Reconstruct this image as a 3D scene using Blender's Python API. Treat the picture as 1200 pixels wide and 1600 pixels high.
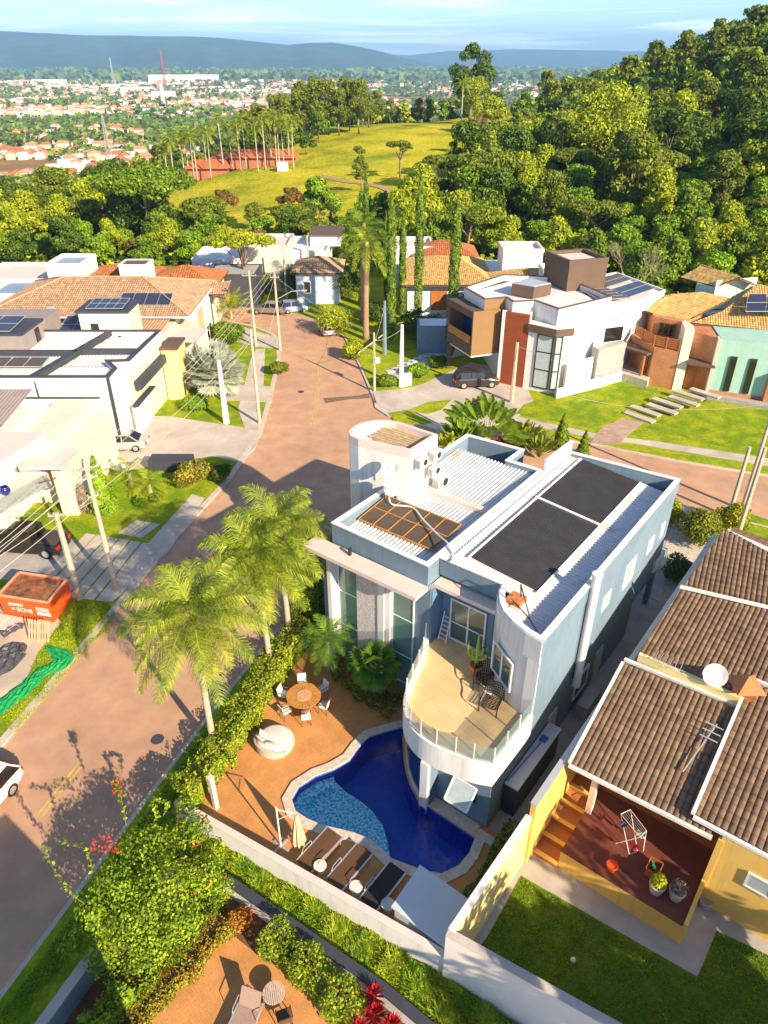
import bpy, bmesh, math, random
import numpy as np
from mathutils import Vector, Matrix
R = math.radians
sc = bpy.context.scene
for o in list(bpy.data.objects): bpy.data.objects.remove(o)

# ---------------------------------------------------------------- camera
CAMH = 28.0; PITCH = R(32.0); FPX = 1120.0
cam_d = bpy.data.cameras.new('camera'); cam = bpy.data.objects.new('camera', cam_d)
sc.collection.objects.link(cam)
cam.location = (0, 0, CAMH); cam.rotation_euler = (R(90) - PITCH, 0, 0)
cam_d.sensor_fit = 'HORIZONTAL'; cam_d.sensor_width = 36; cam_d.lens = 36 * FPX / 1200
cam_d.clip_start = 0.5; cam_d.clip_end = 60000
sc.camera = cam
# ---------------------------------------------------------------- light
SUN_AZ = R(-50.5); SUN_EL = R(27)
sl = bpy.data.lights.new('sun', 'SUN'); sl.energy = 5.0; sl.angle = R(0.5); sl.color = (1.0, 0.80, 0.56)
so = bpy.data.objects.new('sun', sl); sc.collection.objects.link(so)
sdir = Vector((math.cos(SUN_EL) * math.cos(SUN_AZ), math.cos(SUN_EL) * math.sin(SUN_AZ), math.sin(SUN_EL)))
so.rotation_euler = sdir.to_track_quat('Z', 'Y').to_euler()
w = bpy.data.worlds.new('World'); sc.world = w; w.use_nodes = True
nt = w.node_tree; nt.nodes.clear()
def N(nt, t, **k):
    n = nt.nodes.new(t)
    for a, b in k.items(): setattr(n, a, b)
    return n
out = N(nt, 'ShaderNodeOutputWorld'); bg = N(nt, 'ShaderNodeBackground'); bg.inputs[1].default_value = 0.052
sky = N(nt, 'ShaderNodeTexSky', sky_type='NISHITA', sun_disc=False, sun_elevation=SUN_EL, sun_rotation=R(138))
sky.air_density = 1.25; sky.dust_density = 0.6; sky.ozone_density = 2.5
tc = N(nt, 'ShaderNodeTexCoord'); mp = N(nt, 'ShaderNodeMapping'); mp.inputs['Scale'].default_value = (1.6, 1.6, 30)
nz = N(nt, 'ShaderNodeTexNoise'); nz.inputs['Scale'].default_value = 2.1; nz.inputs['Detail'].default_value = 7; nz.inputs['Roughness'].default_value = .62
nz.inputs['Distortion'].default_value = .6
cr = N(nt, 'ShaderNodeValToRGB'); cr.color_ramp.elements[0].position = .5; cr.color_ramp.elements[1].position = .7
mx = N(nt, 'ShaderNodeMixRGB'); mx.inputs[2].default_value = (10.5, 10.6, 10.8, 1)
ml = N(nt, 'ShaderNodeMath', operation='MULTIPLY'); ml.inputs[1].default_value = .85
nt.links.new(tc.outputs['Generated'], mp.inputs[0]); nt.links.new(mp.outputs[0], nz.inputs[0]); nt.links.new(nz.outputs[0], cr.inputs[0])
nt.links.new(cr.outputs[0], ml.inputs[0]); nt.links.new(ml.outputs[0], mx.inputs[0]); 
tint = N(nt, 'ShaderNodeMixRGB', blend_type='MULTIPLY'); tint.inputs[0].default_value = 1; tint.inputs[2].default_value = (.7,.95,1.4,1)
sx_ = N(nt, 'ShaderNodeSeparateXYZ'); nt.links.new(tc.outputs['Generated'], sx_.inputs[0]); er = N(nt, 'ShaderNodeMapRange'); er.inputs['From Min'].default_value = .03; er.inputs['From Max'].default_value = .4; er.inputs['To Min'].default_value = 2.7; er.inputs['To Max'].default_value = .9; nt.links.new(sx_.outputs['Z'], er.inputs[0])
ev = N(nt, 'ShaderNodeVectorMath', operation='SCALE'); nt.links.new(mx.outputs[0], ev.inputs[0]); nt.links.new(er.outputs[0], ev.inputs['Scale'])
nt.links.new(sky.outputs[0], tint.inputs[1]); nt.links.new(tint.outputs[0], mx.inputs[1]); nt.links.new(ev.outputs[0], bg.inputs[0]); nt.links.new(bg.outputs[0], out.inputs[0])
sc.view_settings.view_transform = 'Standard'; sc.view_settings.look = 'None'
sc.view_settings.exposure = 1.1; sc.view_settings.gamma = 1
sc.render.engine = 'CYCLES'
sc.cycles.max_bounces = 5; sc.cycles.transparent_max_bounces = 12; sc.cycles.volume_bounces = 0

# ---------------------------------------------------------------- survey frames
cp, sp = math.cos(PITCH), math.sin(PITCH)
def at(x, y, z=0.0):
    "world point at height z seen at photo position x, y (survey from the drone)"
    u = (x - 600) / FPX; v = (800 - y) / FPX
    d = (u, cp + v * sp, -sp + v * cp); t = (z - CAMH) / d[2]
    return Vector((d[0] * t, d[1] * t, z))
def dist(x, y, D):
    "world point at horizontal distance D"
    u = (x - 600) / FPX; v = (800 - y) / FPX
    d = Vector((u, cp + v * sp, -sp + v * cp)); t = D / d[1]
    return Vector((0, 0, CAMH)) + d * t
TH = R(52.5); O0 = at(760, 1297)
US = Vector((math.cos(TH), math.sin(TH), 0)); VT = Vector((math.sin(TH), -math.cos(TH), 0))
def H(s, t, z=0.0):
    "street-block frame: s runs away along the houses, t to the right"
    p = O0 + US * s + VT * t; p.z = z; return p
def HP(pts, z=0.0): return [H(a, b, z) for a, b in pts]
def AP(pts, z=0.0): return [at(a, b, z) for a, b in pts]

# ---------------------------------------------------------------- mesh builder
rng = random.Random(7)
class MB:
    def __init__(s): s.v = []; s.f = []; s.m = []; s.uv = []; s.mi = 0
    def add(s, pts, faces, uv=None):
        b = len(s.v); s.v += [tuple(p) for p in pts]
        for f in faces: s.f.append([b + i for i in f]); s.m.append(s.mi)
        return b
    def face(s, pts): s.add(pts, [list(range(len(pts)))])
    def prism(s, poly, z0, z1):
        p = [Vector(q) for q in poly]; n = len(p)
        ar = sum(p[i].x * p[(i + 1) % n].y - p[(i + 1) % n].x * p[i].y for i in range(n))
        if ar < 0: p.reverse()
        s.add([(q.x, q.y, z0) for q in p] + [(q.x, q.y, z1) for q in p],
              [list(range(n))[::-1], list(range(n, 2 * n))] + [[i, (i + 1) % n, n + (i + 1) % n, n + i] for i in range(n)])
    def sheet(s, poly, z=None):
        p = [Vector(q) for q in poly]; n = len(p)
        ar = sum(p[i].x * p[(i + 1) % n].y - p[(i + 1) % n].x * p[i].y for i in range(n))
        if ar < 0: p.reverse()
        s.face([(q.x, q.y, q.z if z is None else z) for q in p])
    def hexa(s, a, b, c, d, h):
        "slab: bottom quad a b c d (Vectors) raised by vector/height h"
        h = Vector((0, 0, h)) if not isinstance(h, Vector) else h
        p = [Vector(q) for q in (a, b, c, d)]
        s.add([*p, *[q + h for q in p]], [[3, 2, 1, 0], [4, 5, 6, 7], [0, 1, 5, 4], [1, 2, 6, 5], [2, 3, 7, 6], [3, 0, 4, 7]])
    def box(s, c, sx, sy, sz, rz=0.0, M=None):
        "box standing on c (bottom centre)"
        c = Vector(c); ca, sa = math.cos(rz), math.sin(rz)
        def q(x, y, z): return (c.x + x * ca - y * sa, c.y + x * sa + y * ca, c.z + z)
        x, y = sx / 2, sy / 2
        s.add([q(-x, -y, 0), q(x, -y, 0), q(x, y, 0), q(-x, y, 0), q(-x, -y, sz), q(x, -y, sz), q(x, y, sz), q(-x, y, sz)],
              [[3, 2, 1, 0], [4, 5, 6, 7], [0, 1, 5, 4], [1, 2, 6, 5], [2, 3, 7, 6], [3, 0, 4, 7]])
    def beam(s, a, b, w, h):
        "bar from a to b, width w (level), height h (up from a,b)"
        a, b = Vector(a), Vector(b); d = (b - a); n = Vector((-d.y, d.x, 0))
        n = n.normalized() * w / 2 if n.length > 1e-6 else Vector((w / 2, 0, 0))
        s.hexa(a - n, b - n, b + n, a + n, h)
    def hbox(s, s0, s1, t0, t1, z0, z1):
        s.prism(HP([(s0, t0), (s1, t0), (s1, t1), (s0, t1)]), z0, z1)
    def wall(s, pts, th, z0, z1, side=0):
        "wall of thickness th along open polyline; side -1/0/1"
        p = [Vector((q[0], q[1], 0)) for q in pts]; n = len(p); offs = []
        for i in range(n):
            d = Vector((0, 0, 0))
            if i > 0: d += (p[i] - p[i - 1]).normalized()
            if i < n - 1: d += (p[i + 1] - p[i]).normalized()
            d.normalize(); nn = Vector((-d.y, d.x, 0))
            if 0 < i < n - 1:
                e = (p[i + 1] - p[i]).normalized(); c = max(.3, nn.dot(Vector((-e.y, e.x, 0)))); nn /= c
            offs.append(nn)
        a = [p[i] + offs[i] * th * (side + 1) / 2 for i in range(n)]; b = [p[i] + offs[i] * th * (side - 1) / 2 for i in range(n)]
        z0s = z0 if isinstance(z0, (list, tuple)) else [z0] * n; z1s = z1 if isinstance(z1, (list, tuple)) else [z1] * n
        V = []; 
        for i in range(n):
            V += [(a[i].x, a[i].y, z0s[i]), (b[i].x, b[i].y, z0s[i]), (b[i].x, b[i].y, z1s[i]), (a[i].x, a[i].y, z1s[i])]
        F = []
        for i in range(n - 1):
            k = 4 * i
            for j in range(4): F.append([k + j, k + (j + 1) % 4, k + 4 + (j + 1) % 4, k + 4 + j])
        F += [[0, 1, 2, 3][::-1], [4 * n - 4, 4 * n - 3, 4 * n - 2, 4 * n - 1]]
        s.add(V, F)
    def tube(s, pts, r, n=8, cap=True):
        pts = [Vector(p) for p in pts]; m = len(pts)
        rs = r if isinstance(r, (list, tuple)) else [r] * m
        V = []; up = Vector((0, 0, 1))
        for i, p in enumerate(pts):
            d = (pts[min(i + 1, m - 1)] - pts[max(i - 1, 0)]).normalized()
            x = d.cross(up)
            if x.length < .05: x = d.cross(Vector((1, 0, 0)))
            x.normalize(); y = d.cross(x)
            for k in range(n):
                a = 2 * math.pi * k / n; V.append(p + (x * math.cos(a) + y * math.sin(a)) * rs[i])
        F = [[i * n + k, i * n + (k + 1) % n, (i + 1) * n + (k + 1) % n, (i + 1) * n + k] for i in range(m - 1) for k in range(n)]
        if cap: F += [list(range(n))[::-1], [(m - 1) * n + k for k in range(n)]]
        s.add(V, F)
    def cyl(s, c, r, h, n=20, r2=None):
        c = Vector(c); s.tube([c, c + Vector((0, 0, h))], [r, r if r2 is None else r2], n)
    def lathe(s, c, prof, n=20):
        "prof list of (radius, z) around the vertical through c"
        c = Vector(c); V = []; m = len(prof)
        for r, z in prof:
            for k in range(n):
                a = 2 * math.pi * k / n; V.append((c.x + r * math.cos(a), c.y + r * math.sin(a), c.z + z))
        s.add(V, [[i * n + k, i * n + (k + 1) % n, (i + 1) * n + (k + 1) % n, (i + 1) * n + k] for i in range(m - 1) for k in range(n)])
    def dish(s, c, nrm, r, depth=.18, n=20):
        c = Vector(c); nrm = Vector(nrm).normalized(); x = nrm.orthogonal().normalized(); y = nrm.cross(x)
        V = [c - nrm * depth]; 
        for q in (.5, 1): V += [c - nrm * depth * (1 - q * q) + (x * math.cos(2 * math.pi * k / n) + y * math.sin(2 * math.pi * k / n)) * r * q for k in range(n)]
        F = [[0, 1 + k, 1 + (k + 1) % n] for k in range(n)] + [[1 + k, 1 + n + k, 1 + n + (k + 1) % n, 1 + (k + 1) % n] for k in range(n)]
        s.add(V, F)
        V2 = [Vector(q) - nrm * .03 for q in V]; s.add(V2, [f[::-1] for f in F])
    def build(s, name, mats, parent=None, origin=None, smooth=False):
        me = bpy.data.meshes.new(name)
        if parent is not None and origin is None: origin = parent.get('_o', (0, 0, 0))
        if origin is None:
            a = np.array(s.v); mn = a.min(0); mxx = a.max(0); origin = ((mn[0] + mxx[0]) / 2, (mn[1] + mxx[1]) / 2, mn[2])
        ox, oy, oz = origin
        me.from_pydata([(a - ox, b - oy, c - oz) for a, b, c in s.v], [], s.f)
        if not isinstance(mats, (list, tuple)): mats = [mats]
        for m_ in mats: me.materials.append(m_)
        if len(mats) > 1: me.polygons.foreach_set('material_index', s.m)
        if smooth: me.polygons.foreach_set('use_smooth', [True] * len(s.f))
        ob = bpy.data.objects.new(name, me); sc.collection.objects.link(ob)
        if parent is not None: ob.parent = parent
        else: ob.location = origin
        return ob
def tag(o, label, cat, group=None, kind=None):
    if label: o['label'] = label
    if cat: o['category'] = cat
    if group: o['group'] = group
    if kind: o['kind'] = kind
    return o
def thing(name, origin, label, cat, group=None, rz=0.0):
    o = bpy.data.objects.new(name, None); sc.collection.objects.link(o)
    o.location = origin; o.rotation_euler = (0, 0, rz); o.empty_display_size = .3
    o['_o'] = [float(q) for q in origin]
    return tag(o, label, cat, group)
def proto(name, label, cat, group=None):
    o = thing(name, (0, 0, 0), label, cat, group); return o
def struct(mb, name, mats): o = mb.build(name, mats); o['kind'] = 'structure'; return o
def single(mb, name, mats, label, cat, group=None, smooth=False):
    return tag(mb.build(name, mats, smooth=smooth), label, cat, group)
def kids(o): return [c for c in bpy.data.objects if c.parent == o]
def dup(o, loc, rz=0.0, label=None, scale=None, group=None):
    c = o.copy(); sc.collection.objects.link(c); c.location = loc; c.rotation_euler = (0, 0, rz)
    if scale: c.scale = scale if isinstance(scale, (tuple, list)) else (scale,) * 3
    if label: c['label'] = label
    if group: c['group'] = group
    for ch in KIDS.setdefault(o.name, kids(o)):
        d = ch.copy(); sc.collection.objects.link(d); d.parent = c
        for g in KIDS.setdefault(ch.name, kids(ch)):
            e = g.copy(); sc.collection.objects.link(e); e.parent = d
    return c
KIDS = {}

# ---------------------------------------------------------------- materials
def hx(r, g, b): return tuple((c / 255) ** 2.2 for c in (r, g, b)) + (1,)
MATS = {}
def mat(name, col, rough=.7, var=.12, scale=1.5, bump=0.0, bscale=30, metal=0.0, spec=.4, col2=None, s2=None, alpha=None, emit=None, island=0.0, trans=0.0, detail=6, thr=(.4,.65), streak=0.0):
    if name in MATS: return MATS[name]
    m = bpy.data.materials.new(name); MATS[name] = m; m.use_nodes = True; t = m.node_tree; t.nodes.clear()
    o = N(t, 'ShaderNodeOutputMaterial'); b = N(t, 'ShaderNodeBsdfPrincipled')
    c = tuple(col[:3]) + (1,)
    b.inputs['Roughness'].default_value = rough; b.inputs['Metallic'].default_value = metal; b.inputs['Specular IOR Level'].default_value = spec
    tc = N(t, 'ShaderNodeTexCoord'); src = None
    nzz = N(t, 'ShaderNodeTexNoise'); nzz.inputs['Scale'].default_value = scale; nzz.inputs['Detail'].default_value = detail; nzz.inputs['Roughness'].default_value = .6
    t.links.new(tc.outputs['Object'], nzz.inputs['Vector'])
    base = N(t, 'ShaderNodeMixRGB'); base.inputs[1].default_value = c; base.inputs[2].default_value = (tuple(col2[:3]) + (1,)) if col2 else c
    if col2:
        r = N(t, 'ShaderNodeValToRGB'); r.color_ramp.elements[0].position = thr[0]; r.color_ramp.elements[1].position = thr[1]
        n2 = N(t, 'ShaderNodeTexNoise'); n2.inputs['Scale'].default_value = s2 or scale; n2.inputs['Detail'].default_value = 5
        t.links.new(tc.outputs['Object'], n2.inputs['Vector']); t.links.new(n2.outputs[0], r.inputs[0]); t.links.new(r.outputs[0], base.inputs[0])
    else: base.inputs[0].default_value = 0
    hs = N(t, 'ShaderNodeHueSaturation'); 
    mr = N(t, 'ShaderNodeMapRange'); mr.inputs['From Min'].default_value = .3; mr.inputs['From Max'].default_value = .7
    mr.inputs['To Min'].default_value = 1 - var; mr.inputs['To Max'].default_value = 1 + var
    t.links.new(nzz.outputs[0], mr.inputs[0]); last = mr.outputs[0]
    if island:
        ge = N(t, 'ShaderNodeNewGeometry'); m2 = N(t, 'ShaderNodeMapRange'); m2.inputs['To Min'].default_value = 1 - island; m2.inputs['To Max'].default_value = 1 + island
        t.links.new(ge.outputs['Random Per Island'], m2.inputs[0]); mm = N(t, 'ShaderNodeMath', operation='MULTIPLY')
        t.links.new(last, mm.inputs[0]); t.links.new(m2.outputs[0], mm.inputs[1]); last = mm.outputs[0]
    if streak:
        sm = N(t, 'ShaderNodeMapping'); sm.inputs['Scale'].default_value = (2.6, 2.6, .22); sn = N(t, 'ShaderNodeTexNoise'); sn.inputs['Scale'].default_value = 1.6; sn.inputs['Detail'].default_value = 6; sn.inputs['Roughness'].default_value = .7
        t.links.new(tc.outputs['Object'], sm.inputs[0]); t.links.new(sm.outputs[0], sn.inputs[0]); m3 = N(t, 'ShaderNodeMapRange'); m3.inputs['From Min'].default_value = .5; m3.inputs['From Max'].default_value = .75; m3.inputs['To Min'].default_value = 1; m3.inputs['To Max'].default_value = 1 - streak
        t.links.new(sn.outputs[0], m3.inputs[0]); mm = N(t, 'ShaderNodeMath', operation='MULTIPLY'); t.links.new(last, mm.inputs[0]); t.links.new(m3.outputs[0], mm.inputs[1]); last = mm.outputs[0]
    t.links.new(last, hs.inputs['Value']); t.links.new(base.outputs[0], hs.inputs['Color']); t.links.new(hs.outputs[0], b.inputs['Base Color'])
    if bump:
        bn = N(t, 'ShaderNodeTexNoise'); bn.inputs['Scale'].default_value = bscale; bn.inputs['Detail'].default_value = 4
        bp = N(t, 'ShaderNodeBump'); bp.inputs['Strength'].default_value = bump; bp.inputs['Distance'].default_value = .03
        t.links.new(tc.outputs['Object'], bn.inputs['Vector']); t.links.new(bn.outputs[0], bp.inputs['Height']); t.links.new(bp.outputs[0], b.inputs['Normal'])
    fin = b.outputs[0]
    if trans:
        tr = N(t, 'ShaderNodeBsdfTranslucent'); mxs = N(t, 'ShaderNodeMixShader'); mxs.inputs[0].default_value = trans
        t.links.new(hs.outputs[0], tr.inputs[0]); t.links.new(fin, mxs.inputs[1]); t.links.new(tr.outputs[0], mxs.inputs[2]); fin = mxs.outputs[0]
    if alpha is not None:
        tp = N(t, 'ShaderNodeBsdfTransparent'); mxs = N(t, 'ShaderNodeMixShader'); mxs.inputs[0].default_value = alpha
        t.links.new(tp.outputs[0], mxs.inputs[1]); t.links.new(fin, mxs.inputs[2]); fin = mxs.outputs[0]
    if emit: b.inputs['Emission Color'].default_value = tuple(emit[:3]) + (1,); b.inputs['Emission Strength'].default_value = 1
    t.links.new(fin, o.inputs[0]); m['_b'] = b.name
    return m
def brickmat(name, c1, c2, mortar, bw, bh, rot=0.0, msize=.01, bump=.4, herring=False, offset=.5, rough=.75):
    m = bpy.data.materials.new(name); m.use_nodes = True; t = m.node_tree; t.nodes.clear()
    o = N(t, 'ShaderNodeOutputMaterial'); b = N(t, 'ShaderNodeBsdfPrincipled'); b.inputs['Roughness'].default_value = rough
    tc = N(t, 'ShaderNodeTexCoord'); mpp = N(t, 'ShaderNodeMapping'); mpp.inputs['Rotation'].default_value = (0, 0, rot)
    t.links.new(tc.outputs['Object'], mpp.inputs[0])
    def br(vec):
        k = N(t, 'ShaderNodeTexBrick'); k.inputs['Color1'].default_value = c1; k.inputs['Color2'].default_value = c2; k.inputs['Mortar'].default_value = mortar
        k.inputs['Scale'].default_value = 1; k.inputs['Brick Width'].default_value = bw; k.inputs['Row Height'].default_value = bh
        k.inputs['Mortar Size'].default_value = msize; k.inputs['Mortar Smooth'].default_value = .1; k.offset = offset
        t.links.new(vec, k.inputs['Vector']); return k
    k1 = br(mpp.outputs[0]); col = k1.outputs[0]
    if herring:
        m3 = N(t, 'ShaderNodeMapping'); m3.inputs['Rotation'].default_value = (0, 0, R(90)); t.links.new(mpp.outputs[0], m3.inputs[0])
        k2 = br(m3.outputs[0]); ch = N(t, 'ShaderNodeTexChecker'); ch.inputs['Scale'].default_value = 1 / (bw); t.links.new(mpp.outputs[0], ch.inputs[0])
        mz = N(t, 'ShaderNodeMixRGB'); t.links.new(ch.outputs[1], mz.inputs[0]); t.links.new(col, mz.inputs[1]); t.links.new(k2.outputs[0], mz.inputs[2]); col = mz.outputs[0]
    nz_ = N(t, 'ShaderNodeTexNoise'); nz_.inputs['Scale'].default_value = .9; nz_.inputs['Detail'].default_value = 8; t.links.new(tc.outputs['Object'], nz_.inputs[0])
    mr = N(t, 'ShaderNodeMapRange'); mr.inputs['From Min'].default_value = .3; mr.inputs['From Max'].default_value = .7; mr.inputs['To Min'].default_value = .82; mr.inputs['To Max'].default_value = 1.15
    t.links.new(nz_.outputs[0], mr.inputs[0]); hs = N(t, 'ShaderNodeHueSaturation'); t.links.new(mr.outputs[0], hs.inputs['Value']); t.links.new(col, hs.inputs['Color'])
    t.links.new(hs.outputs[0], b.inputs['Base Color'])
    bp = N(t, 'ShaderNodeBump'); bp.inputs['Strength'].default_value = bump; bp.inputs['Distance'].default_value = .01; bp.invert = True
    t.links.new(k1.outputs['Fac'], bp.inputs['Height']); t.links.new(bp.outputs[0], b.inputs['Normal'])
    t.links.new(b.outputs[0], o.inputs[0]); MATS[name] = m; return m
def glassmat(name, col, rough=.05):
    m = bpy.data.materials.new(name); m.use_nodes = True; b = m.node_tree.nodes['Principled BSDF']
    b.inputs['Base Color'].default_value = col; b.inputs['Roughness'].default_value = rough; b.inputs['Specular IOR Level'].default_value = .9
    MATS[name] = m; return m
M = dict(
 asphalt=mat('street_surface', (.55,.33,.2), .85, .15, .7, .4, 50, col2=(.46,.275,.17), s2=.12),
 kerb=mat('kerb_concrete', (.55,.47,.38), .85, .15, 2, .2, 40),
 conc=mat('light_concrete', (.56,.5,.42), .85, .14, .8, .15, 30, col2=(.45,.39,.33), s2=.35),
 grey=mat('grey_concrete', (.38,.36,.34), .85, .15, 1.2, .15, 30),
 lawn=mat('lawn', (.15,.26,.01), .9, .3, 5, .9, 14, col2=(.32,.36,.015), s2=.7, spec=.1),
 lawn_dry=mat('lawn_dry', (.34,.38,.015), .9, .28, 4, .9, 16, col2=(.2,.29,.012), s2=.6, spec=.1),
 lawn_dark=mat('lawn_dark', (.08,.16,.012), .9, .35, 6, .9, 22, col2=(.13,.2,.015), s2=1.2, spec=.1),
 pasture=mat('pasture', (.36,.38,.025), .95, .22, .09, .6, 1.5, col2=(.24,.3,.02), s2=.035, spec=.05),
 soil=mat('soil', (.16,.075,.035), .95, .25, 2, .4, 12),
 sand=mat('site_ground', (.62,.5,.36), .95, .15, 1.2, .4, 12, col2=(.45,.36,.27), s2=.6),
 white=mat('white_paint', (.76,.745,.72), .6, .05, .7, .03, 40, streak=.28),
 cream=mat('cream_paint', (.74,.68,.53), .65, .05, .7, .03, 40, streak=.2),
 tan_trim=mat('pinkish_trim', (.72,.6,.53), .7, .08, 1.2, .03, 40),
 sling2=mat('see_through_sling', (.13,.07,.035), .8, .12, 20, .2, 120, alpha=.82),
 blue=mat('pale_blue_render', (.18,.265,.34), .75, .08, .5, .06, 60, col2=(.15,.23,.3), s2=.3, streak=.25),
 navy=mat('blue_render', (.12,.22,.36), .7, .05, .8, .04, 60),
 dirtywhite=mat('stained_white_render', (.72,.68,.63), .8, .08, .8, .06, 30, col2=(.45,.42,.38), s2=.8, thr=(.58,.75)),
 yellow=mat('yellow_render', (.85,.56,.14), .75, .06, .8, .05, 50, col2=(.8,.5,.12), s2=.5, streak=.2),
 paleyellow=mat('pale_yellow_render', (.85,.7,.33), .75, .06, .8, .05, 50, col2=(.82,.62,.22), s2=.9),
 brown=mat('brown_render', (.13,.085,.06), .75, .07, 1, .08, 60),
 caramel=mat('caramel_render', (.26,.15,.065), .75, .05, 1, .05, 60),
 rust=mat('rust_panel', (.28,.065,.02), .6, .08, 1.5, .05, 30),
 aqua=mat('mint_render', (.36,.6,.5), .75, .07, .8, .05, 60, streak=.2),
 taupe=mat('taupe_render', (.3,.26,.24), .8, .1, 1, .12, 50),
 charcoal=mat('charcoal_render', (.05,.055,.07), .6, .08, 2, .05, 40),
 metalroof=mat('white_sheet_metal', (.74,.73,.7), .45, .06, .8, 0, metal=0.1, col2=(.55,.42,.28), s2=.9, thr=(.6,.78)),
 zinc=mat('zinc_sheet', (.55,.56,.58), .4, .06, .8, 0, metal=.3),
 mat_black=mat('pool_heating_mat', (.05,.047,.05), .6, .15, 1.2, .1, 20),
 solar=mat('solar_cells', (.035,.045,.085), .3, .08, 1.5, spec=.5),
 solar_b=mat('solar_absorber', (.1,.075,.045), .35, .12, 1.5, spec=.5),
 alu=mat('aluminium', (.65,.65,.66), .35, .04, 4, metal=.6),
 steel=mat('painted_white_metal', (.75,.76,.77), .35, .03, 4),
 dark=mat('dark_frame', (.03,.028,.028), .5, .1, 4),
 glass=glassmat('window_glass', (.05,.11,.11,1)),
 glass_b=glassmat('blue_window_glass', (.015,.05,.12,1)),
 glass_k=glassmat('dark_window_glass', (.018,.016,.015,1)),
 curtain=mat('curtained_glass', (.42,.52,.52), .25, .1, 3, spec=.8),
 ghost=mat('clear_glass', (.3,.42,.38), .05, .03, 3, alpha=.3, spec=.9),
 wood=mat('varnished_wood', (.42,.14,.035), .5, .2, 5, .1, 30),
 deckwood=mat('table_wood', (.52,.24,.06), .5, .22, 6, .1, 30),
 palewood=mat('raw_timber', (.6,.42,.24), .8, .2, 4, .1, 30),
 rattan=mat('pale_rattan', (.6,.5,.4), .8, .2, 40, .6, 60),
 fabric=mat('off_white_fabric', (.72,.68,.62), .95, .06, 6, .2, 80),
 beige=mat('beige_canvas', (.66,.5,.3), .9, .1, 6, .2, 60),
 sling=mat('brown_sling_mesh', (.11,.065,.035), .8, .12, 20, .2, 120),
 black=mat('black_wicker', (.015,.013,.012), .5, .1, 10),
 terracotta=mat('terracotta', (.55,.2,.07), .8, .15, 6, .1, 40),
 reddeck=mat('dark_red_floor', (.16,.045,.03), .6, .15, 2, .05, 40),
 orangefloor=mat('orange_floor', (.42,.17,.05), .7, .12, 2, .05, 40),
 stone=mat('pale_stone_coping', (.62,.56,.47), .75, .15, 4, .15, 30, col2=(.5,.44,.36), s2=6),
 rubble=mat('textured_stone_panel', (.6,.56,.52), .9, .3, 9, 1.0, 14),
 postc=mat('concrete_post', (.52,.44,.33), .9, .15, 2.5, .2, 30),
 cable=mat('black_cable', (.04,.04,.04), .6, 0, 1), wire=mat('pale_wire', (.5,.45,.38), .5, 0, 1),
 tyre=mat('tyre_rubber', (.02,.02,.02), .8, .1, 8), rim=mat('wheel_rim', (.55,.55,.56), .3, .05, 8, metal=.7),
 orange=mat('orange_skip_paint', (.78,.1,.012), .5, .14, 3, .1, 20),
 greennet=mat('green_net', (.01,.3,.08), .8, .3, 6, .6, 20),
 tarp=mat('black_tarp', (.08,.08,.09), .45, .3, 5, .6, 8),
 yellowline=mat('road_paint_yellow', (.55,.4,.1), .8, .3, 3),
 bark=mat('bark', (.26,.18,.11), .95, .25, 3, .5, 14),
 palmbark=mat('palm_bark', (.5,.4,.28), .9, .25, 5, .5, 10),
)
def tilemat(name, c1, c2, c3=None, f=.35):
    m = mat(name, c1, .8, .1, 3, .12, 40, col2=c2, s2=2.6, island=.22, thr=(.45,.7)); return m
T = dict(
 brown=tilemat('brown_roof_tile', (.22,.14,.08), (.14,.09,.055)),
 yellow=tilemat('yellow_roof_tile', (.62,.42,.15), (.5,.27,.08)),
 beige=tilemat('beige_roof_tile', (.44,.29,.17), (.38,.24,.13)),
 red=tilemat('red_roof_tile', (.42,.15,.05), (.33,.11,.04)),
)
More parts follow.
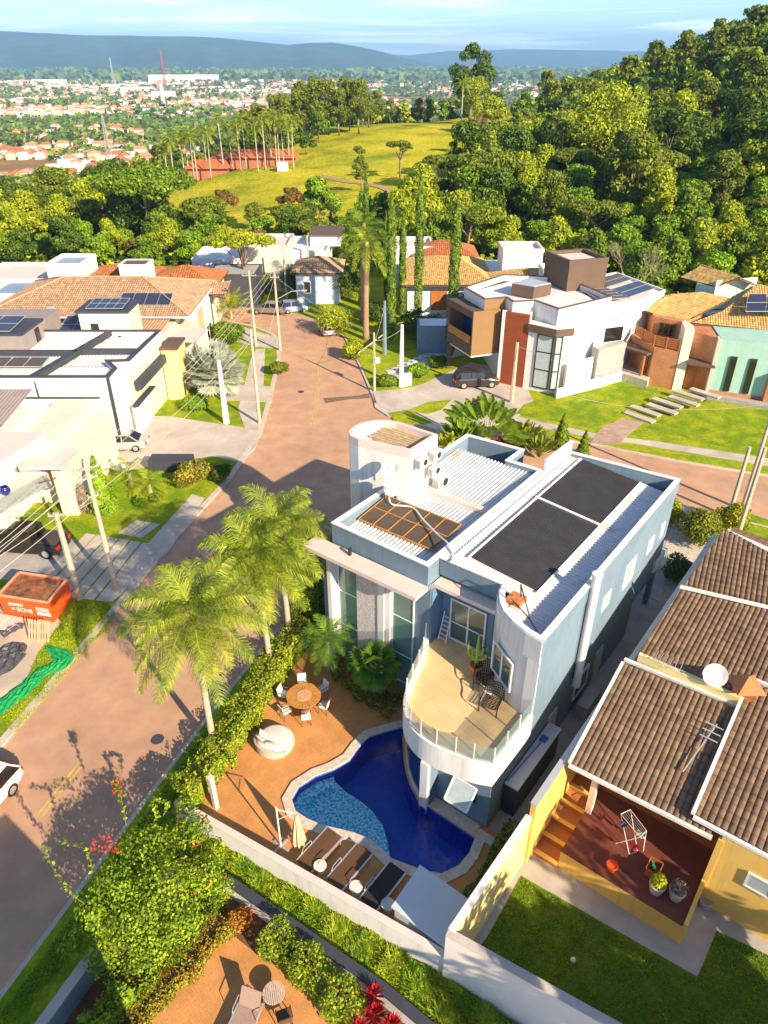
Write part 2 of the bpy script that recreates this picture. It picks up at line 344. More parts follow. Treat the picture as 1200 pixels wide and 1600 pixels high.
def tiled(mb, poly, a, b, tw=.25, th=.36, amp=.05, sub=6, flat=False):
    """barrel-tiled surface over a planar convex polygon; eave runs a->b"""
    P = [Vector(p) for p in poly]; a, b = Vector(a), Vector(b); U = (b - a).normalized()
    n = Vector((0, 0, 0))
    for i in range(len(P)): n += (P[i] - P[0]).cross(P[(i + 1) % len(P)] - P[0])
    n.normalize(); n = -n if n.z < 0 else n
    U = (U - n * U.dot(n)).normalized(); V = n.cross(U)
    q = [((p - a).dot(U), (p - a).dot(V)) for p in P]
    if sum(y for x, y in q) < 0: V = -V; q = [(x, -y) for x, y in q]
    umin, umax = min(x for x, y in q), max(x for x, y in q)
    def span(u):
        ys = []
        for i in range(len(q)):
            (x0, y0), (x1, y1) = q[i], q[(i + 1) % len(q)]
            if abs(x1 - x0) < 1e-9:
                if abs(u - x0) < 1e-6: ys += [y0, y1]
            elif min(x0, x1) - 1e-6 <= u <= max(x0, x1) + 1e-6: ys.append(y0 + (y1 - y0) * (u - x0) / (x1 - x0))
        return (min(ys), max(ys)) if ys else None
    nc = max(1, round((umax - umin) / tw)); w = (umax - umin) / nc
    prof = [(k / sub, abs(math.sin(math.pi * k / sub)) ** .6 * amp) for k in range(sub + 1)]
    vmin = min(y for x, y in q); vmax = max(y for x, y in q)
    rows = [vmin + th * i for i in range(int((vmax - vmin) / th) + 2)]
    for c in range(nc):
        us = [(umin + (c + k) * w, h) for k, h in prof]; sps = [span(min(max(u, umin + 1e-4), umax - 1e-4)) for u, h in us]
        if any(s_ is None for s_ in sps): continue
        for r in range(len(rows) - 1):
            v0, v1 = rows[r], rows[r + 1]; pts = []; ok = False
            for (u, h), (lo, hi) in zip(us, sps):
                x0 = min(max(v0, lo), hi); x1 = min(max(v1, lo), hi)
                if x1 - x0 > .01: ok = True
                pts.append(a + U * u + V * x0 + n * (h + .03)); pts.append(a + U * u + V * x1 + n * (h + .004))
            if not ok: continue
            mb.add(pts, [[2 * k, 2 * k + 2, 2 * k + 3, 2 * k + 1] for k in range(sub)])
def corrug(mb, o, du, dv, nu, amp=.035, sub=4):
    "corrugated sheet, origin o, ribs along dv, nu ribs across du"
    o, du, dv = Vector(o), Vector(du), Vector(dv); n = du.cross(dv).normalized(); n = -n if n.z < 0 else n
    prof = [(0, 0), (.55, 0), (.65, 1), (.9, 1)]
    us = [((i + x) / nu, h) for i in range(nu) for x, h in prof] + [(1, 0)]
    pts = []
    for u, h in us: pts += [o + du * u + n * h * amp, o + du * u + dv + n * h * amp]
    mb.add(pts, [[2 * k, 2 * k + 2, 2 * k + 3, 2 * k + 1] for k in range(len(us) - 1)])
# ================================================================ terrain
ctrl = []
for X in range(-80, 100, 30):
    for Y in (-60, -20, 20, 60, 95): ctrl.append((X, Y, 0))
for X in (-60, -40, -20, 0, 20): ctrl += [(X, 118, 0), (X, 130, 0)]
ctrl += [(-60,150,-2),(-100,120,-3),(-140,150,-10),(-60,200,-6),(-100,250,-16),(-150,300,-25),(-120,400,-32),(-250,300,-35),(-300,150,-25),(-250,600,-45),(-100,600,-45),
 (-30,150,1),(-45,170,0),(-10,180,2),(-50,245,1),(-20,245,2),(10,240,4),(30,300,8),(0,340,8),(-30,330,6),(45,350,9),(20,200,3),(-60,300,-6),(0,420,-8),(50,450,-5),(0,600,-45),
 (50,118,0),(70,112,1),(60,140,3),(80,170,9),(100,220,18),(110,260,27),(125,300,33),(90,300,16),(100,170,14),(130,150,18),(160,200,34),(160,300,42),(60,200,6),(60,260,8),(55,320,8),
 (90,400,8),(200,400,40),(140,420,20),(200,200,45),(200,100,30),(120,100,12),(95,75,3),(300,300,50),(-300,-100,-10),(300,-100,20),(0,-300,0),(120,600,-25),(300,600,0),(-600,0,-40),(-600,600,-48),(600,0,30),(600,600,-10)]
cA = np.array(ctrl, float); D_ = np.hypot(cA[:, None, 0] - cA[None, :, 0], cA[:, None, 1] - cA[None, :, 1])
n_ = len(cA); K_ = np.block([[D_, np.ones((n_, 1))], [np.ones((1, n_)), np.zeros((1, 1))]])
W_ = np.linalg.lstsq(K_, np.r_[cA[:, 2], 0], rcond=None)[0]
def sstep(a, b, x): t = np.clip((x - a) / (b - a), 0, 1); return t * t * (3 - 2 * t)
def terr(X, Y):
    X = np.atleast_1d(np.asarray(X, float)); Y = np.atleast_1d(np.asarray(Y, float))
    d = np.hypot(X[:, None] - cA[None, :, 0], Y[:, None] - cA[None, :, 1]); z = d @ W_[:-1] + W_[-1]
    r = np.hypot(X, Y); far = np.interp(r, [0, 500, 900, 1400, 2500, 4000, 6000, 9000, 14000], [-40, -42, -48, -58, -60, -48, -34, -16, -10])
    far = far + 5 * np.sin(X / 310 + 1) * np.sin(Y / 420)
    z += 1.2 * np.sin(X / 17 + Y / 31) * sstep(130, 220, Y) * .6
    k = sstep(420, 640, r); z = z * (1 - k) + far * k
    flat = (1 - sstep(104, 128, Y)) * (1 - sstep(75, 110, np.abs(X))); return z * (1 - flat) - .12
def tz(x, y): return float(terr(x, y)[0])
rs = [0] + list(np.geomspace(6, 400, 70)) + list(np.geomspace(420, 17000, 46))
na = 240; az = np.linspace(0, 2 * np.pi, na, endpoint=False)
RR, AA = np.meshgrid(np.array(rs), az, indexing='ij'); XX = (RR * np.cos(AA)).ravel(); YY = (RR * np.sin(AA)).ravel(); ZZ = terr(XX, YY)
gb = MB(); gb.v = list(zip(XX, YY, ZZ))
for i in range(len(rs) - 1):
    for j in range(na): gb.f.append([i * na + j, (i + 1) * na + j, (i + 1) * na + (j + 1) % na, i * na + (j + 1) % na]); gb.m.append(0)
gm = bpy.data.materials.new('ground_cover'); gm.use_nodes = True; t = gm.node_tree; b = t.nodes['Principled BSDF']; b.inputs['Roughness'].default_value = .95; b.inputs['Specular IOR Level'].default_value = .05
ge = N(t, 'ShaderNodeNewGeometry'); 
def nn_(scale, det=6):
    q = N(t, 'ShaderNodeTexNoise'); q.inputs['Scale'].default_value = scale; q.inputs['Detail'].default_value = det; t.links.new(ge.outputs['Position'], q.inputs[0]); return q
def rampn(src, stops):
    r = N(t, 'ShaderNodeValToRGB'); e = r.color_ramp.elements
    while len(e) < len(stops): e.new(.5)
    for k, (p_, c_) in enumerate(stops): e[k].position = p_; e[k].color = tuple(c_) + (1,)
    t.links.new(src, r.inputs[0]); return r
near_ = rampn(nn_(.06).outputs[0], [(.34, (.24, .29, .015)), (.5, (.48, .46, .02)), (.66, (.6, .52, .035))])
far_ = rampn(nn_(.0035).outputs[0], [(.35, (.06, .1, .02)), (.48, (.13, .17, .05)), (.55, (.55, .27, .11)), (.66, (.1, .14, .04))])
vl = N(t, 'ShaderNodeVectorMath', operation='LENGTH'); t.links.new(ge.outputs['Position'], vl.inputs[0])
mr = N(t, 'ShaderNodeMapRange'); mr.inputs['From Min'].default_value = 420; mr.inputs['From Max'].default_value = 560; t.links.new(vl.outputs['Value'], mr.inputs[0])
mxx = N(t, 'ShaderNodeMixRGB'); t.links.new(mr.outputs[0], mxx.inputs[0]); t.links.new(near_.outputs[0], mxx.inputs[1]); t.links.new(far_.outputs[0], mxx.inputs[2])
fin = N(t, 'ShaderNodeMixRGB', blend_type='MULTIPLY'); fin.inputs[0].default_value = .7
det = rampn(nn_(.9, 8).outputs[0], [(.3, (.55, .55, .5)), (.7, (1.25, 1.25, 1.2))]); t.links.new(mxx.outputs[0], fin.inputs[1]); t.links.new(det.outputs[0], fin.inputs[2])
t.links.new(fin.outputs[0], b.inputs['Base Color'])
bp = N(t, 'ShaderNodeBump'); bp.inputs['Strength'].default_value = .7; bp.inputs['Distance'].default_value = .5; t.links.new(nn_(1.2, 8).outputs[0], bp.inputs['Height']); t.links.new(bp.outputs[0], b.inputs['Normal'])
g = gb.build('ground', gm, origin=(0, 0, 0), smooth=True); g['kind'] = 'structure'

# far mountain ranges: long ridges with real depth
def mountains(name, D, pts, depth, seed, colm):
    xs = np.linspace(pts[0][0], pts[-1][0], 260); ys = np.interp(xs, [p[0] for p in pts], [p[1] for p in pts])
    r_ = np.random.RandomState(seed); nd = 26; mb = MB(); Vv = []
    ph = r_.rand(12) * 6.28
    for i, (x, y) in enumerate(zip(xs, ys)):
        top = dist(x, y, D); 
        for j in range(nd):
            k = j / (nd - 1); yy = D + (k - .62) * depth; h = max(0, 1 - abs(k - .62) / (.62 if k < .62 else .38)) ** .8
            spur = sum(math.sin(x / (9 + 6 * q) + ph[q] + k * (3 + q)) for q in range(6)) * .045 * (1 - h) * 2
            X = top.x * yy / D; z = -60 + (top.z + 60) * max(0, h + spur * h)
            Vv.append((X, yy, z))
    mb.v = Vv
    for i in range(len(xs) - 1):
        for j in range(nd - 1): a_ = i * nd + j; mb.f.append([a_, a_ + nd, a_ + nd + 1, a_ + 1]); mb.m.append(0)
    o = mb.build(name, colm, smooth=True); o['kind'] = 'structure'
mt = mat('mountain_forest', (.05, .085, .045), .95, .25, .002, col2=(.08, .11, .05), s2=.004, spec=0)
mountains('mountain_range', 9000, [(-500,60),(-200,52),(0,47),(60,50),(130,54),(200,55),(280,55),(340,58),(400,64),(450,69),(485,66),(520,65),(560,72),(600,81),(640,92),(700,104)], 4200, 3, mt)
mountains('distant_ridge', 13500, [(480,98),(560,90),(600,84),(640,86),(700,79),(740,79),(800,76),(860,77),(930,78),(1030,80),(1130,84),(1300,88),(1700,80)], 4200, 5, mt)

# ================================================================ street
road = MB()
Lk = [(-26,-12),(-22,8),(-18.3,23.9),(-16.6,31.3),(-14.6,40.4),(-12.0,50.3),(-10.9,58.0),(-11.1,66.4),(-11.6,77.3),(-12.6,84.0)]
Lk2 = [tuple(at(*p)[:2]) for p in [(427,522),(400,511),(372,505),(330,502)]]
Rk2 = [tuple(at(*p)[:2]) for p in [(330,480),(400,478),(440,487),(500,503),(537,527),(560,570),(578,612)]]
Rk = [(-19.5,-4),(-13.6,12.5),(-10.7,20.5),(-9,25.1),(-6.6,31),(-3.6,37),(-1.3,41),(1,45),(4.5,48.5),(9,49.8),(15,48.6),(22,45.7),(27.3,42.7),(40,36),(62,23)]
Ru = [(66,32),(45,43),(30.7,50.1),(24.4,52.6),(17.8,55.8),(5.3,59.7),(1,61.8),(-0.9,64.5),(-1.3,67.2)]
allr = Lk + Lk2 + Rk2 + Ru[::-1] + Rk[::-1]
road.sheet([(x, y, 0) for x, y in allr], 0.0)
struct(road, 'road', M['asphalt'])
kb = MB()
kb.wall(Lk + Lk2, .4, -.1, .13, 1); kb.wall(Rk, .2, -.1, .13, -1); kb.wall(Ru[:], .2, -.1, .13, -1); kb.wall([Ru[-1]] + Rk2[::-1], .2, -.1, .13, -1)
struct(kb, 'kerb', M['kerb'])
ln = MB()
def cl(pts, off):
    P = AP(pts)
    for a, b in zip(P[:-1], P[1:]):
        d = (b - a).normalized(); nn = Vector((-d.y, d.x, 0)) * off; h = Vector((-d.y, d.x, 0)) * .055
        ln.sheet([a + nn - h, b + nn - h, b + nn + h, a + nn + h], .004)
for off in (-.12, .12): cl([(213,1083),(267,1020)], off); cl([(62,1275),(83,1247),(127,1193)], off); cl([(487,665),(493,640),(500,573),(498,548)], off); cl([(300,975),(345,905),(400,820)], off)
struct(ln, 'road_marking', M['yellowline'])
pt = MB(); pt.sheet(AP([(508,630),(505,622),(560,618),(578,614),(577,622),(545,624)]), .003); pt.sheet(AP([(262,1010),(300,1000),(306,1012),(270,1022)]), .003); struct(pt, 'road_patch', mat('dark_patch', (.2,.13,.085), .9, .3, 3, .3, 40))
for q, lb in (((246,1155),''), ((470,612),'')):
    mc = MB(); p_ = at(*q, .004); mc.cyl((p_.x, p_.y, 0), .32, .012, 20); o_m = mc.build('manhole_cover', M['charcoal']); tag(o_m, 'round dark manhole cover ' + ('in the shaded near part of the street' if q[0] == 246 else 'in the sunlit far part of the street'), 'manhole cover')
# dirt track across the pasture, draped on the slope
tk = MB(); tpx = cat0 = [dist(x, 280, D) for x, D in ((500,222),(520,214),(545,206),(575,200),(600,192),(625,180),(650,165))]
for a_, b_ in zip(tpx[:-1], tpx[1:]):
    for k in range(6):
        p, q = a_.lerp(b_, k/6), a_.lerp(b_, (k+1)/6); d = (q - p); d.z = 0; n_v = Vector((-d.y, d.x, 0)).normalized() * 1.1
        tk.face([(v.x, v.y, tz(v.x, v.y) + .14) for v in (p + n_v, p - n_v, q - n_v, q + n_v)])
struct(tk, 'dirt_track', mat('dirt', (.42,.27,.13), .95, .2, .5))
# lots on the left and right of the street (slightly raised)
lot = MB()
lot.prism([(x - .4, y, 0) for x, y in (Lk + Lk2)] + [(-60, 96, 0), (-60, -12, 0)], -.1, .10); struct(lot, 'left_verge', M['lawn'])
lot = MB(); lot.prism([(x + .2, y - .1, 0) for x, y in Rk] + [(62, -25, 0), (-19, -25, 0)], -.1, .08); struct(lot, 'block_ground', M['conc'])
lot = MB(); lot.prism([(x, y + .25, 0) for x, y in Ru] + [(p[0] + .25, p[1] + .2, 0) for p in Rk2[::-1]] + [(-24, 119, 0), (30, 112, 0), (31, 98, 0), (75, 98, 0)], -.1, .10); struct(lot, 'garden_lawn', M['lawn_dry'])
def pave(name, px, m, z=.115, th=.3, kind='structure'):
    b = MB(); b.prism(AP(px, z), z - th, z); o = b.build(name, m)
    o['kind'] = kind; return o
# left side, near to far
pave('site_ground', [(0,945),(75,950),(96,972),(60,1018),(42,1060),(25,1082),(0,1100),(-220,1180),(-220,945)], M['sand'])
pave('sidewalk', [(155,935),(175,940),(262,862),(320,778),(300,772),(232,848)], M['conc'], .118)
pave('driveway', [(100,880),(60,910),(20,905),(-60,905),(-60,820),(120,842)], M['grey'], .112)
b = MB()
A_, B_, C_, E_ = at(133,833,.12), at(240,850,.12), at(170,940,.12), at(40,925,.12)
for k in range(6):
    f0, f1 = k / 6 + .012, (k + 1) / 6 - .012
    b.prism([A_.lerp(B_, f0), A_.lerp(B_, f1), E_.lerp(C_, f1), E_.lerp(C_, f0)], .0, .125)
for k in range(3):
    a0 = at(183,833,.12).lerp(at(222,841,.12), k / 3 + .02); a1 = at(183,833,.12).lerp(at(222,841,.12), (k + 1) / 3 - .03); d_ = at(213,812,.12) - at(183,833,.12)
    b.prism([a0, a1, a1 + d_, a0 + d_], .0, .125)
struct(b, 'paving_slabs', M['conc'])
pave('driveway', [(200,735),(255,655),(262,650),(408,672),(398,700),(375,722),(330,712)], M['conc'], .118)
pave('sidewalk', [(372,640),(392,560),(400,545),(414,545),(412,600),(400,640),(408,672),(384,672)], M['conc'], .122)
pave('driveway', [(352,625),(356,600),(428,604),(424,628)], M['conc'], .126)
pave('driveway', [(330,525),(372,508),(432,527),(438,545),(400,541)], M['conc'], .118)
pave('sidewalk', [(205,735),(150,733),(200,650),(262,650)], M['conc'], .113)
# right side: drive and paths
pave('driveway', [(586,636),(582,612),(640,606),(655,602),(735,566),(812,580),(836,632),(800,656),(690,672),(640,660),(606,650)], M['conc'], .13)
for q in ([(640,640),(668,628),(706,624),(690,640),(668,647)], [(606,645),(640,640),(676,660),(660,664),(615,655)]):
    pave('grass_patch', q, M['lawn_dry'], .145)
pave('garden_path', [(596,588),(668,560),(700,545),(708,553),(690,566),(640,590),(604,603)], M['conc'], .118)
st = MB()
for k in range(11):
    p = at(612 + k * 8.7, 580 - k * 3.9, .13); st.box((p.x, p.y, .1), 1.2, .75, .1, R(25))
for k in range(8):
    p = at(634 + k * 9, 582 - k * 4.6, .13); st.box((p.x, p.y, .1), 1.2, .75, .1, R(25))
struct(st, 'stepping_slabs', mat('pale_blue_slab', (.5, .56, .6), .8, .1, 2))
pave('sidewalk', [(700,673),(806,660),(925,684),(1000,694),(1200,728),(1300,745),(1300,733),(1200,716),(1030,690),(960,682),(925,676),(806,650)], M['conc'], .118)
b = MB(); b.prism(AP([(922,692),(970,694),(976,684),(1005,660),(968,652),(952,660),(936,672)], .13), 0, .13)
struct(b, 'brick_path', brickmat('brick_paving', (.5,.36,.27,1), (.42,.27,.2,1), (.3,.24,.2,1), .5, .25, R(20)))
pave('house_lawn', [(818,632),(930,596),(1035,600),(1000,640),(955,662),(925,668),(806,646)], M['lawn'], .135)
pave('house_lawn', [(1010,668),(1062,640),(1200,640),(1300,660),(1300,730),(1200,715)], M['lawn'], .135)
# camera-side: neighbour's lawn and yard
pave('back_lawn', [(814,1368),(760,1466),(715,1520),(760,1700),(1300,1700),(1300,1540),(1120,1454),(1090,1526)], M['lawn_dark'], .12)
pave('yard_paving', [(830,1320),(700,1500),(760,1520),(760,1466),(814,1368),(1090,1526),(1120,1454),(1300,1540),(1300,1480),(1100,1380)], M['grey'], .11)
b = MB(); vk = [(-19.5,-4),(-13.6,12.5),(-10.7,20.5),(-9,25.1),(-6.6,31)]
b.prism([Vector((x + .2, y - .05, 0)) for x, y in vk] + [Vector((x + 2.3, y - .9, 0)) for x, y in vk[::-1]], -.1, .14); struct(b, 'street_verge', M['lawn'])
b = MB(); b.prism([Vector((x + 2.0, y - .8, 0)) for x, y in vk[1:]] + [H(9,-12.7), H(5.3,-12.9), H(2.6,-13.9), H(-2.2,-11.8), H(-7.7,-10.4), H(-6.2,1.6), H(-16,3)], -.1, .095); struct(b, 'garden_soil', M['soil'])
pave('carport_floor', [(985,920),(1030,940),(1060,850),(1050,800),(1000,860)], M['grey'], .11)
pave('front_paving', [(1062,785),(1110,805),(1130,830),(1060,905),(1030,880)], M['stone'], .12)
pave('front_lawn', [(1120,830),(1165,800),(1300,845),(1300,900),(1160,880)], M['lawn'], .125)
# ================================================================ corner house (local frame)
from mathutils.geometry import tessellate_polygon
def sheet_hole(mb, outer, holes, z):
    loops = [[Vector((p[0], p[1], 0)) for p in outer]] + [[Vector((p[0], p[1], 0)) for p in h] for h in holes]
    tri = tessellate_polygon(loops); pts = [p for l in loops for p in l]
    F = []
    for a, b, c in tri:
        A, B, C = pts[a], pts[b], pts[c]
        F.append([a, b, c] if (B - A).cross(C - A).z > 0 else [c, b, a])
    mb.add([(p.x, p.y, z) for p in pts], F)
def house(name, org, label, cat='house', group=None): return thing(name, org, label, cat, group)
def part(mb, name, m, parent, label=None, smooth=False):
    o = mb.build(name, m, parent, smooth=smooth)
    if label: o['label'] = label
    return o
def sub(mb, name, m, parentpart, root):
    o = mb.build(name, m, None, origin=root['_o']); o.location = (0, 0, 0); o.parent = parentpart; return o
def ring(mb, poly, th, z0, z1):
    "closed parapet ring, inset by th (poly CCW or CW of Vectors)"
    p = [Vector((q[0], q[1], 0)) for q in poly]; n = len(p)
    ar = sum(p[i].x * p[(i + 1) % n].y - p[(i + 1) % n].x * p[i].y for i in range(n))
    if ar < 0: p.reverse()
    ins = []
    for i in range(n):
        a = (p[i] - p[i - 1]).normalized(); b = (p[(i + 1) % n] - p[i]).normalized()
        na = Vector((-a.y, a.x, 0)); nb = Vector((-b.y, b.x, 0)); m = (na + nb)
        m = m / max(.35, m.dot(na)) if m.length > 1e-6 else na
        ins.append(p[i] + m * th)
    V = []
    for i in range(n): V += [(p[i].x, p[i].y, z0), (p[i].x, p[i].y, z1), (ins[i].x, ins[i].y, z1), (ins[i].x, ins[i].y, z0)]
    F = []
    for i in range(n):
        k = 4 * i; j = 4 * ((i + 1) % n)
        F += [[k, j, j + 1, k + 1], [k + 1, j + 1, j + 2, k + 2], [k + 2, j + 2, j + 3, k + 3]]
    mb.add(V, F); return ins
def windowS(s, t0, t1, z0, z1, root, gl=None, mull=(), bars=(), fw=.07, dep=.06, name='window', fm=None, out=-1):
    "window on a plane of constant s facing -s"
    f = MB(); sx = s - dep if out < 0 else s
    def bar(a0, a1, b0, b1): f.hbox(s - dep, s + .02, a0, a1, b0, b1)
    bar(t0, t0 + fw, z0, z1); bar(t1 - fw, t1, z0, z1); bar(t0 + fw, t1 - fw, z0, z0 + fw); bar(t0 + fw, t1 - fw, z1 - fw, z1)
    for m_ in mull: bar(m_ - fw / 2, m_ + fw / 2, z0 + fw, z1 - fw)
    for m_ in bars:
        edges = [t0 + fw] + [q for mm in sorted(mull) for q in (mm - fw / 2, mm + fw / 2)] + [t1 - fw]
        for a_, b_ in zip(edges[::2], edges[1::2]): f.hbox(s - dep + .01, s + .01, a_, b_, m_ - .03, m_ + .03)
    o = part(f, name, fm or M['steel'], root)
    g = MB(); g.hbox(s - .025, s + .01, t0 + fw, t1 - fw, z0 + fw, z1 - fw); sub(g, 'pane', gl or M['glass'], o, root); return o
def windowT(t, s0, s1, z0, z1, root, gl=None, fw=.07, mull=(), dep=.05, name='window', fm=None):
    f = MB()
    f.hbox(s0, s0 + fw, t - .02, t + dep, z0, z1); f.hbox(s1 - fw, s1, t - .02, t + dep, z0, z1)
    f.hbox(s0 + fw, s1 - fw, t - .02, t + dep, z0, z0 + fw); f.hbox(s0 + fw, s1 - fw, t - .02, t + dep, z1 - fw, z1)
    for m_ in mull: f.hbox(m_ - fw / 2, m_ + fw / 2, t - .02, t + dep, z0 + fw, z1 - fw)
    o = part(f, name, fm or M['steel'], root)
    g = MB(); g.hbox(s0 + fw, s1 - fw, t - .01, t + .02, z0 + fw, z1 - fw); sub(g, 'pane', gl or M['glass'], o, root); return o

ZP = .1
pool_px = [(742,1310),(733,1333),(717,1353),(690,1366),(663,1362),(640,1353),(613,1343),(597,1328),(580,1313),(553,1302),(533,1297),(503,1290),(480,1280),(462,1268),(456,1249),(467,1230),(493,1213),(520,1203),(547,1187),(561,1167),(577,1152),(598,1145)]
pool = AP(pool_px, ZP) + HP([(2.35,-6.1),(1.7,-5.75),(.9,-5.1),(.25,-4.5),(-.2,-3.95),(-.55,-3.35),(-.82,-2.95),(-.8,-2.65),(-.65,-2.6)], ZP)
bg_outer = [(x + .2, y - .1) for x, y in Rk] + [(62, -25), (-19, -25)]
old = [o for o in bpy.data.objects if o.name.startswith('block_ground')][0]; bpy.data.objects.remove(old)
b = MB(); sheet_hole(b, bg_outer, [pool], .08); o = b.build('block_ground', M['grey']); o['kind'] = 'structure'
# open the terrain under the pool
gme = g_obj = bpy.data.objects['ground'].data
co = np.empty(len(gme.vertices) * 3); gme.vertices.foreach_get('co', co); co = co.reshape(-1, 3)
pc = H(-2.2, -3.5); dd = np.hypot(co[:, 0] - pc.x, co[:, 1] - pc.y); co[dd < 8.5, 2] = -2.6; gme.vertices.foreach_set('co', co.ravel()); gme.update()
patio = [(-7.45,-10.1),(-5.85,1.75),(0.1,1.75),(.1,.1),(4.5,-.1),(4.5,-12.6),(5.2,-13.6),(2.6,-14.0),(-2.2,-12.2),(-6.0,-11.0),(-7.6,-10.7)]
b = MB(); sheet_hole(b, HP(patio), [pool], ZP)
tm = brickmat('terracotta_paving', (.64,.3,.095,1), (.56,.26,.08,1), (.4,.19,.06,1), .3, .075, TH, .006, .3, herring=True)
o = b.build('patio_floor', tm); o['kind'] = 'structure'
# pool: walls, floor, benches, coping and water
pr = thing('swimming_pool', H(-2.4,-3.6,-1.5), 'free-form pool of deep blue water with a pale mosaic shelf', 'swimming pool')
mos_d = brickmat('dark_mosaic', (.006,.065,.5,1), (.012,.1,.65,1), (.02,.14,.6,1), .1, .1, TH, .004, .1, offset=0)
mos_l = mat('light_mosaic', (.05,.75,.95), .4, .2, 9, col2=(.8,1,1), s2=9, thr=(.47,.53), detail=2)
b = MB(); n = len(pool)
for i in range(n):
    a_, c_ = pool[i], pool[(i + 1) % n]; b.face([(a_.x, a_.y, -1.5), (c_.x, c_.y, -1.5), (c_.x, c_.y, .1), (a_.x, a_.y, .1)])
b.sheet(pool, -1.5); part(b, 'basin', mos_d, pr)
sh = AP([(521,1203),(540,1222),(560,1234),(580,1250),(597,1272),(606,1300),(612,1342),(597,1328),(580,1313),(553,1302),(533,1297),(503,1290),(480,1280),(462,1268),(456,1249),(467,1230),(493,1213)], ZP)
b = MB(); b.prism(sh, -1.5, -.62); part(b, 'shallow_shelf', mos_l, pr)
be = AP([(521,1203),(523,1222),(500,1228),(484,1240),(477,1254),(482,1266),(500,1275),(530,1282),(536,1297),(503,1290),(480,1280),(462,1268),(456,1249),(467,1230),(493,1213)], ZP)
b = MB(); b.prism(be, -1.45, -.35); part(b, 'bench', mos_l, pr)
b = MB(); ins = ring(b, pool, -.001, -.05, .1)
b = MB()
cp_pts = pool[:23]; b.wall([(p.x, p.y) for p in pool[:24]], .42, .02, .17, -1 if False else 1)
pa = sum(pool[i].x * pool[(i + 1) % n].y - pool[(i + 1) % n].x * pool[i].y for i in range(n))
b = MB(); b.wall([(p.x, p.y) for p in pool[:23]], .42, .02, .17, -1 if pa > 0 else 1)
b.hbox(-.62, -.06, -2.6, -.28, .02, .17); b.hbox(-.62, -.2, -.26, 1.0, .02, .16); part(b, 'coping', M['stone'], pr)
wm = bpy.data.materials.new('pool_water'); wm.use_nodes = True; t = wm.node_tree; t.nodes.clear()
o_ = N(t, 'ShaderNodeOutputMaterial'); tp = N(t, 'ShaderNodeBsdfTransparent'); tp.inputs[0].default_value = (.8,.97,1,1); gl = N(t, 'ShaderNodeBsdfGlossy'); gl.inputs['Roughness'].default_value = .03
fr = N(t, 'ShaderNodeFresnel'); fr.inputs[0].default_value = 1.33; ms = N(t, 'ShaderNodeMixShader'); nzz = N(t, 'ShaderNodeTexNoise'); nzz.inputs['Scale'].default_value = 2.2; nzz.inputs['Detail'].default_value = 4
tcx = N(t, 'ShaderNodeTexCoord'); bpx = N(t, 'ShaderNodeBump'); bpx.inputs['Strength'].default_value = .8; bpx.inputs['Distance'].default_value = .05
t.links.new(tcx.outputs['Object'], nzz.inputs[0]); t.links.new(nzz.outputs[0], bpx.inputs['Height']); t.links.new(bpx.outputs[0], gl.inputs['Normal']); t.links.new(bpx.outputs[0], fr.inputs['Normal'])
t.links.new(fr.outputs[0], ms.inputs[0]); t.links.new(tp.outputs[0], ms.inputs[1]); t.links.new(gl.outputs[0], ms.inputs[2]); t.links.new(ms.outputs[0], o_.inputs[0])
b = MB(); b.sheet(pool, -.03); part(b, 'water', wm, pr)

hr = house('corner_house', H(9, -6, 0), 'two-storey pale blue house with rounded balcony and white water tower beside the pool')
# --- walls
curve = [(3.2,0),(3.25,-.55),(3.38,-1.0),(3.62,-1.6),(4.0,-2.15),(4.5,-2.62),(5.1,-3.05),(5.6,-3.35)]
b = MB(); b.mi = 0
b.prism(HP([(19.4,0),(19.0,-6.25),(5.6,-6.25),(5.6,-3.35)] + curve[::-1][1:]), 3.0, 7.72)          # upper right block
part(b, 'upper_wall', M['blue'], hr)
b = MB(); b.prism(HP([(15.6,-.02),(15.6,-12.2),(4.5,-12.2),(4.5,-6.4),(2.6,-5.75),(1.7,-5.45),(.95,-4.85),(.3,-4.25),(-.12,-3.7),(-.45,-3.1),(-.6,-2.62),(0,-2.6),(0,-.02)]), 0, 2.99); part(b, 'lower_wall', M['blue'], hr)
b = MB(); b.prism(HP([(15.8,-6.27),(15.8,-8.5),(17.4,-8.5),(17.15,-12.2),(4.5,-12.2),(4.5,-6.27)]), 2.99, 7.4); part(b, 'upper_wall', M['blue'], hr)
b = MB()  # rounded white bedroom skin
cv = HP(curve); b.wall([(p.x, p.y) for p in cv], .06, 3.98, 8.3, 1); part(b, 'rounded_wall', M['white'], hr)
# parapets
b = MB(); ring(b, HP([(19.5,.03),(18.95,-6.3),(5.3,-6.35),(5.3,-3.1),(4.75,-2.95),(4.2,-2.6),(3.75,-2.15),(3.4,-1.5),(3.15,-.75),(3.03,.03)]), .2, 7.70, 8.6); part(b, 'parapet', M['blue'], hr)
b = MB(); ring(b, HP([(19.53,.05),(18.97,-6.33),(5.27,-6.38),(5.27,-3.07),(4.72,-2.92),(4.17,-2.57),(3.72,-2.13),(3.37,-1.48),(3.12,-.73),(3.0,.06)]), .26, 8.6, 8.66); part(b, 'parapet_cap', M['white'], hr)
b = MB(); b.wall([(p.x, p.y) for p in HP([(15.8,-6.33),(18.97,-6.25)])], .16, 8.66, 9.35); part(b, 'parapet', M['white'], hr, 'taller white end of the parapet')
b = MB(); ring(b, HP([(15.85,-6.4),(15.8,-8.5),(17.5,-8.5),(17.2,-12.3),(4.5,-12.3),(4.4,-6.4)]), .2, 7.39, 8.6); part(b, 'parapet', M['blue'], hr)
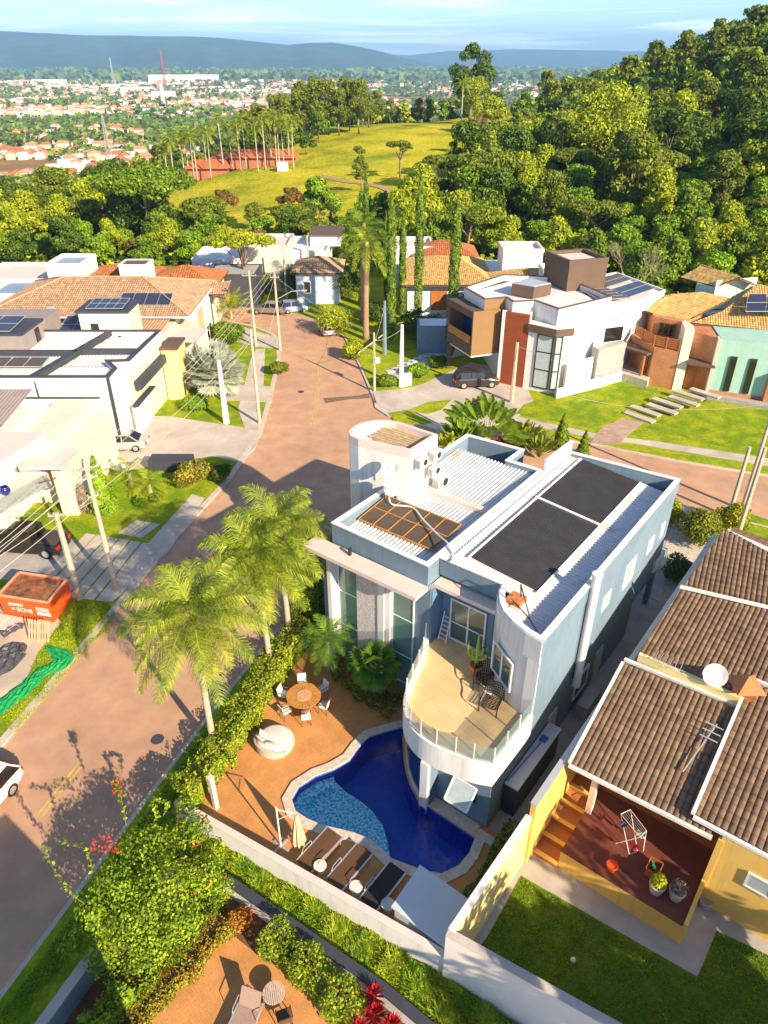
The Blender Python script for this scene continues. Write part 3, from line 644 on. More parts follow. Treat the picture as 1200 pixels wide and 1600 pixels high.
b = MB(); ring(b, HP([(15.88,-6.4),(15.83,-8.47),(17.53,-8.47),(17.23,-12.33),(4.47,-12.33),(4.37,-6.4)]), .26, 8.6, 8.66); part(b, 'parapet_cap', M['white'], hr)
b = MB(); b.hbox(10.45, 10.85, -11.9, -6.6, 7.9, 8.35); part(b, 'roof_beam', M['tan_trim'], hr)
b = MB(); b.wall([(p.x, p.y) for p in HP([(5.3,-3.16),(4.72,-2.98),(4.16,-2.63),(3.7,-2.18),(3.35,-1.5),(3.1,-.76),(2.98,.03)])], .05, 7.45, 8.6, 1); part(b, 'rounded_parapet', M['white'], hr)
# canopies
b = MB(); b.prism(HP([(3.35,-13.3),(3.35,-6.35),(4.38,-6.35),(4.38,-13.3)]), 7.28, 7.5); b.prism(HP([(4.4,-6.33),(4.75,-6.33),(4.75,-3.0),(5.26,-3.0),(5.58,-3.0),(5.58,-6.33)]), 7.28, 7.49); part(b, 'canopy', M['tan_trim'], hr)
# roofs
b = MB(); o0 = H(5.0, -6.15, 8.42); corrug(b, H(5.5,-.2,7.85), H(18.9,-.2,7.85) - H(5.5,-.2,7.85), H(18.9,-6.1,8.42) - H(18.9,-.2,7.85), 54, .05)
for s0_, s1_, t1_ in ((3.28,3.8,-1.25),(3.8,4.3,-2.0),(4.3,5.5,-2.45)):
    zz_ = 7.85 + (t1_ + .2) / -5.9 * .57; corrug(b, H(s0_,-.2,7.85), H(s1_,-.2,7.85) - H(s0_,-.2,7.85), H(s1_,t1_,zz_) - H(s1_,-.2,7.85), round((s1_-s0_)*4), .05)
part(b, 'sheet_roof', M['metalroof'], hr)
b = MB(); corrug(b, H(4.7,-12.1,8.0), H(4.7,-6.6,8.0) - H(4.7,-12.1,8.0), H(10.45,-12.1,8.1) - H(4.7,-12.1,8.0), 24, .07)
corrug(b, H(10.85,-12.1,8.1), H(10.85,-6.6,8.1) - H(10.85,-12.1,8.1), H(15.7,-12.1,8.3) - H(10.85,-12.1,8.1), 24, .07); part(b, 'sheet_roof', M['metalroof'], hr)
# chop: cover curved corner outside the parapet is avoided by keeping the sheet inside it
# solar collectors
def slab_on(s0, s1, t0, t1, zf, h=.05):
    q = [H(s0,t0,zf(s0,t0)), H(s1,t0,zf(s1,t0)), H(s1,t1,zf(s1,t1)), H(s0,t1,zf(s0,t1))]; return q
rf = lambda s, t: 7.85 + (t + .2) / (-5.9) * .57
for s0, s1 in ((6.45, 13.05), (13.3, 19.0)):
    b = MB(); nst = 1
    q = slab_on(s0, min(s1, 18.75), -5.35, -1.88, lambda s, t: rf(s, t) + .09); b.hexa(*q, .03)
    for k in range(1, 40):
        sx = s0 + (min(s1,18.75) - s0) * k / 40; q = slab_on(sx - .035, sx + .035, -5.33, -1.9, lambda s, t: rf(s, t) + .122); b.hexa(*q, .02)
    part(b, 'heating_mat', M['mat_black'], hr)
b = MB(); q = slab_on(13.09, 13.24, -5.5, -1.85, lambda s, t: rf(s, t) + .14); b.hexa(*q, .05)
b.hexa(*slab_on(6.3, 18.7, -1.86, -1.78, lambda s, t: rf(s, t) + .12), .06); b.hexa(*slab_on(6.3, 18.7, -5.46, -5.38, lambda s, t: rf(s, t) + .12), .06); part(b, 'mat_header', M['white'], hr)
for i in range(5):
    for j in range(2):
        b = MB(); s0 = 6.2 + j * 1.18; t0 = -11.85 + i * .93
        q = [H(s0,t0,8.16+j*.12), H(s0+1.1,t0,8.27+j*.12), H(s0+1.1,t0+.85,8.27+j*.12), H(s0,t0+.85,8.16+j*.12)]; b.hexa(*q, .05)
        o = part(b, 'solar_collector', M['solar_b'], hr)
b = MB()
for t0 in [-11.9 + i * .93 for i in range(6)]: b.beam(H(6.1,t0,8.15), H(8.6,t0,8.41), .05, .07)
for s0, z_ in ((6.12,8.14),(7.34,8.27),(8.52,8.39)): b.beam(H(s0,-11.9,z_), H(s0,-7.25,z_), .06, .08)
part(b, 'collector_frame', M['deckwood'], hr)
# hatch
b = MB(); b.hbox(4.75, 5.45, -2.6, -1.9, 8.2, 8.42); part(b, 'roof_hatch', M['terracotta'], hr); b = MB(); b.hbox(4.7,5.5,-2.65,-1.85,8.0,8.2); part(b, 'hatch_kerb', M['white'], hr)
# --- tower
b = MB(); tw = HP([(9.45,-11.05),(8.85,-14.1),(8.95,-14.75),(9.4,-15.2),(10.1,-15.35),(10.8,-15.2),(11.4,-14.85),(11.8,-14.3),(11.95,-13.7),(11.95,-11.05)])
b.prism(tw, 0, 10.55); part(b, 'water_tower', M['white'], hr)
b = MB(); ring(b, tw, .22, 10.55, 11.0); part(b, 'tower_parapet', M['tan_trim'], hr)
b = MB()
for k in range(9): b.hbox(9.55 + k * .25, 9.75 + k * .25, -14.3 if 1 < k < 8 else -13.8, -11.6, 10.56, 10.68)
part(b, 'tower_roof', mat('tower_slats', (.5,.36,.2), .8, .25, 4), hr)
# --- facade toward the pool
b = MB(); b.hbox(4.15, 4.48, -10.5, -9.15, .1, 7.26); part(b, 'stone_panel', M['rubble'], hr)
b = MB(); b.hbox(4.1, 4.48, -9.13, -8.75, .1, 7.26); b.hbox(4.25, 4.48, -8.7, -8.5, .1, 7.26); b.hbox(3.9, 4.48, -12.25, -12.0, .1, 7.26); part(b, 'column', M['white'], hr)
b = MB(); b.hbox(4.3, 4.48, -12.9, -12.3, .1, 7.26); part(b, 'end_wall', M['blue'], hr)
gw = mat('green_window_glass', (.13,.25,.22), .08, .1, 1, spec=.9)
windowS(4.48, -11.98, -10.55, .5, 7.2, hr, gw, (), (4.65, 2.4), .06)
windowS(4.48, -8.48, -7.15, .5, 7.2, hr, gw, (), (4.8, 2.4), .06)
b = MB(); b.hbox(4.05, 4.2, -10.9, -10.78, 7.5, 7.9); part(b, 'roof_light', M['dark'], hr)
b = MB(); b.prism(HP([(4.4,-6.9),(4.4,-6.28),(5.55,-6.28),(5.55,-6.24),(4.48,-6.24)]), 3, 7.27); 
# blue recessed wall behind the balcony
b = MB(); b.hbox(5.5, 5.6, -6.2, -5.75, 4.0, 7.27); b.hbox(5.5, 5.6, -3.72, -3.4, 4, 7.27); b.hbox(5.5, 5.6, -5.75, -3.72, 6.5, 7.27); part(b, 'recess_wall', M['navy'], hr)
b = MB(); b.hbox(4.55, 5.5, -6.27, -6.2, 4, 7.27); part(b, 'recess_side', M['navy'], hr)
windowS(5.48, -5.72, -3.75, 4.02, 6.48, hr, M['glass'], (-4.7,), (5.1,), .08, name='balcony_door')
# bedroom window on the curve
def segwin(a, b_, z0, z1, name='window'):
    A, B = H(*a), H(*b_); d = (B - A).normalized(); nrm = Vector((d.y, -d.x, 0)); 
    if nrm.dot(US) > 0: nrm = -nrm
    f = MB(); 
    for p0, p1, q0, q1 in ((0, .07, z0, z1), (1 - .07, 1, z0, z1), (.47, .53, z0, z1)):
        x0, x1 = A.lerp(B, p0), A.lerp(B, p1); f.hexa(*[Vector((v.x, v.y, q0)) for v in (x0 + nrm * .02, x1 + nrm * .02, x1 + nrm * .1, x0 + nrm * .1)], q1 - q0)
    for q0 in (z0 - .06, z1): f.hexa(*[Vector((v.x, v.y, q0)) for v in (A + nrm * .02, B + nrm * .02, B + nrm * .1, A + nrm * .1)], .07)
    o = part(f, name, M['steel'], hr)
    g = MB(); g.hexa(*[Vector((v.x, v.y, z0)) for v in (A + nrm * .03, B + nrm * .03, B + nrm * .06, A + nrm * .06)], z1 - z0); sub(g, 'pane', M['glass'], o, hr)
segwin((4.1,-2.55),(3.22,-1.12), 5.0, 6.5)
# side wall details
windowT(0.0, 12.7, 14.1, 5.1, 6.6, hr, M['curtain'], .16); windowT(0.0, 9.9, 10.9, 5.5, 6.4, hr, M['curtain'], .14)
windowT(0.0, 15.9, 16.8, 5.5, 6.4, hr, M['curtain'], .14); windowT(0.0, 17.9, 18.5, 5.5, 6.4, hr, M['curtain'], .14)
windowT(0.0, 8.2, 9.8, .9, 2.3, hr, M['glass'], .08); 
for q in (10.6, 5.2):
    b = MB(); b.hbox(q, q + .95, -.02, .06, .1, 2.3); part(b, 'side_door', M['alu'], hr)
b = MB(); b.tube([H(7.65,.22,9.2), H(7.65,.22,2.6)], .2, 14); b.tube([H(7.65,.22,9.2), H(7.65,.22,9.32)], .24, 14); part(b, 'rain_pipe', M['white'], hr)
b = MB(); b.tube([H(7.35,.1,8.6), H(7.35,.1,3.2)], .025, 6); part(b, 'side_cable', M['cable'], hr)
b = MB(); b.hbox(15.7, 19.4, -.28, -.02, 2.4, 2.98); b.hbox(19.1, 19.4, -6, -.3, 2.4, 2.98); part(b, 'carport_beam', M['navy'], hr)
for s_, t_ in ((19.25,-.15),(19.1,-5.8)):
    b = MB(); b.hbox(s_-.2, s_+.15, t_-.15, t_+.13, 0, 2.39); part(b, 'pillar', M['navy'], hr)
b = MB(); b.hbox(18.2, 20.3, -.2, .12, 2.99, 3.6); b.hbox(19.5,20.3,-3.5,-.22,2.99,3.5); part(b, 'rear_balcony', M['white'], hr)
b = MB(); b.hbox(8.1, 9.7, .3, .9, .1, 1.0); part(b, 'utility_box', M['grey'], hr)
# balcony slab, rim, deck
rim = [(3.2,.05),(-.07,.03),(-.41,-.73),(-.57,-1.5),(-.72,-2.36),(-.68,-3.2),(-.4,-3.96),(.13,-4.61),(.89,-5.1),(1.79,-5.42),(2.76,-5.72),(3.59,-6.02),(4.5,-6.5)]
def cat(pts, k=4):
    out = []
    for i in range(len(pts) - 1):
        p0, p1, p2, p3 = [Vector(pts[max(0, min(len(pts) - 1, j))]) for j in (i - 1, i, i + 1, i + 2)]
        for q in range(k):
            u = q / k; out.append(tuple(.5 * ((2 * p1) + (p2 - p0) * u + (2 * p0 - 5 * p1 + 4 * p2 - p3) * u * u + (3 * p1 - p0 - 3 * p2 + p3) * u ** 3)))
    return out + [tuple(pts[-1])]
crim = [rim[0]] + cat(rim[1:], 4)
b = MB(); b.prism(HP(crim + [(5.55,-6.2),(5.55,-3.3)] + curve[::-1][1:-1]), 2.99, 4.0); part(b, 'balcony_slab', M['white'], hr)
b = MB(); b.wall([(p.x, p.y) for p in HP(crim)], .2, 4.0, 4.3, -1 if False else 1); 
b = MB(); P_ = HP(crim); 
b.wall([(p.x, p.y) for p in P_], .22, 4.001, 4.3, -1); part(b, 'balcony_rim', M['white'], hr)
b = MB(); dk = [(3.15,-.2),(.15,-.2),(-.15,-.85),(-.33,-1.6),(-.48,-2.4),(-.44,-3.15),(-.2,-3.85),(.28,-4.4),(1.0,-4.88),(1.9,-5.2),(2.85,-5.5),(3.65,-5.8),(4.5,-6.18),(5.48,-6.18),(5.48,-3.4)] + curve[::-1][1:-1]
b.sheet(HP(dk), 4.02); part(b, 'balcony_floor', brickmat('cream_floor_tiles', (.74,.55,.27,1), (.7,.5,.24,1), (.58,.4,.2,1), .75, .75, TH, .012, .15, offset=0, rough=.5), hr)
posts = [crim[0]] + [(1.0 + .0, .04)] + [(2.1,.04)] + [crim[i] for i in range(1, 46, 4)]
for s_, t_ in posts:
    b = MB(); off = -.1 if t_ > -.5 else .1
    p = H(s_, t_); c_ = H(2.2, -3.0) - p; c_.normalize(); p = p + c_ * .1; b.box((p.x, p.y, 4.3), .05, .05, .92, TH); part(b, 'railing_post', M['white'], hr)
b = MB(); gp = []
for q in crim: p = H(*q); c_ = (H(2.2, -3.0) - p).normalized(); gp.append(p + c_ * .1)
b.wall([(p.x, p.y) for p in gp], .02, 4.34, 5.18); part(b, 'railing_glass', M['ghost'], hr)
# curved glazing below and pillar, wall window
lowc = HP([(2.6,-5.75),(1.7,-5.47),(.95,-4.87),(.3,-4.27),(-.14,-3.72),(-.47,-3.12)])
b = MB(); b.wall([(p.x, p.y) for p in lowc], .05, .5, 2.97, -1); part(b, 'curved_glazing', M['glass_b'], hr)
b = MB()
for p in lowc: b.box((p.x, p.y, .45), .07, .07, 2.52, TH)
part(b, 'glazing_bar', M['alu'], hr)
b = MB(); b.wall([(p.x, p.y) for p in lowc], .09, -.2, .5, -1); part(b, 'mosaic_base', M['rubble'], hr)
b = MB(); b.hbox(-.8, -.02, -3.0, -2.62, -.3, 2.97); part(b, 'pillar', M['white'], hr)
f = MB(); A0 = [H(-.02,-1.75,2.2), H(-.02,-.65,2.2), H(-.75,-.65,1.45), H(-.75,-1.75,1.45)]
for i in range(4): f.beam(A0[i], A0[(i + 1) % 4], .09, .06)
o = part(f, 'awning_window', M['steel'], hr); g = MB(); g.hexa(*[a_ + Vector((0,0,.02)) for a_ in A0], .02); sub(g, 'pane', M['curtain'], o, hr)
b = MB(); b.hbox(-.03, .0, -1.75, -.65, 1.3, 2.2); part(b, 'window_opening', M['glass_k'], hr)
# things on the house: air conditioners, dishes, cables
def acunit(p, rz, label, s=1.0):
    r = thing('air_conditioner', p, label, 'air conditioner', 'air conditioners on the water tower')
    c, s_ = math.cos(rz), math.sin(rz); r.rotation_euler = (0, 0, rz)
    b = MB(); b.box((0,0,0), .85*s, .35*s, .6*s); o = b.build('casing', M['fabric'], r, origin=(0,0,0))
    b = MB(); b.tube([(.12*s,-.18*s,.3*s),(.12*s,-.2*s,.3*s)], .2*s, 18); b.build('fan_grille', M['dark'], r, origin=(0,0,0))
    b = MB()
    for k in range(7): b.box((-.43*s, 0, .06*s + k*.07*s), .012, .3*s, .03)
    b.build('side_grille', M['grey'], r, origin=(0,0,0))
    b = MB(); b.box((-.3*s,.1,-.06),.04,.5,.05); b.box((.3*s,.1,-.06),.04,.5,.05); b.build('bracket', M['alu'], r, origin=(0,0,0)); return r
for (s_, t_, z_), lb in zip([(10.0,-10.72,10.25),(11.3,-10.72,10.15),(11.05,-10.6,9.35),(11.6,-10.5,8.35)], ['small air conditioner nearest the corner of the white water tower','air conditioner highest and farthest right on the white water tower','air conditioner in the middle of the cluster on the white tower','largest air conditioner, lowest on the white tower wall above the roof']):
    acunit(H(s_, t_, z_ - .3), TH, lb, .9 if z_ > 9 else 1.2)
acunit(H(8.9,-11.75,8.15), TH - R(90), 'cream unit standing at the foot of the white tower beside the dishes', 1.0)
def satdish(p, nrm, r, label, grp='satellite dishes'):
    t_ = thing('satellite_dish', p, label, 'satellite dish', grp); p = Vector(p); nrm = Vector(nrm).normalized()
    b = MB(); b.dish(p, nrm, r, r * .28, 24); b.build('reflector', M['white'], t_)
    b = MB(); foc = p + nrm * r * .9; b.tube([p - Vector((0,0,r*.9)), foc], .02, 6); b.tube([foc, foc - nrm * .08], .05, 8); b.build('feed_arm', M['alu'], t_)
    b = MB(); b.tube([p - nrm * r*.3, p - nrm * r*.45, p - nrm * r*.45 - Vector((0,0,r*1.3))], .03, 8); b.build('mast', M['alu'], t_); return t_
satdish(H(8.55,-11.75,10.15), (-.3,-.75,.5), .46, 'white satellite dish, the upper one in front of the white tower'); satdish(H(8.2,-11.3,9.3), (-.2,-.8,.5), .46, 'white satellite dish, the lower one at the tower foot')
b = MB(); pts = [H(8.3,-11.6,8.7), H(7.9,-11.1,8.5), H(8.3,-10.1,8.5), H(7.6,-8.9,8.55), H(6.9,-7.6,8.6), H(6.3,-6.6,8.78), H(5.7,-5.9,8.7), H(5.2,-5.7,8.75)]
b.tube(cat([tuple(p) for p in pts], 4), .045, 7); single(b, 'roof_cable', M['steel'], 'pale thick cable snaking from the tower across the sheet roof of the blue house', 'cable')
b = MB(); b.tube([H(5.0,-2.0,8.66), H(4.6,-1.9,9.6), H(3.9,-1.0,8.7)], .03, 6); b.tube([H(4.9,-2.4,8.4), H(4.2,-1.2,8.45), H(3.6,-.5,8.5)], .03, 6); single(b, 'roof_hose', M['cable'], 'dark hose looping over the rounded corner of the roof by the orange hatch', 'hose')
# white and yellow boundary walls, slab roof of pump room
def bwall(name, pts, th, z0, z1, m, cap, label, side=0, capm=None):
    r = thing(name, (*H(*pts[0])[:2], 0), label, 'wall'); P_ = [(p.x, p.y) for p in HP(pts)]
    b = MB(); b.wall(P_, th, z0, z1, side); part(b, 'wall_body', m, r)
    b = MB(); zz = z1; b.wall(P_, th + .06, zz, [q + .05 for q in zz] if isinstance(zz, list) else zz + .05, side); part(b, 'coping', capm or M['conc'], r); return r
bwall('garden_wall', [(-7.75,-10.75),(-5.98,1.76)], .22, -.12, 1.42, M['white'], 0, 'low white wall closing the pool terrace, between loungers and the grass strip', 0, M['tan_trim'])
b = MB(); pr2 = thing('pump_room', H(-5,.4,0), 'low flat-roofed pump room between the pool and the tall boundary wall, its roof mostly in blue shade', 'outbuilding')
b.hbox(-5.75,-4.0,-.65,1.72,.1,1.45); part(b, 'wall_body', M['white'], pr2)
b = MB(); b.prism(HP([(-5.84,-.75),(-3.85,-.85),(-3.85,1.76),(-5.83,1.76)]), 1.45, 1.56); part(b, 'roof', mat('pale_roof_screed', (.55,.6,.62), .8, .06, 1), pr2)
# side cabinet along passage
cb = thing('side_cabinet', H(3,.35,0), 'long low pale-topped cabinet standing against the shaded side wall of the blue house', 'cabinet')
b = MB(); b.hbox(1.2,5.3,.04,.62,.1,1.9); part(b, 'body', M['charcoal'], cb); b = MB(); b.hbox(1.15,5.35,.03,.68,1.9,1.97); part(b, 'top', mat('cabinet_top',(.45,.48,.52),.6,.05,2), cb)
b = MB(); b.tube([H(1.3,.1,2.0), H(4.1,.3,2.03)], .02, 6); b.box(H(4.3,.3,1.98), .35, .3, .04, TH); single(b, 'pool_net', mat('blue_plastic', (.02,.1,.4), .5, .1, 3), 'blue pool skimmer on a long pole lying on the side cabinet', 'pool net')
# ================================================================ pool terrace furniture
def L3(root, s, t, z): return H(s, t, z)
def chair_at(root_p, rz, label, m1, m2, group, name='dining_chair', cat='chair'):
    r = thing(name, root_p, label, cat, group, rz); o0 = (0, 0, 0)
    b = MB(); b.box((0,0,.43), .46, .46, .05); b.build('seat', m2, r, origin=o0)
    b = MB(); b.hexa((-.23,.2,.48),(.23,.2,.48),(.23,.24,.48),(-.23,.24,.48), Vector((0,.08,.42))); b.build('backrest', m2, r, origin=o0)
    for x in (-.2, .2):
        for y in (-.2, .2):
            b = MB(); b.tube([(x, y, .43), (x * 1.15, y * 1.15, 0)], .018, 6); b.build('leg', m1, r, origin=o0)
    for x in (-.25, .25):
        b = MB(); b.tube([(x, .22, .68), (x, -.18, .66), (x, -.2, .43)], .018, 6); b.build('armrest', m1, r, origin=o0)
    return r
tp_ = H(.36, -10.97, ZP)
r = thing('round_table', tp_, 'round slatted wooden dining table on the terracotta terrace beside the hedge', 'table')
b = MB(); c_ = Vector((0,0,0))
for k in range(28):
    a0, a1 = 2 * math.pi * k / 28 + .012, 2 * math.pi * (k + 1) / 28 - .012
    b.prism([Vector((rr_ * math.cos(a), rr_ * math.sin(a), 0)) for rr_, a in ((.42, a0), (.88, a0), (.88, a1), (.42, a1))], .72, .76)
b.build('table_top', M['deckwood'], r, origin=(0,0,0))
b = MB(); b.lathe((0,0,0), [(.0,.79),(.37,.79),(.37,.77),(.3,.76),(0,.76)], 28); b.cyl((0,0,.7), .42, .055, 28); b.build('turntable', mat('turntable_wood', (.6,.33,.16), .5, .2, 8), r, origin=(0,0,0))
b = MB(); b.lathe((0,0,0), [(.36,0),(.36,.05),(.09,.1),(.09,.7),(.3,.72)], 16); b.build('pedestal', M['brown'], r, origin=(0,0,0))
for k, lb in enumerate(['chair with a striped cushion on the near side of the round table','chair in shade on the pool side of the round table','pale backed chair behind the round table, toward the house','pale backed chair at the round table, nearest the courtyard palms','chair on the hedge side of the round table','chair at the round table nearest the daybed']):
    a = R(-60 + 60 * k) - R(20); p = tp_ + Vector((1.12 * math.cos(a), 1.12 * math.sin(a), 0)); chair_at(p, a - R(90), lb, M['brown'], M['fabric'], 'chairs around the round terrace table')
dp = H(-2.34, -10.37, ZP); r = thing('daybed', dp, 'round pale rattan daybed with cream mattress and cushions beside the hedge', 'daybed', None, TH); oz = (0,0,0)
b = MB(); b.lathe(oz, [(.86,0),(.95,.2),(.93,.38),(.86,.4),(0,.4)], 36); b.build('base', M['rattan'], r, origin=oz, smooth=False)
b = MB(); b.lathe(oz, [(.0,.58),(.7,.58),(.82,.54),(.85,.47),(.82,.4)], 36); b.build('mattress', M['fabric'], r, origin=oz, smooth=True)
b = MB()
n_ = 20
P0 = [(math.cos(R(100 + 160 * k / n_)), math.sin(R(100 + 160 * k / n_)), k) for k in range(n_ + 1)]
for i in range(n_):
    (x0, y0, k0), (x1, y1, k1) = P0[i], P0[i + 1]; h0 = .4 + .32 * math.sin(math.pi * k0 / n_); h1 = .4 + .32 * math.sin(math.pi * k1 / n_)
    b.add([(x0*.87,y0*.87,.38),(x1*.87,y1*.87,.38),(x1*.96,y1*.96,.38),(x0*.96,y0*.96,.38),(x0*.9,y0*.9,h0),(x1*.9,y1*.9,h1),(x1*.99,y1*.99,h1),(x0*.99,y0*.99,h0)], [[4,5,6,7],[0,1,5,4],[3,7,6,2]])
b.build('back_rim', M['rattan'], r, origin=oz)
def cushion(b, c, w, h, d, ang, tilt):
    c = Vector(c); Mx = Matrix.Rotation(ang, 3, 'Z') @ Matrix.Rotation(tilt, 3, 'X'); V = []; n = 7
    for side in (1, -1):
        for i in range(n):
            for j in range(n):
                u, v = i / (n - 1) * 2 - 1, j / (n - 1) * 2 - 1; th_ = d * (max(0, (1 - u ** 4) * (1 - v ** 4))) ** .5
                V.append(c + Mx @ Vector((u * w * (1 - .07 * (1 - v * v) * 0), v * h, side * th_)))
    F = []
    for s_ in range(2):
        for i in range(n - 1):
            for j in range(n - 1): a_ = s_ * n * n + i * n + j; F.append([a_, a_ + n, a_ + n + 1, a_ + 1])
    b.add(V, F)
for k, (c_, an, w_) in enumerate([((-.55,.25,.74), R(80), .3), ((-.5,-.2,.72), R(110), .28), ((-.3,.45,.66), R(40), .26)]):
    b = MB(); cushion(b, c_, w_, w_, .09, an, R(50)); b.build('cushion', M['fabric'], r, origin=oz, smooth=True)
# loungers
def lounger(o, rz, label, back=0.0, m=None, group='brown sling loungers beside the pool', lift=None):
    r = thing('sun_lounger', o, label, 'lounger', group, rz); z = .34; fr = M['alu']
    for x in (-.41, .41):
        b = MB(); b.box((x, .0, z - .03), .065, 1.95, .05); b.build('side_rail', fr, r, origin=oz)
        for y in (-.8, .65):
            b = MB(); b.box((x, y, 0), .045, .05, z - .02); b.build('leg', fr, r, origin=oz)
    b = MB(); b.hexa((-.38,-.95,z),(.38,-.95,z),(.38,.3,z),(-.38,.3,z), .02); b.build('seat_sling', m or M['sling'], r, origin=oz)
    dz = .68 * math.sin(back); dy = .68 * math.cos(back)
    b = MB(); b.add([(-.38,.31,z+.01),(.38,.31,z+.01),(.38,.31+dy,z+.01+dz),(-.38,.31+dy,z+.01+dz),(-.38,.31,z+.03),(.38,.31,z+.03),(.38,.31+dy,z+.03+dz),(-.38,.31+dy,z+.03+dz)], [[3,2,1,0],[4,5,6,7],[0,1,5,4],[1,2,6,5],[2,3,7,6],[3,0,4,7]]); b.build('backrest', m or M['sling'], r, origin=oz)
    for x in (-.46, .46):
        b = MB(); b.tube([(x,.0,z),(x,.05,z+.2),(x,.5,z+.22),(x,.62,z)], .018, 6); b.build('armrest', fr, r, origin=oz)
    return r
for k, (px_, lb) in enumerate([((500,1327), 'brown sling lounger nearest the folded parasol, foot toward the pool'), ((547,1354), 'brown sling lounger in the middle of the row by the pool edge'), ((599,1384), 'darkest brown sling lounger, beside the pump room roof')]):
    p = at(*px_, ZP + .3); p.z = ZP; lounger(p, TH + R(90) , lb, 0, M['sling2'] if k < 2 else mat('dark_sling', (.035,.028,.025), .8, .1, 20, .2, 120, alpha=.88))
for k, (px_, lb) in enumerate([((500,1353), 'round white side table beside the folded parasol'), ((556,1386), 'round white side table in the gap before the last lounger'), ((606,1413), 'round white side table half hidden beside the pump room')]):
    p = at(*px_, ZP + .4); r = thing('side_table', (p.x, p.y, ZP), lb, 'side table', 'round white side tables')
    b = MB(); b.lathe(oz, [(.0,.45),(.26,.45),(.27,.43),(.26,.41),(0,.41)], 24); b.build('table_top', M['fabric'], r, origin=oz); b = MB(); b.lathe(oz, [(.16,0),(.16,.03),(.04,.06),(.04,.41)], 14); b.build('stem', M['alu'], r, origin=oz)
# folded cantilever parasol
pb = at(439, 1322, ZP); r = thing('parasol', pb, 'folded beige cantilever parasol on a white mast by the low wall', 'parasol')
tip = at(463, 1275, 2.35); hub = at(463, 1335, .9)
b = MB(); b.box(pb, .8, .09, .07, TH); b.box(pb, .09, .8, .06, TH); part(b, 'cross_base', M['alu'], r)
b = MB(); top_ = pb + Vector((0,0,2.6)); b.tube([pb, top_], .035, 8); part(b, 'mast', M['white'], r)
cx = pb + (tip - pb) * 1.0; cx.z = 0; b = MB(); b.tube([pb + Vector((0,0,2.45)), Vector((cx.x, cx.y, 2.5))], .022, 6); b.tube([pb + Vector((0,0,1.8)), Vector((cx.x, cx.y, 2.3)).lerp(pb + Vector((0,0,2.5)), .3)], .018, 6); part(b, 'arm', M['white'], r)
b = MB(); n_ = 32; V = []; prof = [(2.42,.03),(2.2,.07),(1.8,.13),(1.3,.2),(.8,.27),(.62,.24)]
for z_, rr_ in prof:
    for k in range(n_): q = 1 + .22 * math.sin(k * math.pi / 2 + z_); a = 2 * math.pi * k / n_; V.append((cx.x + rr_ * q * math.cos(a), cx.y + rr_ * q * math.sin(a), z_ + .03 * math.sin(k * 1.7)))
b.add(V, [[i * n_ + k, i * n_ + (k + 1) % n_, (i + 1) * n_ + (k + 1) % n_, (i + 1) * n_ + k] for i in range(len(prof) - 1) for k in range(n_)])
part(b, 'folded_canopy', M['beige'], r, smooth=False)
b = MB(); p = at(338,1262,ZP); b.box(p, .2, .2, 2.0, TH); b.box((p.x,p.y,p.z+2.0), .25, .25, .06, TH); single(b, 'gate_post', M['tan_trim'], 'pale square post at the end of the hedge by the low white wall', 'post')
# balcony furniture
cp_ = H(4.1,-3.35,4.02); r = thing('potted_cactus', cp_, 'tall branching cactus in a terracotta pot on the balcony', 'cactus')
b = MB(); b.lathe(cp_, [(.0,0),(.2,0),(.3,.5),(.33,.52),(.33,.58),(.27,.58),(.26,.5),(0,.5)], 20); part(b, 'pot', M['terracotta'], r)
b = MB(); g_ = mat('cactus_flesh', (.28,.42,.06), .7, .2, 12, .3, 40)
def cact(b, pts, r0):
    pts = cat([tuple(Vector(p) ) for p in pts], 3); m = len(pts); V = []; n = 16
    b.tube(pts, [r0 * (.9 + .1 * math.sin(i)) * (1 if i < m - 2 else .6) for i in range(m)], 10)
z0 = cp_.z + .5; u_ = US * .0; X_ = VT
cact(b, [(cp_.x, cp_.y, z0), (cp_.x, cp_.y, z0 + .9), (cp_.x, cp_.y, z0 + 1.9)], .1)
for a_, h0, h1 in ((-.35,.5,1.4),(.33,.4,1.2),(-.18,.3,1.0),(.2,.7,1.6)):
    q = X_ * a_ + US * (a_ * .4); cact(b, [(cp_.x, cp_.y, z0 + h0), (cp_.x + q.x, cp_.y + q.y, z0 + h0 + .15), (cp_.x + q.x * 1.15, cp_.y + q.y * 1.15, z0 + h1)], .075)
part(b, 'stems', g_, r, smooth=True)
def wicker(p, rz, lb):
    r = thing('wicker_armchair', p, lb, 'armchair', 'black woven armchairs on the balcony', rz); k_ = M['black']
    b = MB()
    for i in range(9): y = -.4 + i * .09; b.tube(cat([(-.36,y,.42),(-.2,y,.33),(.2,y,.33),(.36,y,.42)],3), .022, 5)
    for i in range(5): x = -.3 + i * .15; b.tube([(x,-.42,.36),(x,.34,.33)], .018, 5)
    b.build('woven_seat', k_, r, origin=oz)
    b = MB()
    for i in range(9): x = -.34 + i * .085; b.tube(cat([(x,.34,.35),(x*1.1,.5,.65),(x*.8,.66,1.0 - abs(x)*.4)],3), .02, 5)
    for i in range(6): z_ = .42 + i * .1; b.tube(cat([(-.38,.34 + i*.05,z_),(0,.44 + i*.05,z_),(.38,.34 + i*.05,z_)],3), .018, 5)
    b.build('woven_back', k_, r, origin=oz)
    for x in (-.4,.4):
        b = MB(); b.tube(cat([(x,-.45,.0),(x*1.05,-.45,.5),(x*1.08,0,.62),(x,.45,.75),(x*.9,.62,.0)],4), .03, 6); b.build('side_frame', k_, r, origin=oz)
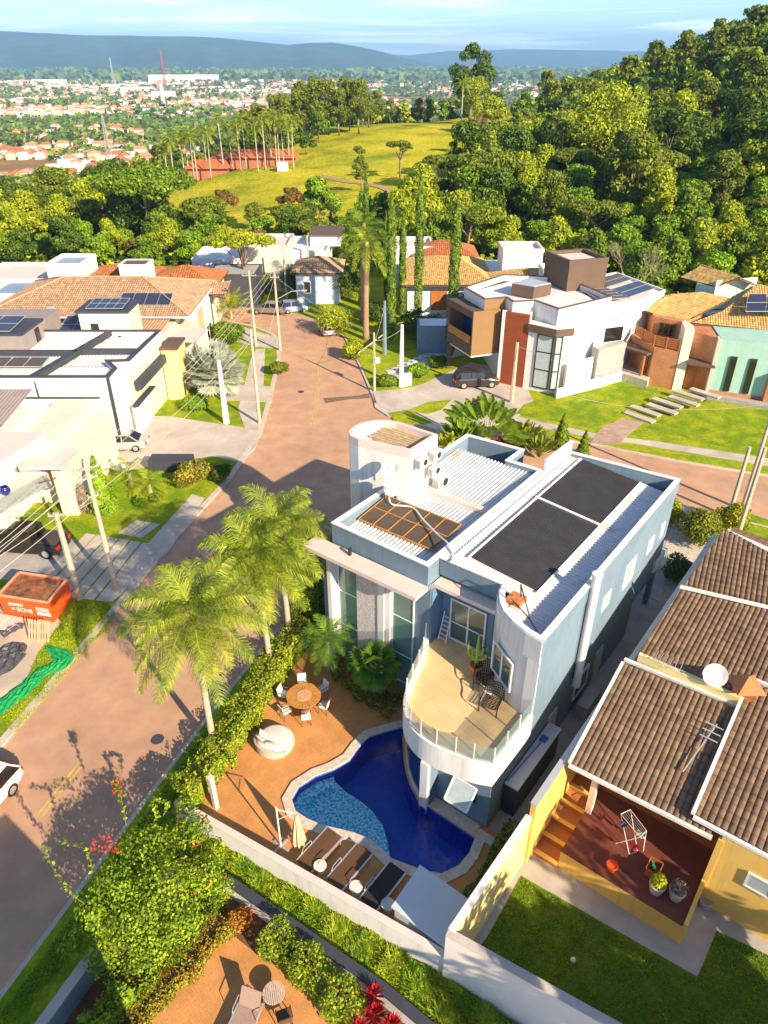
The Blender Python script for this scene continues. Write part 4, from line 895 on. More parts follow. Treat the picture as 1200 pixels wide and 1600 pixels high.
wicker(H(3.75,-2.75,4.02), TH + R(25)-R(90), 'black woven armchair beside the cactus pot on the balcony'); wicker(H(2.75,-1.75,4.02), TH + R(10)-R(90), 'black woven armchair nearer the balcony corner')
p = H(3.2,-2.15,4.02); r = thing('small_table', p, 'tiny square white table between the two black armchairs', 'side table'); b = MB(); b.box(p + Vector((0,0,.4)), .4, .4, .03, TH); part(b, 'table_top', M['white'], r)
for dx, dy in ((-.17,-.17),(.17,-.17),(.17,.17),(-.17,.17)):
    b = MB(); b.box(p + Vector((dx,dy,0)), .03, .03, .4, TH); part(b, 'leg', M['white'], r)
lp = H(5.35,-6.0,4.02); r = thing('stepladder', lp, 'small white stepladder leaning by the blue wall of the balcony', 'ladder')
for x in (-.02, .42):
    b = MB(); b.tube([H(4.95,-6.0 + x,4.03), H(5.35,-5.95 + x * .8,5.6)], .025, 6); part(b, 'rail', M['white'], r)
for k in range(6):
    b = MB(); f_ = .1 + k * .15; a_ = H(4.95,-6.02,4.03).lerp(H(5.35,-5.95,5.6), f_); c_ = H(4.95,-5.58,4.03).lerp(H(5.35,-5.61,5.6), f_); b.beam(a_, c_, .08, .02); part(b, 'step', M['white'], r)

# ================================================================ yellow house on the right
yh = house('yellow_house', H(9, 7, 0), 'yellow house with dark barrel-tiled roofs and a red terrace, right of the pool', 'house')
def yb(name, s0, s1, t0, t1, z0, z1, m): b = MB(); b.hbox(s0, s1, t0, t1, z0, z1); return part(b, name, m, yh)
yb('body_wall', 8.0, 20.0, 2.75, 14, .1, 4.55, M['yellow']); yb('body_wall', 2.35, 7.9, 8.15, 14, .1, 4.2, M['yellow'])
yb('terrace_back_wall', 6.4, 7.9, 2.75, 8.1, 1.2, 3.9, M['yellow'])
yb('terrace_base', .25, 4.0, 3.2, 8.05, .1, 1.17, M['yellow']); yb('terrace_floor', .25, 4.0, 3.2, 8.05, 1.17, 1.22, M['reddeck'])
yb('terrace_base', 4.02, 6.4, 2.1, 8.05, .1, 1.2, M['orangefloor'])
yb('terrace_kerb', .2, 2.3, 8.05, 8.2, .1, 1.45, M['yellow']); yb('terrace_post', 2.3, 2.5, 8.05, 8.25, 1.2, 4.0, M['yellow']); yb('terrace_post', 2.5, 2.75, 3.2, 3.45, 1.2, 4.0, M['cream'])
for k in range(5):
    yb('step', .15 + k * .8, 4.02, 2.02, 3.18, .1 + k * .22, .1 + (k + 1) * .22 - .02, M['orangefloor']); yb('step_edge', .15 + k * .8, .33 + k * .8, 2.02, 3.18, .1 + (k + 1) * .22 - .019, .1 + (k + 1) * .22 + .03, M['yellow'])
for nm, poly, e in [('tiled_roof', [(2.1,2.35,4.0),(2.3,7.8,4.0),(7.75,6.95,5.3),(7.5,2.2,5.3)], 0),
                    ('tiled_roof', [(2.5,7.05,4.35),(2.5,14,4.35),(9.4,14,5.75),(9.2,7.0,5.75)], 0),
                    ('tiled_roof', [(8.1,2.3,4.6),(8.1,14,4.6),(16.2,14,6.0),(13.9,2.5,5.6)], 0),
                    ('tiled_roof', [(14.2,2.5,5.45),(16.4,14,5.8),(18.5,6.2,6.3),(19.6,2.85,6.35)], 0),
                    ('tiled_roof', [(22.5,2.9,5.0),(19.7,2.9,6.38),(18.6,6.3,6.35),(18.2,12,6.35),(22.5,12,5.0)], 0)]:
    b = MB(); P_ = [H(*q) for q in poly]; tiled(b, P_, P_[0], P_[1], .24, .38, .06, 6)
    if len(poly) == 4 and nm: pass
    part(b, 'tiled_roof', T['brown'], yh)
    b = MB(); b.add([p - Vector((0,0,.1)) for p in P_] + [p - Vector((0,0,.01)) for p in P_], [list(range(len(P_)))[::-1]] + [[i, (i + 1) % len(P_), len(P_) + (i + 1) % len(P_), len(P_) + i] for i in range(len(P_))]); part(b, 'roof_lining', M['white'], yh)
b = MB()
for a_, c_ in [((7.75,2.1,5.25),(7.95,6.95,5.25)),((13.95,2.45,5.7),(16.25,14,6.08)),((9.35,6.95,5.75),(9.5,14,5.75)),((2.45,7.0,4.35),(9.2,6.93,5.75)),((2.02,2.3,3.9),(2.24,7.85,3.9)),((2.4,7.05,4.25),(2.4,14,4.25)),((2.1,2.28,3.95),(7.5,2.13,5.25))]:
    b.beam(H(*a_), H(*c_), .14, .14)
part(b, 'white_flashing', M['white'], yh)
b = MB(); b.hbox(7.95, 8.15, 2.6, 6.9, 4.2, 5.75); part(b, 'parapet', M['paleyellow'], yh)
b = MB(); c_ = H(8.6,6.9,5.0); b.box(c_, .8, .8, 1.0, TH); 
b.add([c_ + Vector((x,y,1.0)) for x,y in ((-.6,-.6),(.6,-.6),(.6,.6),(-.6,.6))] + [c_ + Vector((0,0,1.5))], [[0,1,4],[1,2,4],[2,3,4],[3,0,4],[3,2,1,0]]); part(b, 'chimney', M['terracotta'], yh)
windowS(2.33, 9.3, 10.3, 2.4, 3.2, yh, M['curtain'])
b = MB(); b.hbox(5.0, 5.8, 7.4, 8.0, 1.21, 2.6); b.hbox(4.97, 5.0, 7.45, 7.68, 1.3, 2.5); b.hbox(4.97, 5.0, 7.72, 7.95, 1.3, 2.5); single(b, 'green_cupboard', mat('green_paint', (.1,.2,.1), .6, .1, 3), 'green cupboard under the tiled roof of the red terrace', 'cupboard')
satdish(H(8.05,5.75,6.3), (-.3,-.8,.45), .5, 'white satellite dish on the yellow parapet between the tiled roofs', 'satellite dishes')
r = thing('roof_antenna', H(7.9,3.9,5.75), 'old wire antenna on the yellow parapet above the tiled roof', 'antenna'); b = MB(); b.tube([H(7.9,3.2,5.9), H(7.9,4.6,5.95)], .02, 5); part(b, 'boom', M['alu'], r)
for k in range(6): b = MB(); b.tube([H(7.6,3.3 + k*.22,5.92), H(8.3,3.3 + k*.22,6.1)], .012, 5); part(b, 'element', M['alu'], r)
r = thing('tv_antenna', H(5.9,6.6,5.0), 'pale TV antenna lying on the shaded tiles of the terrace roof', 'antenna'); b = MB(); b.tube([H(3.9,6.1,4.62), H(6.5,6.5,5.25)], .03, 6); part(b, 'boom', M['alu'], r)
for k in range(3): b = MB(); b.tube([H(5.6 + k*.35,6.1,5.2+k*.05), H(5.6 + k*.35,6.8,5.2+k*.05)], .03, 5); part(b, 'element', M['alu'], r)
# boundary walls
bwall('boundary_wall', [(-5.95,1.88),(-.42,1.9)], .2, .0, 3.08, M['paleyellow'], 0, 'tall cream and yellow wall between the pump room and the dark lawn', 0, M['white'])
bwall('side_boundary_wall', [(-.4,2.0),(23,2.0)], .22, .0, 3.85, M['yellow'], 0, 'long high wall between the blue house passage and the yellow house', 0, M['zinc'])
bwall('rear_wall', [(-6.05,1.78),(-5.35,6.83),(-4.3,14)], .24, -.3, 3.05, M['dirtywhite'], 0, 'high stained white wall behind the dark lawn, above the grass strip', 0, M['conc'])
# terrace clutter
cz = 1.22
r = thing('clothes_rack', at(988,1310,cz), 'folding white clothes rack with a few small garments on the red terrace', 'clothes rack')
q = lambda x, y, z: at(x, y, cz + z)
A1, A2, A3, A4 = q(970,1272,.9), q(985,1265,.9), q(1010,1298,.9), q(1000,1308,.9)
b = MB()
for a_, c_ in ((A1,q(983,1335,0)),(A2,q(996,1330,0)),(A1,A2),(A2,A3),(A1,A4),(A3,A4),(A4,q(962,1318,0)),(A3,q(1005,1330,0)),(q(983,1335,0),q(996,1330,0))): b.tube([a_, c_], .016, 5)
for k in range(6): b.tube([A1.lerp(A2, k/5), A4.lerp(A3, k/5)], .006, 4)
part(b, 'frame', M['white'], r)
def drape(px_, w_, h_, m, nm, lb):
    p = q(*px_, .88); b = MB(); n = 6; V = []
    for i in range(n):
        for j in range(n): V.append(p + VT * (i/(n-1)-.5) * w_ + Vector((0,0,-h_ * j/(n-1))) + US * (.04 * math.sin(i * 2 + j)))
    b.add(V, [[i*n+j, i*n+n+j, i*n+n+j+1, i*n+j+1] for i in range(n-1) for j in range(n-1)]); b.add([v_ + US*.01 for v_ in V], [[i*n+j, i*n+n+j, i*n+n+j+1, i*n+j+1] for i in range(n-1) for j in range(n-1)]); single(b, nm, m, lb, 'garment')
drape((975,1285), .3, .35, mat('navy_cloth', (.08,.1,.2), .9, .4, 30), 'hanging_cloth', 'dark checked cloth on the left end of the clothes rack')
drape((992,1318), .3, .4, mat('red_cloth', (.6,.04,.08), .9, .1, 6), 'hanging_cloth', 'red cloth hanging from the near end of the clothes rack')
drape((1003,1300), .35, .35, mat('grey_cloth', (.4,.44,.48), .9, .1, 6), 'hanging_cloth', 'grey cloth on the right end of the clothes rack')
def pot(p, r0, h, m, lb, plant=None, name='plant_pot'):
    p = Vector(p); r = thing(name, p, lb, 'plant pot'); b = MB(); b.lathe(p, [(0,0),(r0*.7,0),(r0,h*.85),(r0*1.05,h*.87),(r0*1.05,h),(r0*.88,h),(r0*.86,h*.85),(0,h*.85)], 20); part(b, 'pot', m, r); return r
pot(q(955,1358,0), .22, .3, M['orange'], 'small orange pot on the near edge of the red terrace')
POTS = [(pot(q(1024,1392,0), .3, .5, M['stone'], 'left pale stone pot with a leafy yellow-green plant on the terrace'), q(1024,1388,0)), (pot(q(1055,1402,0), .3, .5, M['stone'], 'right pale stone pot with thin dry twigs on the terrace'), q(1055,1400,0))]
pot(at(1100,1415,.12), .25, .42, M['grey'], 'empty grey pot on the concrete below the yellow wall')
r = thing('wooden_planter', q(1020,1360,0), 'open wooden box with green bottles on the red terrace', 'crate'); c_ = q(1020,1362,0); b = MB()
for dx, dy, sx, sy in ((-.3,0,.03,.5),(.3,0,.03,.5),(0,-.24,.57,.03),(0,.24,.57,.03)): 
    o__ = US * dx + VT * dy; b.box(c_ + o__, sx, sy, .4, TH)
b.box(c_ + Vector((0,0,.02)), .57, .45, .03, TH); part(b, 'box', M['wood'], r)
b = MB(); b.cyl(c_ + US*-.1 + Vector((0,0,.06)), .06, .45, 10); b.cyl(c_ + US*.1 + VT*-.1 + Vector((0,0,.06)), .06, .35, 10); part(b, 'bottles', mat('green_glass', (.02,.25,.12), .2, .1, 3), r)
b = MB(); b.lathe(at(895,1502,.12), [(0,.0),(.08,.02),(.1,.1),(.07,.18),(0,.2)], 12); single(b, 'white_ball', M['white'], 'small white garden lamp globe lying on the dark lawn', 'ball', smooth=True)

# ================================================================ lower terrace at the bottom of the picture
b = MB(); b.prism(AP([(352,1452),(215,1602),(170,1650),(300,1760),(640,1760),(560,1610),(525,1585),(492,1555),(462,1520),(430,1508),(398,1488)], .12), -.05, .13)
struct(b, 'lower_terrace', tm)
b = MB(); b.prism(AP([(280,1272),(704,1520),(790,1610),(700,1700),(600,1620),(505,1485),(355,1395),(260,1330)], .1), -.05, .088); struct(b, 'planting_soil', M['soil'])
kw = thing('planter_wall', at(430,1440,0), 'low white wall with a charcoal coping between grass strip and lower terrace', 'wall')
A_, B_ = at(352,1372,.9), at(600,1545,.9); C_ = at(760,1680,.9)
b = MB(); b.wall([(p.x, p.y) for p in (A_, B_, C_)], .3, -.2, .85); part(b, 'wall_body', M['white'], kw); b = MB(); b.wall([(p.x, p.y) for p in (A_, B_, C_)], .38, .85, .93); part(b, 'coping', M['charcoal'], kw)
sw = thing('street_wall', at(100,1560,0), 'pale blue street wall at the lower left below the flowering shrub', 'wall')
A_, B_ = at(158,1470,1.2), at(20,1660,1.2); b = MB(); b.wall([(p.x, p.y) for p in (A_, B_)], .3, -.2, 1.15); part(b, 'wall_body', M['blue'], sw); b = MB(); b.wall([(p.x, p.y) for p in (A_, B_)], .38, 1.15, 1.22); part(b, 'coping', M['conc'], sw)
lr = at(382,1590,.5); lounger((lr.x, lr.y, .13), R(-18), 'brown lounger with raised back on the lower terrace beside the slatted round table', R(58), mat('light_sling', (.36,.25,.2), .8, .1, 20, .2, 120), None)
p = at(428,1552,.6); r = thing('slatted_table', (p.x,p.y,.13), 'small round slatted metal table on the lower terrace', 'table')
b = MB()
for k in range(11):
    x = -.33 + k * .066; h_ = math.sqrt(max(.001, .36**2 - x*x)); b.box((x,0,.5), .045, 2*h_, .02)
b.lathe(oz, [(.36,.49),(.39,.49),(.39,.52),(.36,.52)], 24); b.build('table_top', M['rattan'], r, origin=oz)
for a in (0,90,180,270):
    b = MB(); b.tube([(.3*math.cos(R(a)),.3*math.sin(R(a)),.5),(.36*math.cos(R(a)),.36*math.sin(R(a)),0)], .016, 6); b.build('leg', M['brown'], r, origin=oz)
p = at(445,1592,.4); chair_at((p.x,p.y,.13), R(200), 'dark metal chair beside the slatted table on the lower terrace', M['dark'], M['sling'], None)
# ================================================================ other houses
def PB(root, name, pts, z0, z1, m, label=None): b = MB(); b.prism([Vector((x, y, 0)) for x, y in pts], z0, z1); return part(b, name, m, root, label)
def XB(root, name, x0, x1, y0, y1, z0, z1, m, label=None): return PB(root, name, [(x0,y0),(x1,y0),(x1,y1),(x0,y1)], z0, z1, m, label)
def RG(root, name, pts, th, z0, z1, m): b = MB(); ring(b, [Vector((x,y,0)) for x,y in pts], th, z0, z1); return part(b, name, m, root)
def roofpoly(root, pts, m, tw=.25, th=.38, amp=.05, sub=4, lining=True):
    P_ = [Vector(p) for p in pts]; nn = Vector((0,0,0))
    for i in range(len(P_)): nn += (P_[i] - P_[0]).cross(P_[(i + 1) % len(P_)] - P_[0])
    nn.normalize(); c0 = sum(P_, Vector((0,0,0))) / len(P_); P_ = [p - Vector((0,0,(p - c0).dot(nn) / nn.z)) for p in P_]
    b = MB(); tiled(b, P_, P_[0], P_[1], tw, th, amp, sub); part(b, 'tiled_roof', m, root)
    if lining:
        b = MB(); n = len(P_); b.add([p - Vector((0,0,.16)) for p in P_] + [p - Vector((0,0,.02)) for p in P_], [list(range(n))[::-1]] + [[i, (i + 1) % n, n + (i + 1) % n, n + i] for i in range(n)]); part(b, 'eaves', M['brown'], root)
def panelgrid(root, o, du, dv, nu, nv, m, gap=.06, name='solar_panel', th=.05):
    o, du, dv = Vector(o), Vector(du), Vector(dv); n = du.cross(dv).normalized(); n = -n if n.z < 0 else n
    for i in range(nu):
        for j in range(nv):
            a = o + du * ((i + gap) / nu) + dv * ((j + gap) / nv); b = MB()
            b.hexa(a, a + du * ((1 - 2 * gap) / nu), a + du * ((1 - 2 * gap) / nu) + dv * ((1 - 2 * gap) / nv), a + dv * ((1 - 2 * gap) / nv), n * th); part(b, name, m, root)
    b = MB()
    for j in range(nv + 1): b.beam(o + dv * (j / nv), o + du + dv * (j / nv), .04, .06)
    for i in range(nu + 1): b.beam(o + du * (i / nu), o + du * (i / nu) + dv, .04, .055)
    part(b, 'panel_rack', M['alu'], root)
def winplane(root, A, B, z0, z1, gl, fm, nm=1, bars=(), name='window', fw=.09):
    "window on a vertical wall from A to B (world xy), frame proud toward the camera side"
    A, B = Vector((A[0], A[1], 0)), Vector((B[0], B[1], 0)); d = (B - A).normalized(); n = Vector((d.y, -d.x, 0)); n = -n if n.dot(Vector((0, -1, 0))) < 0 and abs(n.y) > .05 else n
    f = MB(); L_ = (B - A).length
    def seg(u0, u1, a, c, dp=.06): p, q = A + d * u0, A + d * u1; f.hexa(*[Vector((v.x, v.y, a)) for v in (p - n * .02, q - n * .02, q + n * dp, p + n * dp)], c - a)
    seg(0, fw, z0, z1); seg(L_ - fw, L_, z0, z1); seg(fw, L_ - fw, z0, z0 + fw); seg(fw, L_ - fw, z1 - fw, z1)
    for k in range(1, nm): u = L_ * k / nm; seg(u - fw/2, u + fw/2, z0 + fw, z1 - fw)
    for zb in bars: seg(fw, L_ - fw, zb - fw/2, zb + fw/2, .05)
    o = part(f, name, fm, root); g = MB(); p, q = A + d * fw, B - d * fw
    g.hexa(*[Vector((v.x, v.y, z0 + fw)) for v in (p - n*.01, q - n*.01, q + n*.03, p + n*.03)], z1 - z0 - 2 * fw); sub(g, 'pane', gl, o, root); return o
# ---- A: big white modern house on the left
w1 = thing('white_house', (-29, 60, 0), 'big white flat-roofed house with dark roof edging, behind the dark green conifer on the left', 'house')
w1['label'] = 'big white flat-roofed house with navy roof edging, left of the street behind the conifer'
XB(w1, 'front_wall', -40, -22.15, 54.6, 57.8, .1, 6.3, M['white']); XB(w1, 'body_wall', -40, -21.8, 57.82, 66.4, .1, 5.6, M['cream'])
b = MB(); b.prism([Vector(p) for p in ((-21.78,57.9,0),(-21.2,66.4,0),(-21.79,66.4,0))], .1, 5.6); part(b, 'side_wall', M['cream'], w1)
RG(w1, 'parapet', [(-40,54.55),(-22.1,54.55),(-22.1,56.6),(-23.2,58.2),(-21.6,58.3),(-21.1,66.5),(-40,66.5)], .25, 5.65, 6.62, M['white'])
RG(w1, 'roof_edging', [(-40,54.52),(-22.07,54.52),(-22.07,56.62),(-23.15,58.15),(-21.57,58.27),(-21.07,66.53),(-40,66.53)], .32, 6.62, 6.75, M['charcoal'])
b = MB(); b.hbox
for pts in ([(-28.6,54.9),(-27.9,54.9),(-25.6,66.1),(-26.1,66.1)], [(-35,60.6),(-26.9,60.6),(-26.9,60.9),(-35,60.9)], [(-26.6,61.0),(-21.6,61.0),(-21.6,61.3),(-26.6,61.3)]): PB(w1, 'roof_upstand', pts, 6.3, 6.74, M['charcoal'])
b = MB(); corrug(b, (-39.7,54.9,6.2), (17.3,0,0), (0,3.1,0), 60, .05); corrug(b, (-39.7,58.4,6.1), (18.3,0,0), (0,8,0), 64, .05); part(b, 'sheet_roof', M['metalroof'], w1)
panelgrid(w1, (-36.5,57.3,6.5), (7.8,0,0), (0,1.9,.15), 5, 1, M['solar_b'])
b = MB(); b.hbox
XB(w1, 'wall_panel_line', -28.2, -28.1, 54.5, 54.6, 4.9, 6.3, M['charcoal']); XB(w1, 'wall_trim', -40, -23.2, 54.48, 54.6, 4.85, 4.97, M['charcoal']); XB(w1, 'corner_trim', -22.3, -22.1, 54.45, 54.62, .1, 6.6, M['charcoal'])
b = MB(); b.wall([(-21.62,58.6),(-21.18,65.9)], .5, 3.9, 4.7, -1); part(b, 'dark_band', M['charcoal'], w1)  # charcoal band standing out from the side wall
b = MB(); b.wall([(-21.7,57.2),(-21.5,60.6)], .12, .1, 3.0, -1); part(b, 'garage_door', M['white'], w1); b = MB(); b.wall([(-21.6,57.0),(-21.35,61.5)], .5, 3.0, 3.15, -1); part(b, 'garage_lintel', M['charcoal'], w1)
XB(w1, 'end_tower', -21.1, -19.6, 65.5, 68.6, .1, 5.1, M['paleyellow']); XB(w1, 'tower_coping', -21.2, -19.5, 65.4, 68.7, 5.1, 5.3, M['brown'])
g1 = thing('grey_rooftop_house', (-35, 68, 0), 'grey taupe block with solar roof and dark doorway behind the white house', 'house')
XB(g1, 'body_wall', -46, -31.9, 61.8, 66.0, 6.2, 7.7, M['taupe']); XB(g1, 'body_wall', -46, -31.9, 66.6, 70, .1, 7.7, M['taupe'])
XB(g1, 'roof', -46.1, -31.8, 61.7, 66.3, 7.72, 7.9, M['charcoal']); panelgrid(g1, (-45,62,8.0), (12,0,0), (0,3.6,.3), 6, 2, M['solar'])
b = MB(); b.box((-31.86,64.6,6.3), .1, .8, 1.2); part(b, 'doorway', M['dark'], g1)
# ---- B: pinkish white house with balcony at the far left edge
p1 = thing('balcony_house', (-27, 44, 0), 'white house with pink-edged balcony at the left edge above the black pickup', 'house')
XB(p1, 'body_wall', -38, -26.3, 41.5, 52, .1, 5.4, M['white']); XB(p1, 'body_wall', -26.28, -23.4, 46.0, 53.5, .1, 5.2, M['cream'])
XB(p1, 'side_block', -23.38, -22.2, 44.2, 53.5, .1, 4.4, M['cream']); XB(p1, 'flat_roof', -25.0, -21.9, 43.2, 46.0, 4.42, 4.6, M['tan_trim'])
PB(p1, 'roof_slab', [(-38,38.5),(-25.6,39.8),(-24.0,46.1),(-38,46.7)], 5.55, 5.85, M['tan_trim']); PB(p1, 'balcony_slab', [(-38,36.5),(-25.4,38.6),(-23.1,43.3),(-24.6,46),(-38,46)], 2.75, 3.15, M['tan_trim'])
PB(p1, 'balcony_wall', [(-26.2,45.2),(-24.3,44.6),(-24.2,45.9),(-26.2,45.95)], 3.15, 5.5, M['white'])
b = MB(); b.wall([(-38,36.7),(-25.5,38.75),(-23.3,43.3)], .03, 3.15, 4.0); part(b, 'railing_glass', M['ghost'], p1)
for k in range(9):
    x, y = (-33 + k * 1.15, 37.5 + k * .19) if k < 7 else (-25.2 + (k - 6) * .8, 39.3 + (k - 6) * 1.6); b = MB(); b.box((x, y, 3.15), .06, .06, .5, .3); part(b, 'railing_clamp', M['alu'], p1)
XB(p1, 'balcony_window', -31, -26.6, 41.35, 41.5, 3.2, 5.2, M['curtain'])
b = MB(); corrug(b, (-37,47.2,5.9), (9.5,0,0), (0,5.5,.5), 34, .05); part(b, 'sheet_roof', M['taupe'], p1)
pp = (-25.7,42.0,3.15); r = thing('blue_vase', pp, 'round glossy cobalt blue pot on the left balcony', 'vase'); b = MB(); b.lathe(pp, [(0,0),(.15,0),(.32,.2),(.36,.36),(.28,.55),(.2,.6),(.24,.64)], 22); part(b, 'pot', glassmat('cobalt_glaze', (.01,.02,.2,1), .12), r, smooth=True)
# ---- C: big beige tiled house
c1 = thing('beige_tiled_house', (-30, 78, 0), 'wide house with beige hipped tile roof and solar panels, left of the street', 'house')
XB(c1, 'body_wall', -41, -21.9, 74.8, 86.5, .1, 5.9, M['cream']); XB(c1, 'front_block', -21.88, -20.3, 76.5, 84, .1, 5.6, M['white'])
z0, z1 = 5.9, 8.1; E = [(-41.8,73.5,z0),(-20.2,73.5,z0),(-20.2,87.6,z0),(-41.8,87.6,z0)]; r0, r1 = (-35.2,80.5,z1), (-26.6,80.5,z1)
roofpoly(c1, [E[0],E[1],r1,r0], T['beige']); roofpoly(c1, [E[1],E[2],r1], T['beige']); roofpoly(c1, [E[2],E[3],r0,r1], T['beige']); roofpoly(c1, [E[3],E[0],r0], T['beige'])
b = MB()
for a_, c_ in ((E[0],r0),(E[1],r1),(E[2],r1),(E[3],r0),(r0,r1)): b.tube([Vector(a_) + Vector((0,0,.08)), Vector(c_) + Vector((0,0,.1))], .1, 6)
part(b, 'ridge_tiles', T['beige'], c1); b = MB(); b.beam((-41.9,73.4,5.75), (-20.1,73.4,5.75), .12, .16); b.beam((-20.1,73.4,5.75), (-20.1,87.7,5.75), .12, .16); part(b, 'gutter', M['white'], c1)
roofpoly(c1, [(-22,83.6,5.4),(-18.4,83.6,5.4),(-18.4,88.2,5.4),(-20.4,86,6.4)], T['beige']); roofpoly(c1, [(-22,83.6,5.4),(-18.4,83.6,5.4),(-20.4,86,6.4)], T['beige'])
slope = (z1 - z0) / 7.0
panelgrid(c1, (-27.9,75.2,z0+slope*1.7+.12), (5.4,0,0), (0,2.2,2.2*slope), 4, 1, M['solar'])
XB(c1, 'rooftop_block', -28.6, -24.0, 65.0+1.6, 70.2, 5.2, 8.3, M['cream']); XB(c1, 'rooftop_slab', -28.8, -23.8, 66.4, 70.4, 8.32, 8.5, M['charcoal']); panelgrid(c1, (-27.9,66.9,8.6), (3.4,0,0), (0,2.7,.2), 4, 2, M['solar'])
XB(c1, 'rooftop_door', -27.6, -26.9, 66.5, 66.62, 5.8, 7.3, M['dark'])
XB(c1, 'lower_wing', -31.8, -21.9, 67.2, 74.7, .1, 5.1, M['cream']); b = MB(); corrug(b, (-31.5,67.4,5.2), (9.3,0,0), (0,7,.4), 30, .06); part(b, 'wing_roof', T['beige'], c1)
panelgrid(c1, (-32.0,68.6,5.7), (4.2,0,0), (0,3.4,.7), 3, 2, M['solar'])
XB(c1, 'front_panel', -22.0, -20.2, 73.7, 76.4, .1, 4.6, M['cream']); PB(c1, 'porch_roof', [(-21.5,70.5),(-18.8,69.8),(-18.4,73.8),(-21,74.5)], 4.3, 4.5, M['tan_trim'])
for y in (70.2,73.6): XB(c1, 'porch_column', -19.2, -18.9, y, y + .3, .1, 4.28, M['white'])
XB(c1, 'shutter', -20.3, -20.2, 77.2, 79.6, 2.6, 5.2, M['palewood']); winplane(c1, (-20.28,80.4), (-20.28,83), .6, 2.6, M['glass_k'], M['white'], 2)
b = MB(); b.tube([(-33.8,72.6,5.0),(-33.8,72.6,6.8)], .16, 8); b.box((-33.8,72.6,6.8), .55, .55, .35); part(b, 'chimney', M['zinc'], c1)
for x, lb in ((-26.3,'left cream air conditioner on the rooftop block of the beige house'), (-25.1,'right cream air conditioner on the rooftop block of the beige house')):
    r = acunit((x, 66.4, 5.7), 0, lb, 1.15); r['group'] = 'air conditioners on the beige house roof'
# ---- D: the white and brown modern house across the side street
d1 = thing('modern_house', (16, 73, 0), 'modern white house with brown boxes, rust panel and tall corner window', 'house')
PB(d1, 'body_wall', [(8.3,74.9),(9.9,70.5),(12.0,71.25),(12.5,69.7),(14.7,70.1),(16.45,67.35),(22.5,71.6),(19.5,79),(14,80)], 3.0, 7.85, M['white'])
PB(d1, 'lower_wall', [(11.7,70.6),(12.5,69.75),(14.7,70.0),(16.45,67.4),(22.5,71.6),(19.5,79),(11,79)], .1, 2.99, M['white'])
RG(d1, 'parapet', [(8.25,74.95),(9.85,70.4),(12.0,71.15),(12.5,69.6),(14.7,70.0),(16.45,67.2),(22.55,71.5),(19.5,79.1),(13,80.2)], .2, 7.86, 8.45, M['white'])
RG(d1, 'parapet_cap', [(8.22,74.98),(9.82,70.37),(12.0,71.1),(12.47,69.55),(14.68,69.95),(16.43,67.12),(22.6,71.5),(19.5,79.15),(13,80.25)], .26, 8.46, 8.54, M['brown'])
PB(d1, 'caramel_wall', [(8.78,69.75),(12.05,70.95),(11.95,71.24),(9.9,70.46),(8.7,69.95)], 3.0, 7.45, M['caramel'])
PB(d1, 'caramel_wall', [(9.85,70.3),(11.95,71.05),(11.85,71.2),(9.9,70.42)], 7.46, 8.44, M['caramel'])
PB(d1, 'balcony_floor', [(8.7,69.97),(9.9,70.45),(8.3,74.8),(6.7,74.5)], 2.95, 4.0, M['brown']); PB(d1, 'balcony_roof', [(8.68,69.9),(9.85,70.35),(8.2,74.9),(6.65,74.6)], 6.75, 7.45, M['brown'])
PB(d1, 'balcony_end', [(6.7,74.5),(8.3,74.8),(8.35,74.5),(6.85,74.2)], 4.0, 6.74, M['brown']); winplane(d1, (8.35,74.6), (9.75,70.9), 4.05, 6.7, M['glass_b'], M['dark'], 3)
b = MB(); 
for k in range(5): b.beam(Vector((8.62,70.05,4.1+k*.17)), Vector((6.8,74.3,4.1+k*.17)), .05, .13)
part(b, 'timber_railing', M['deckwood'], d1)
XB(d1, 'carport_pillar', 6.75, 7.15, 73.9, 74.4, .1, 2.94, M['brown']); PB(d1, 'carport_soffit', [(8.78,69.8),(12.05,71.0),(13,75),(8.4,77),(6.8,74.4)], 2.8, 2.94, M['white'])
PB(d1, 'carport_wall', [(7.2,76.8),(11,79.5),(10.9,79.8),(7.0,77.1)], .1, 2.8, M['white'])
PB(d1, 'rust_panel', [(11.9,69.75),(14.0,68.45),(14.15,68.75),(12.2,70.0)], .1, 7.5, M['rust']); PB(d1, 'white_column', [(11.6,69.8),(11.88,69.72),(12.1,70.2),(11.7,70.4)], .1, 7.5, M['white'])
PB(d1, 'rust_side', [(12.2,70.02),(14.15,68.78),(14.6,69.9),(12.5,69.75)], .1, 7.5, M['white'])
PB(d1, 'stair_tower', [(14.05,68.4),(16.35,67.0),(17.3,67.0),(16.6,68.9),(14.7,69.95)], .1, 6.0, M['white'])
winplane(d1, (14.85,67.85), (16.28,66.98), .5, 5.95, M['curtain'], M['dark'], 1, (2.4,4.2), 'corner_window', .12); winplane(d1, (16.4,66.93), (17.15,66.93), .5, 5.95, M['curtain'], M['dark'], 1, (2.4,4.2), 'corner_window', .12)
PB(d1, 'brown_canopy', [(13.9,68.3),(16.3,66.4),(18.1,66.9),(17.6,67.6),(16.6,67.15),(14.5,69.3)], 6.02, 6.75, M['brown']); PB(d1, 'canopy_top', [(13.95,68.3),(16.3,66.45),(18.0,66.93),(17.6,67.6),(16.6,67.2),(14.5,69.3)], 6.75, 6.8, M['white'])
PB(d1, 'roof_box', [(13.0,74.0),(15.0,72.6),(17.0,73.9),(15.0,76.0)], 8.0, 9.1, M['brown']); PB(d1, 'roof_box_top', [(13.05,74.0),(15.0,72.7),(16.9,73.9),(15.0,75.9)], 9.1, 9.2, M['zinc'])
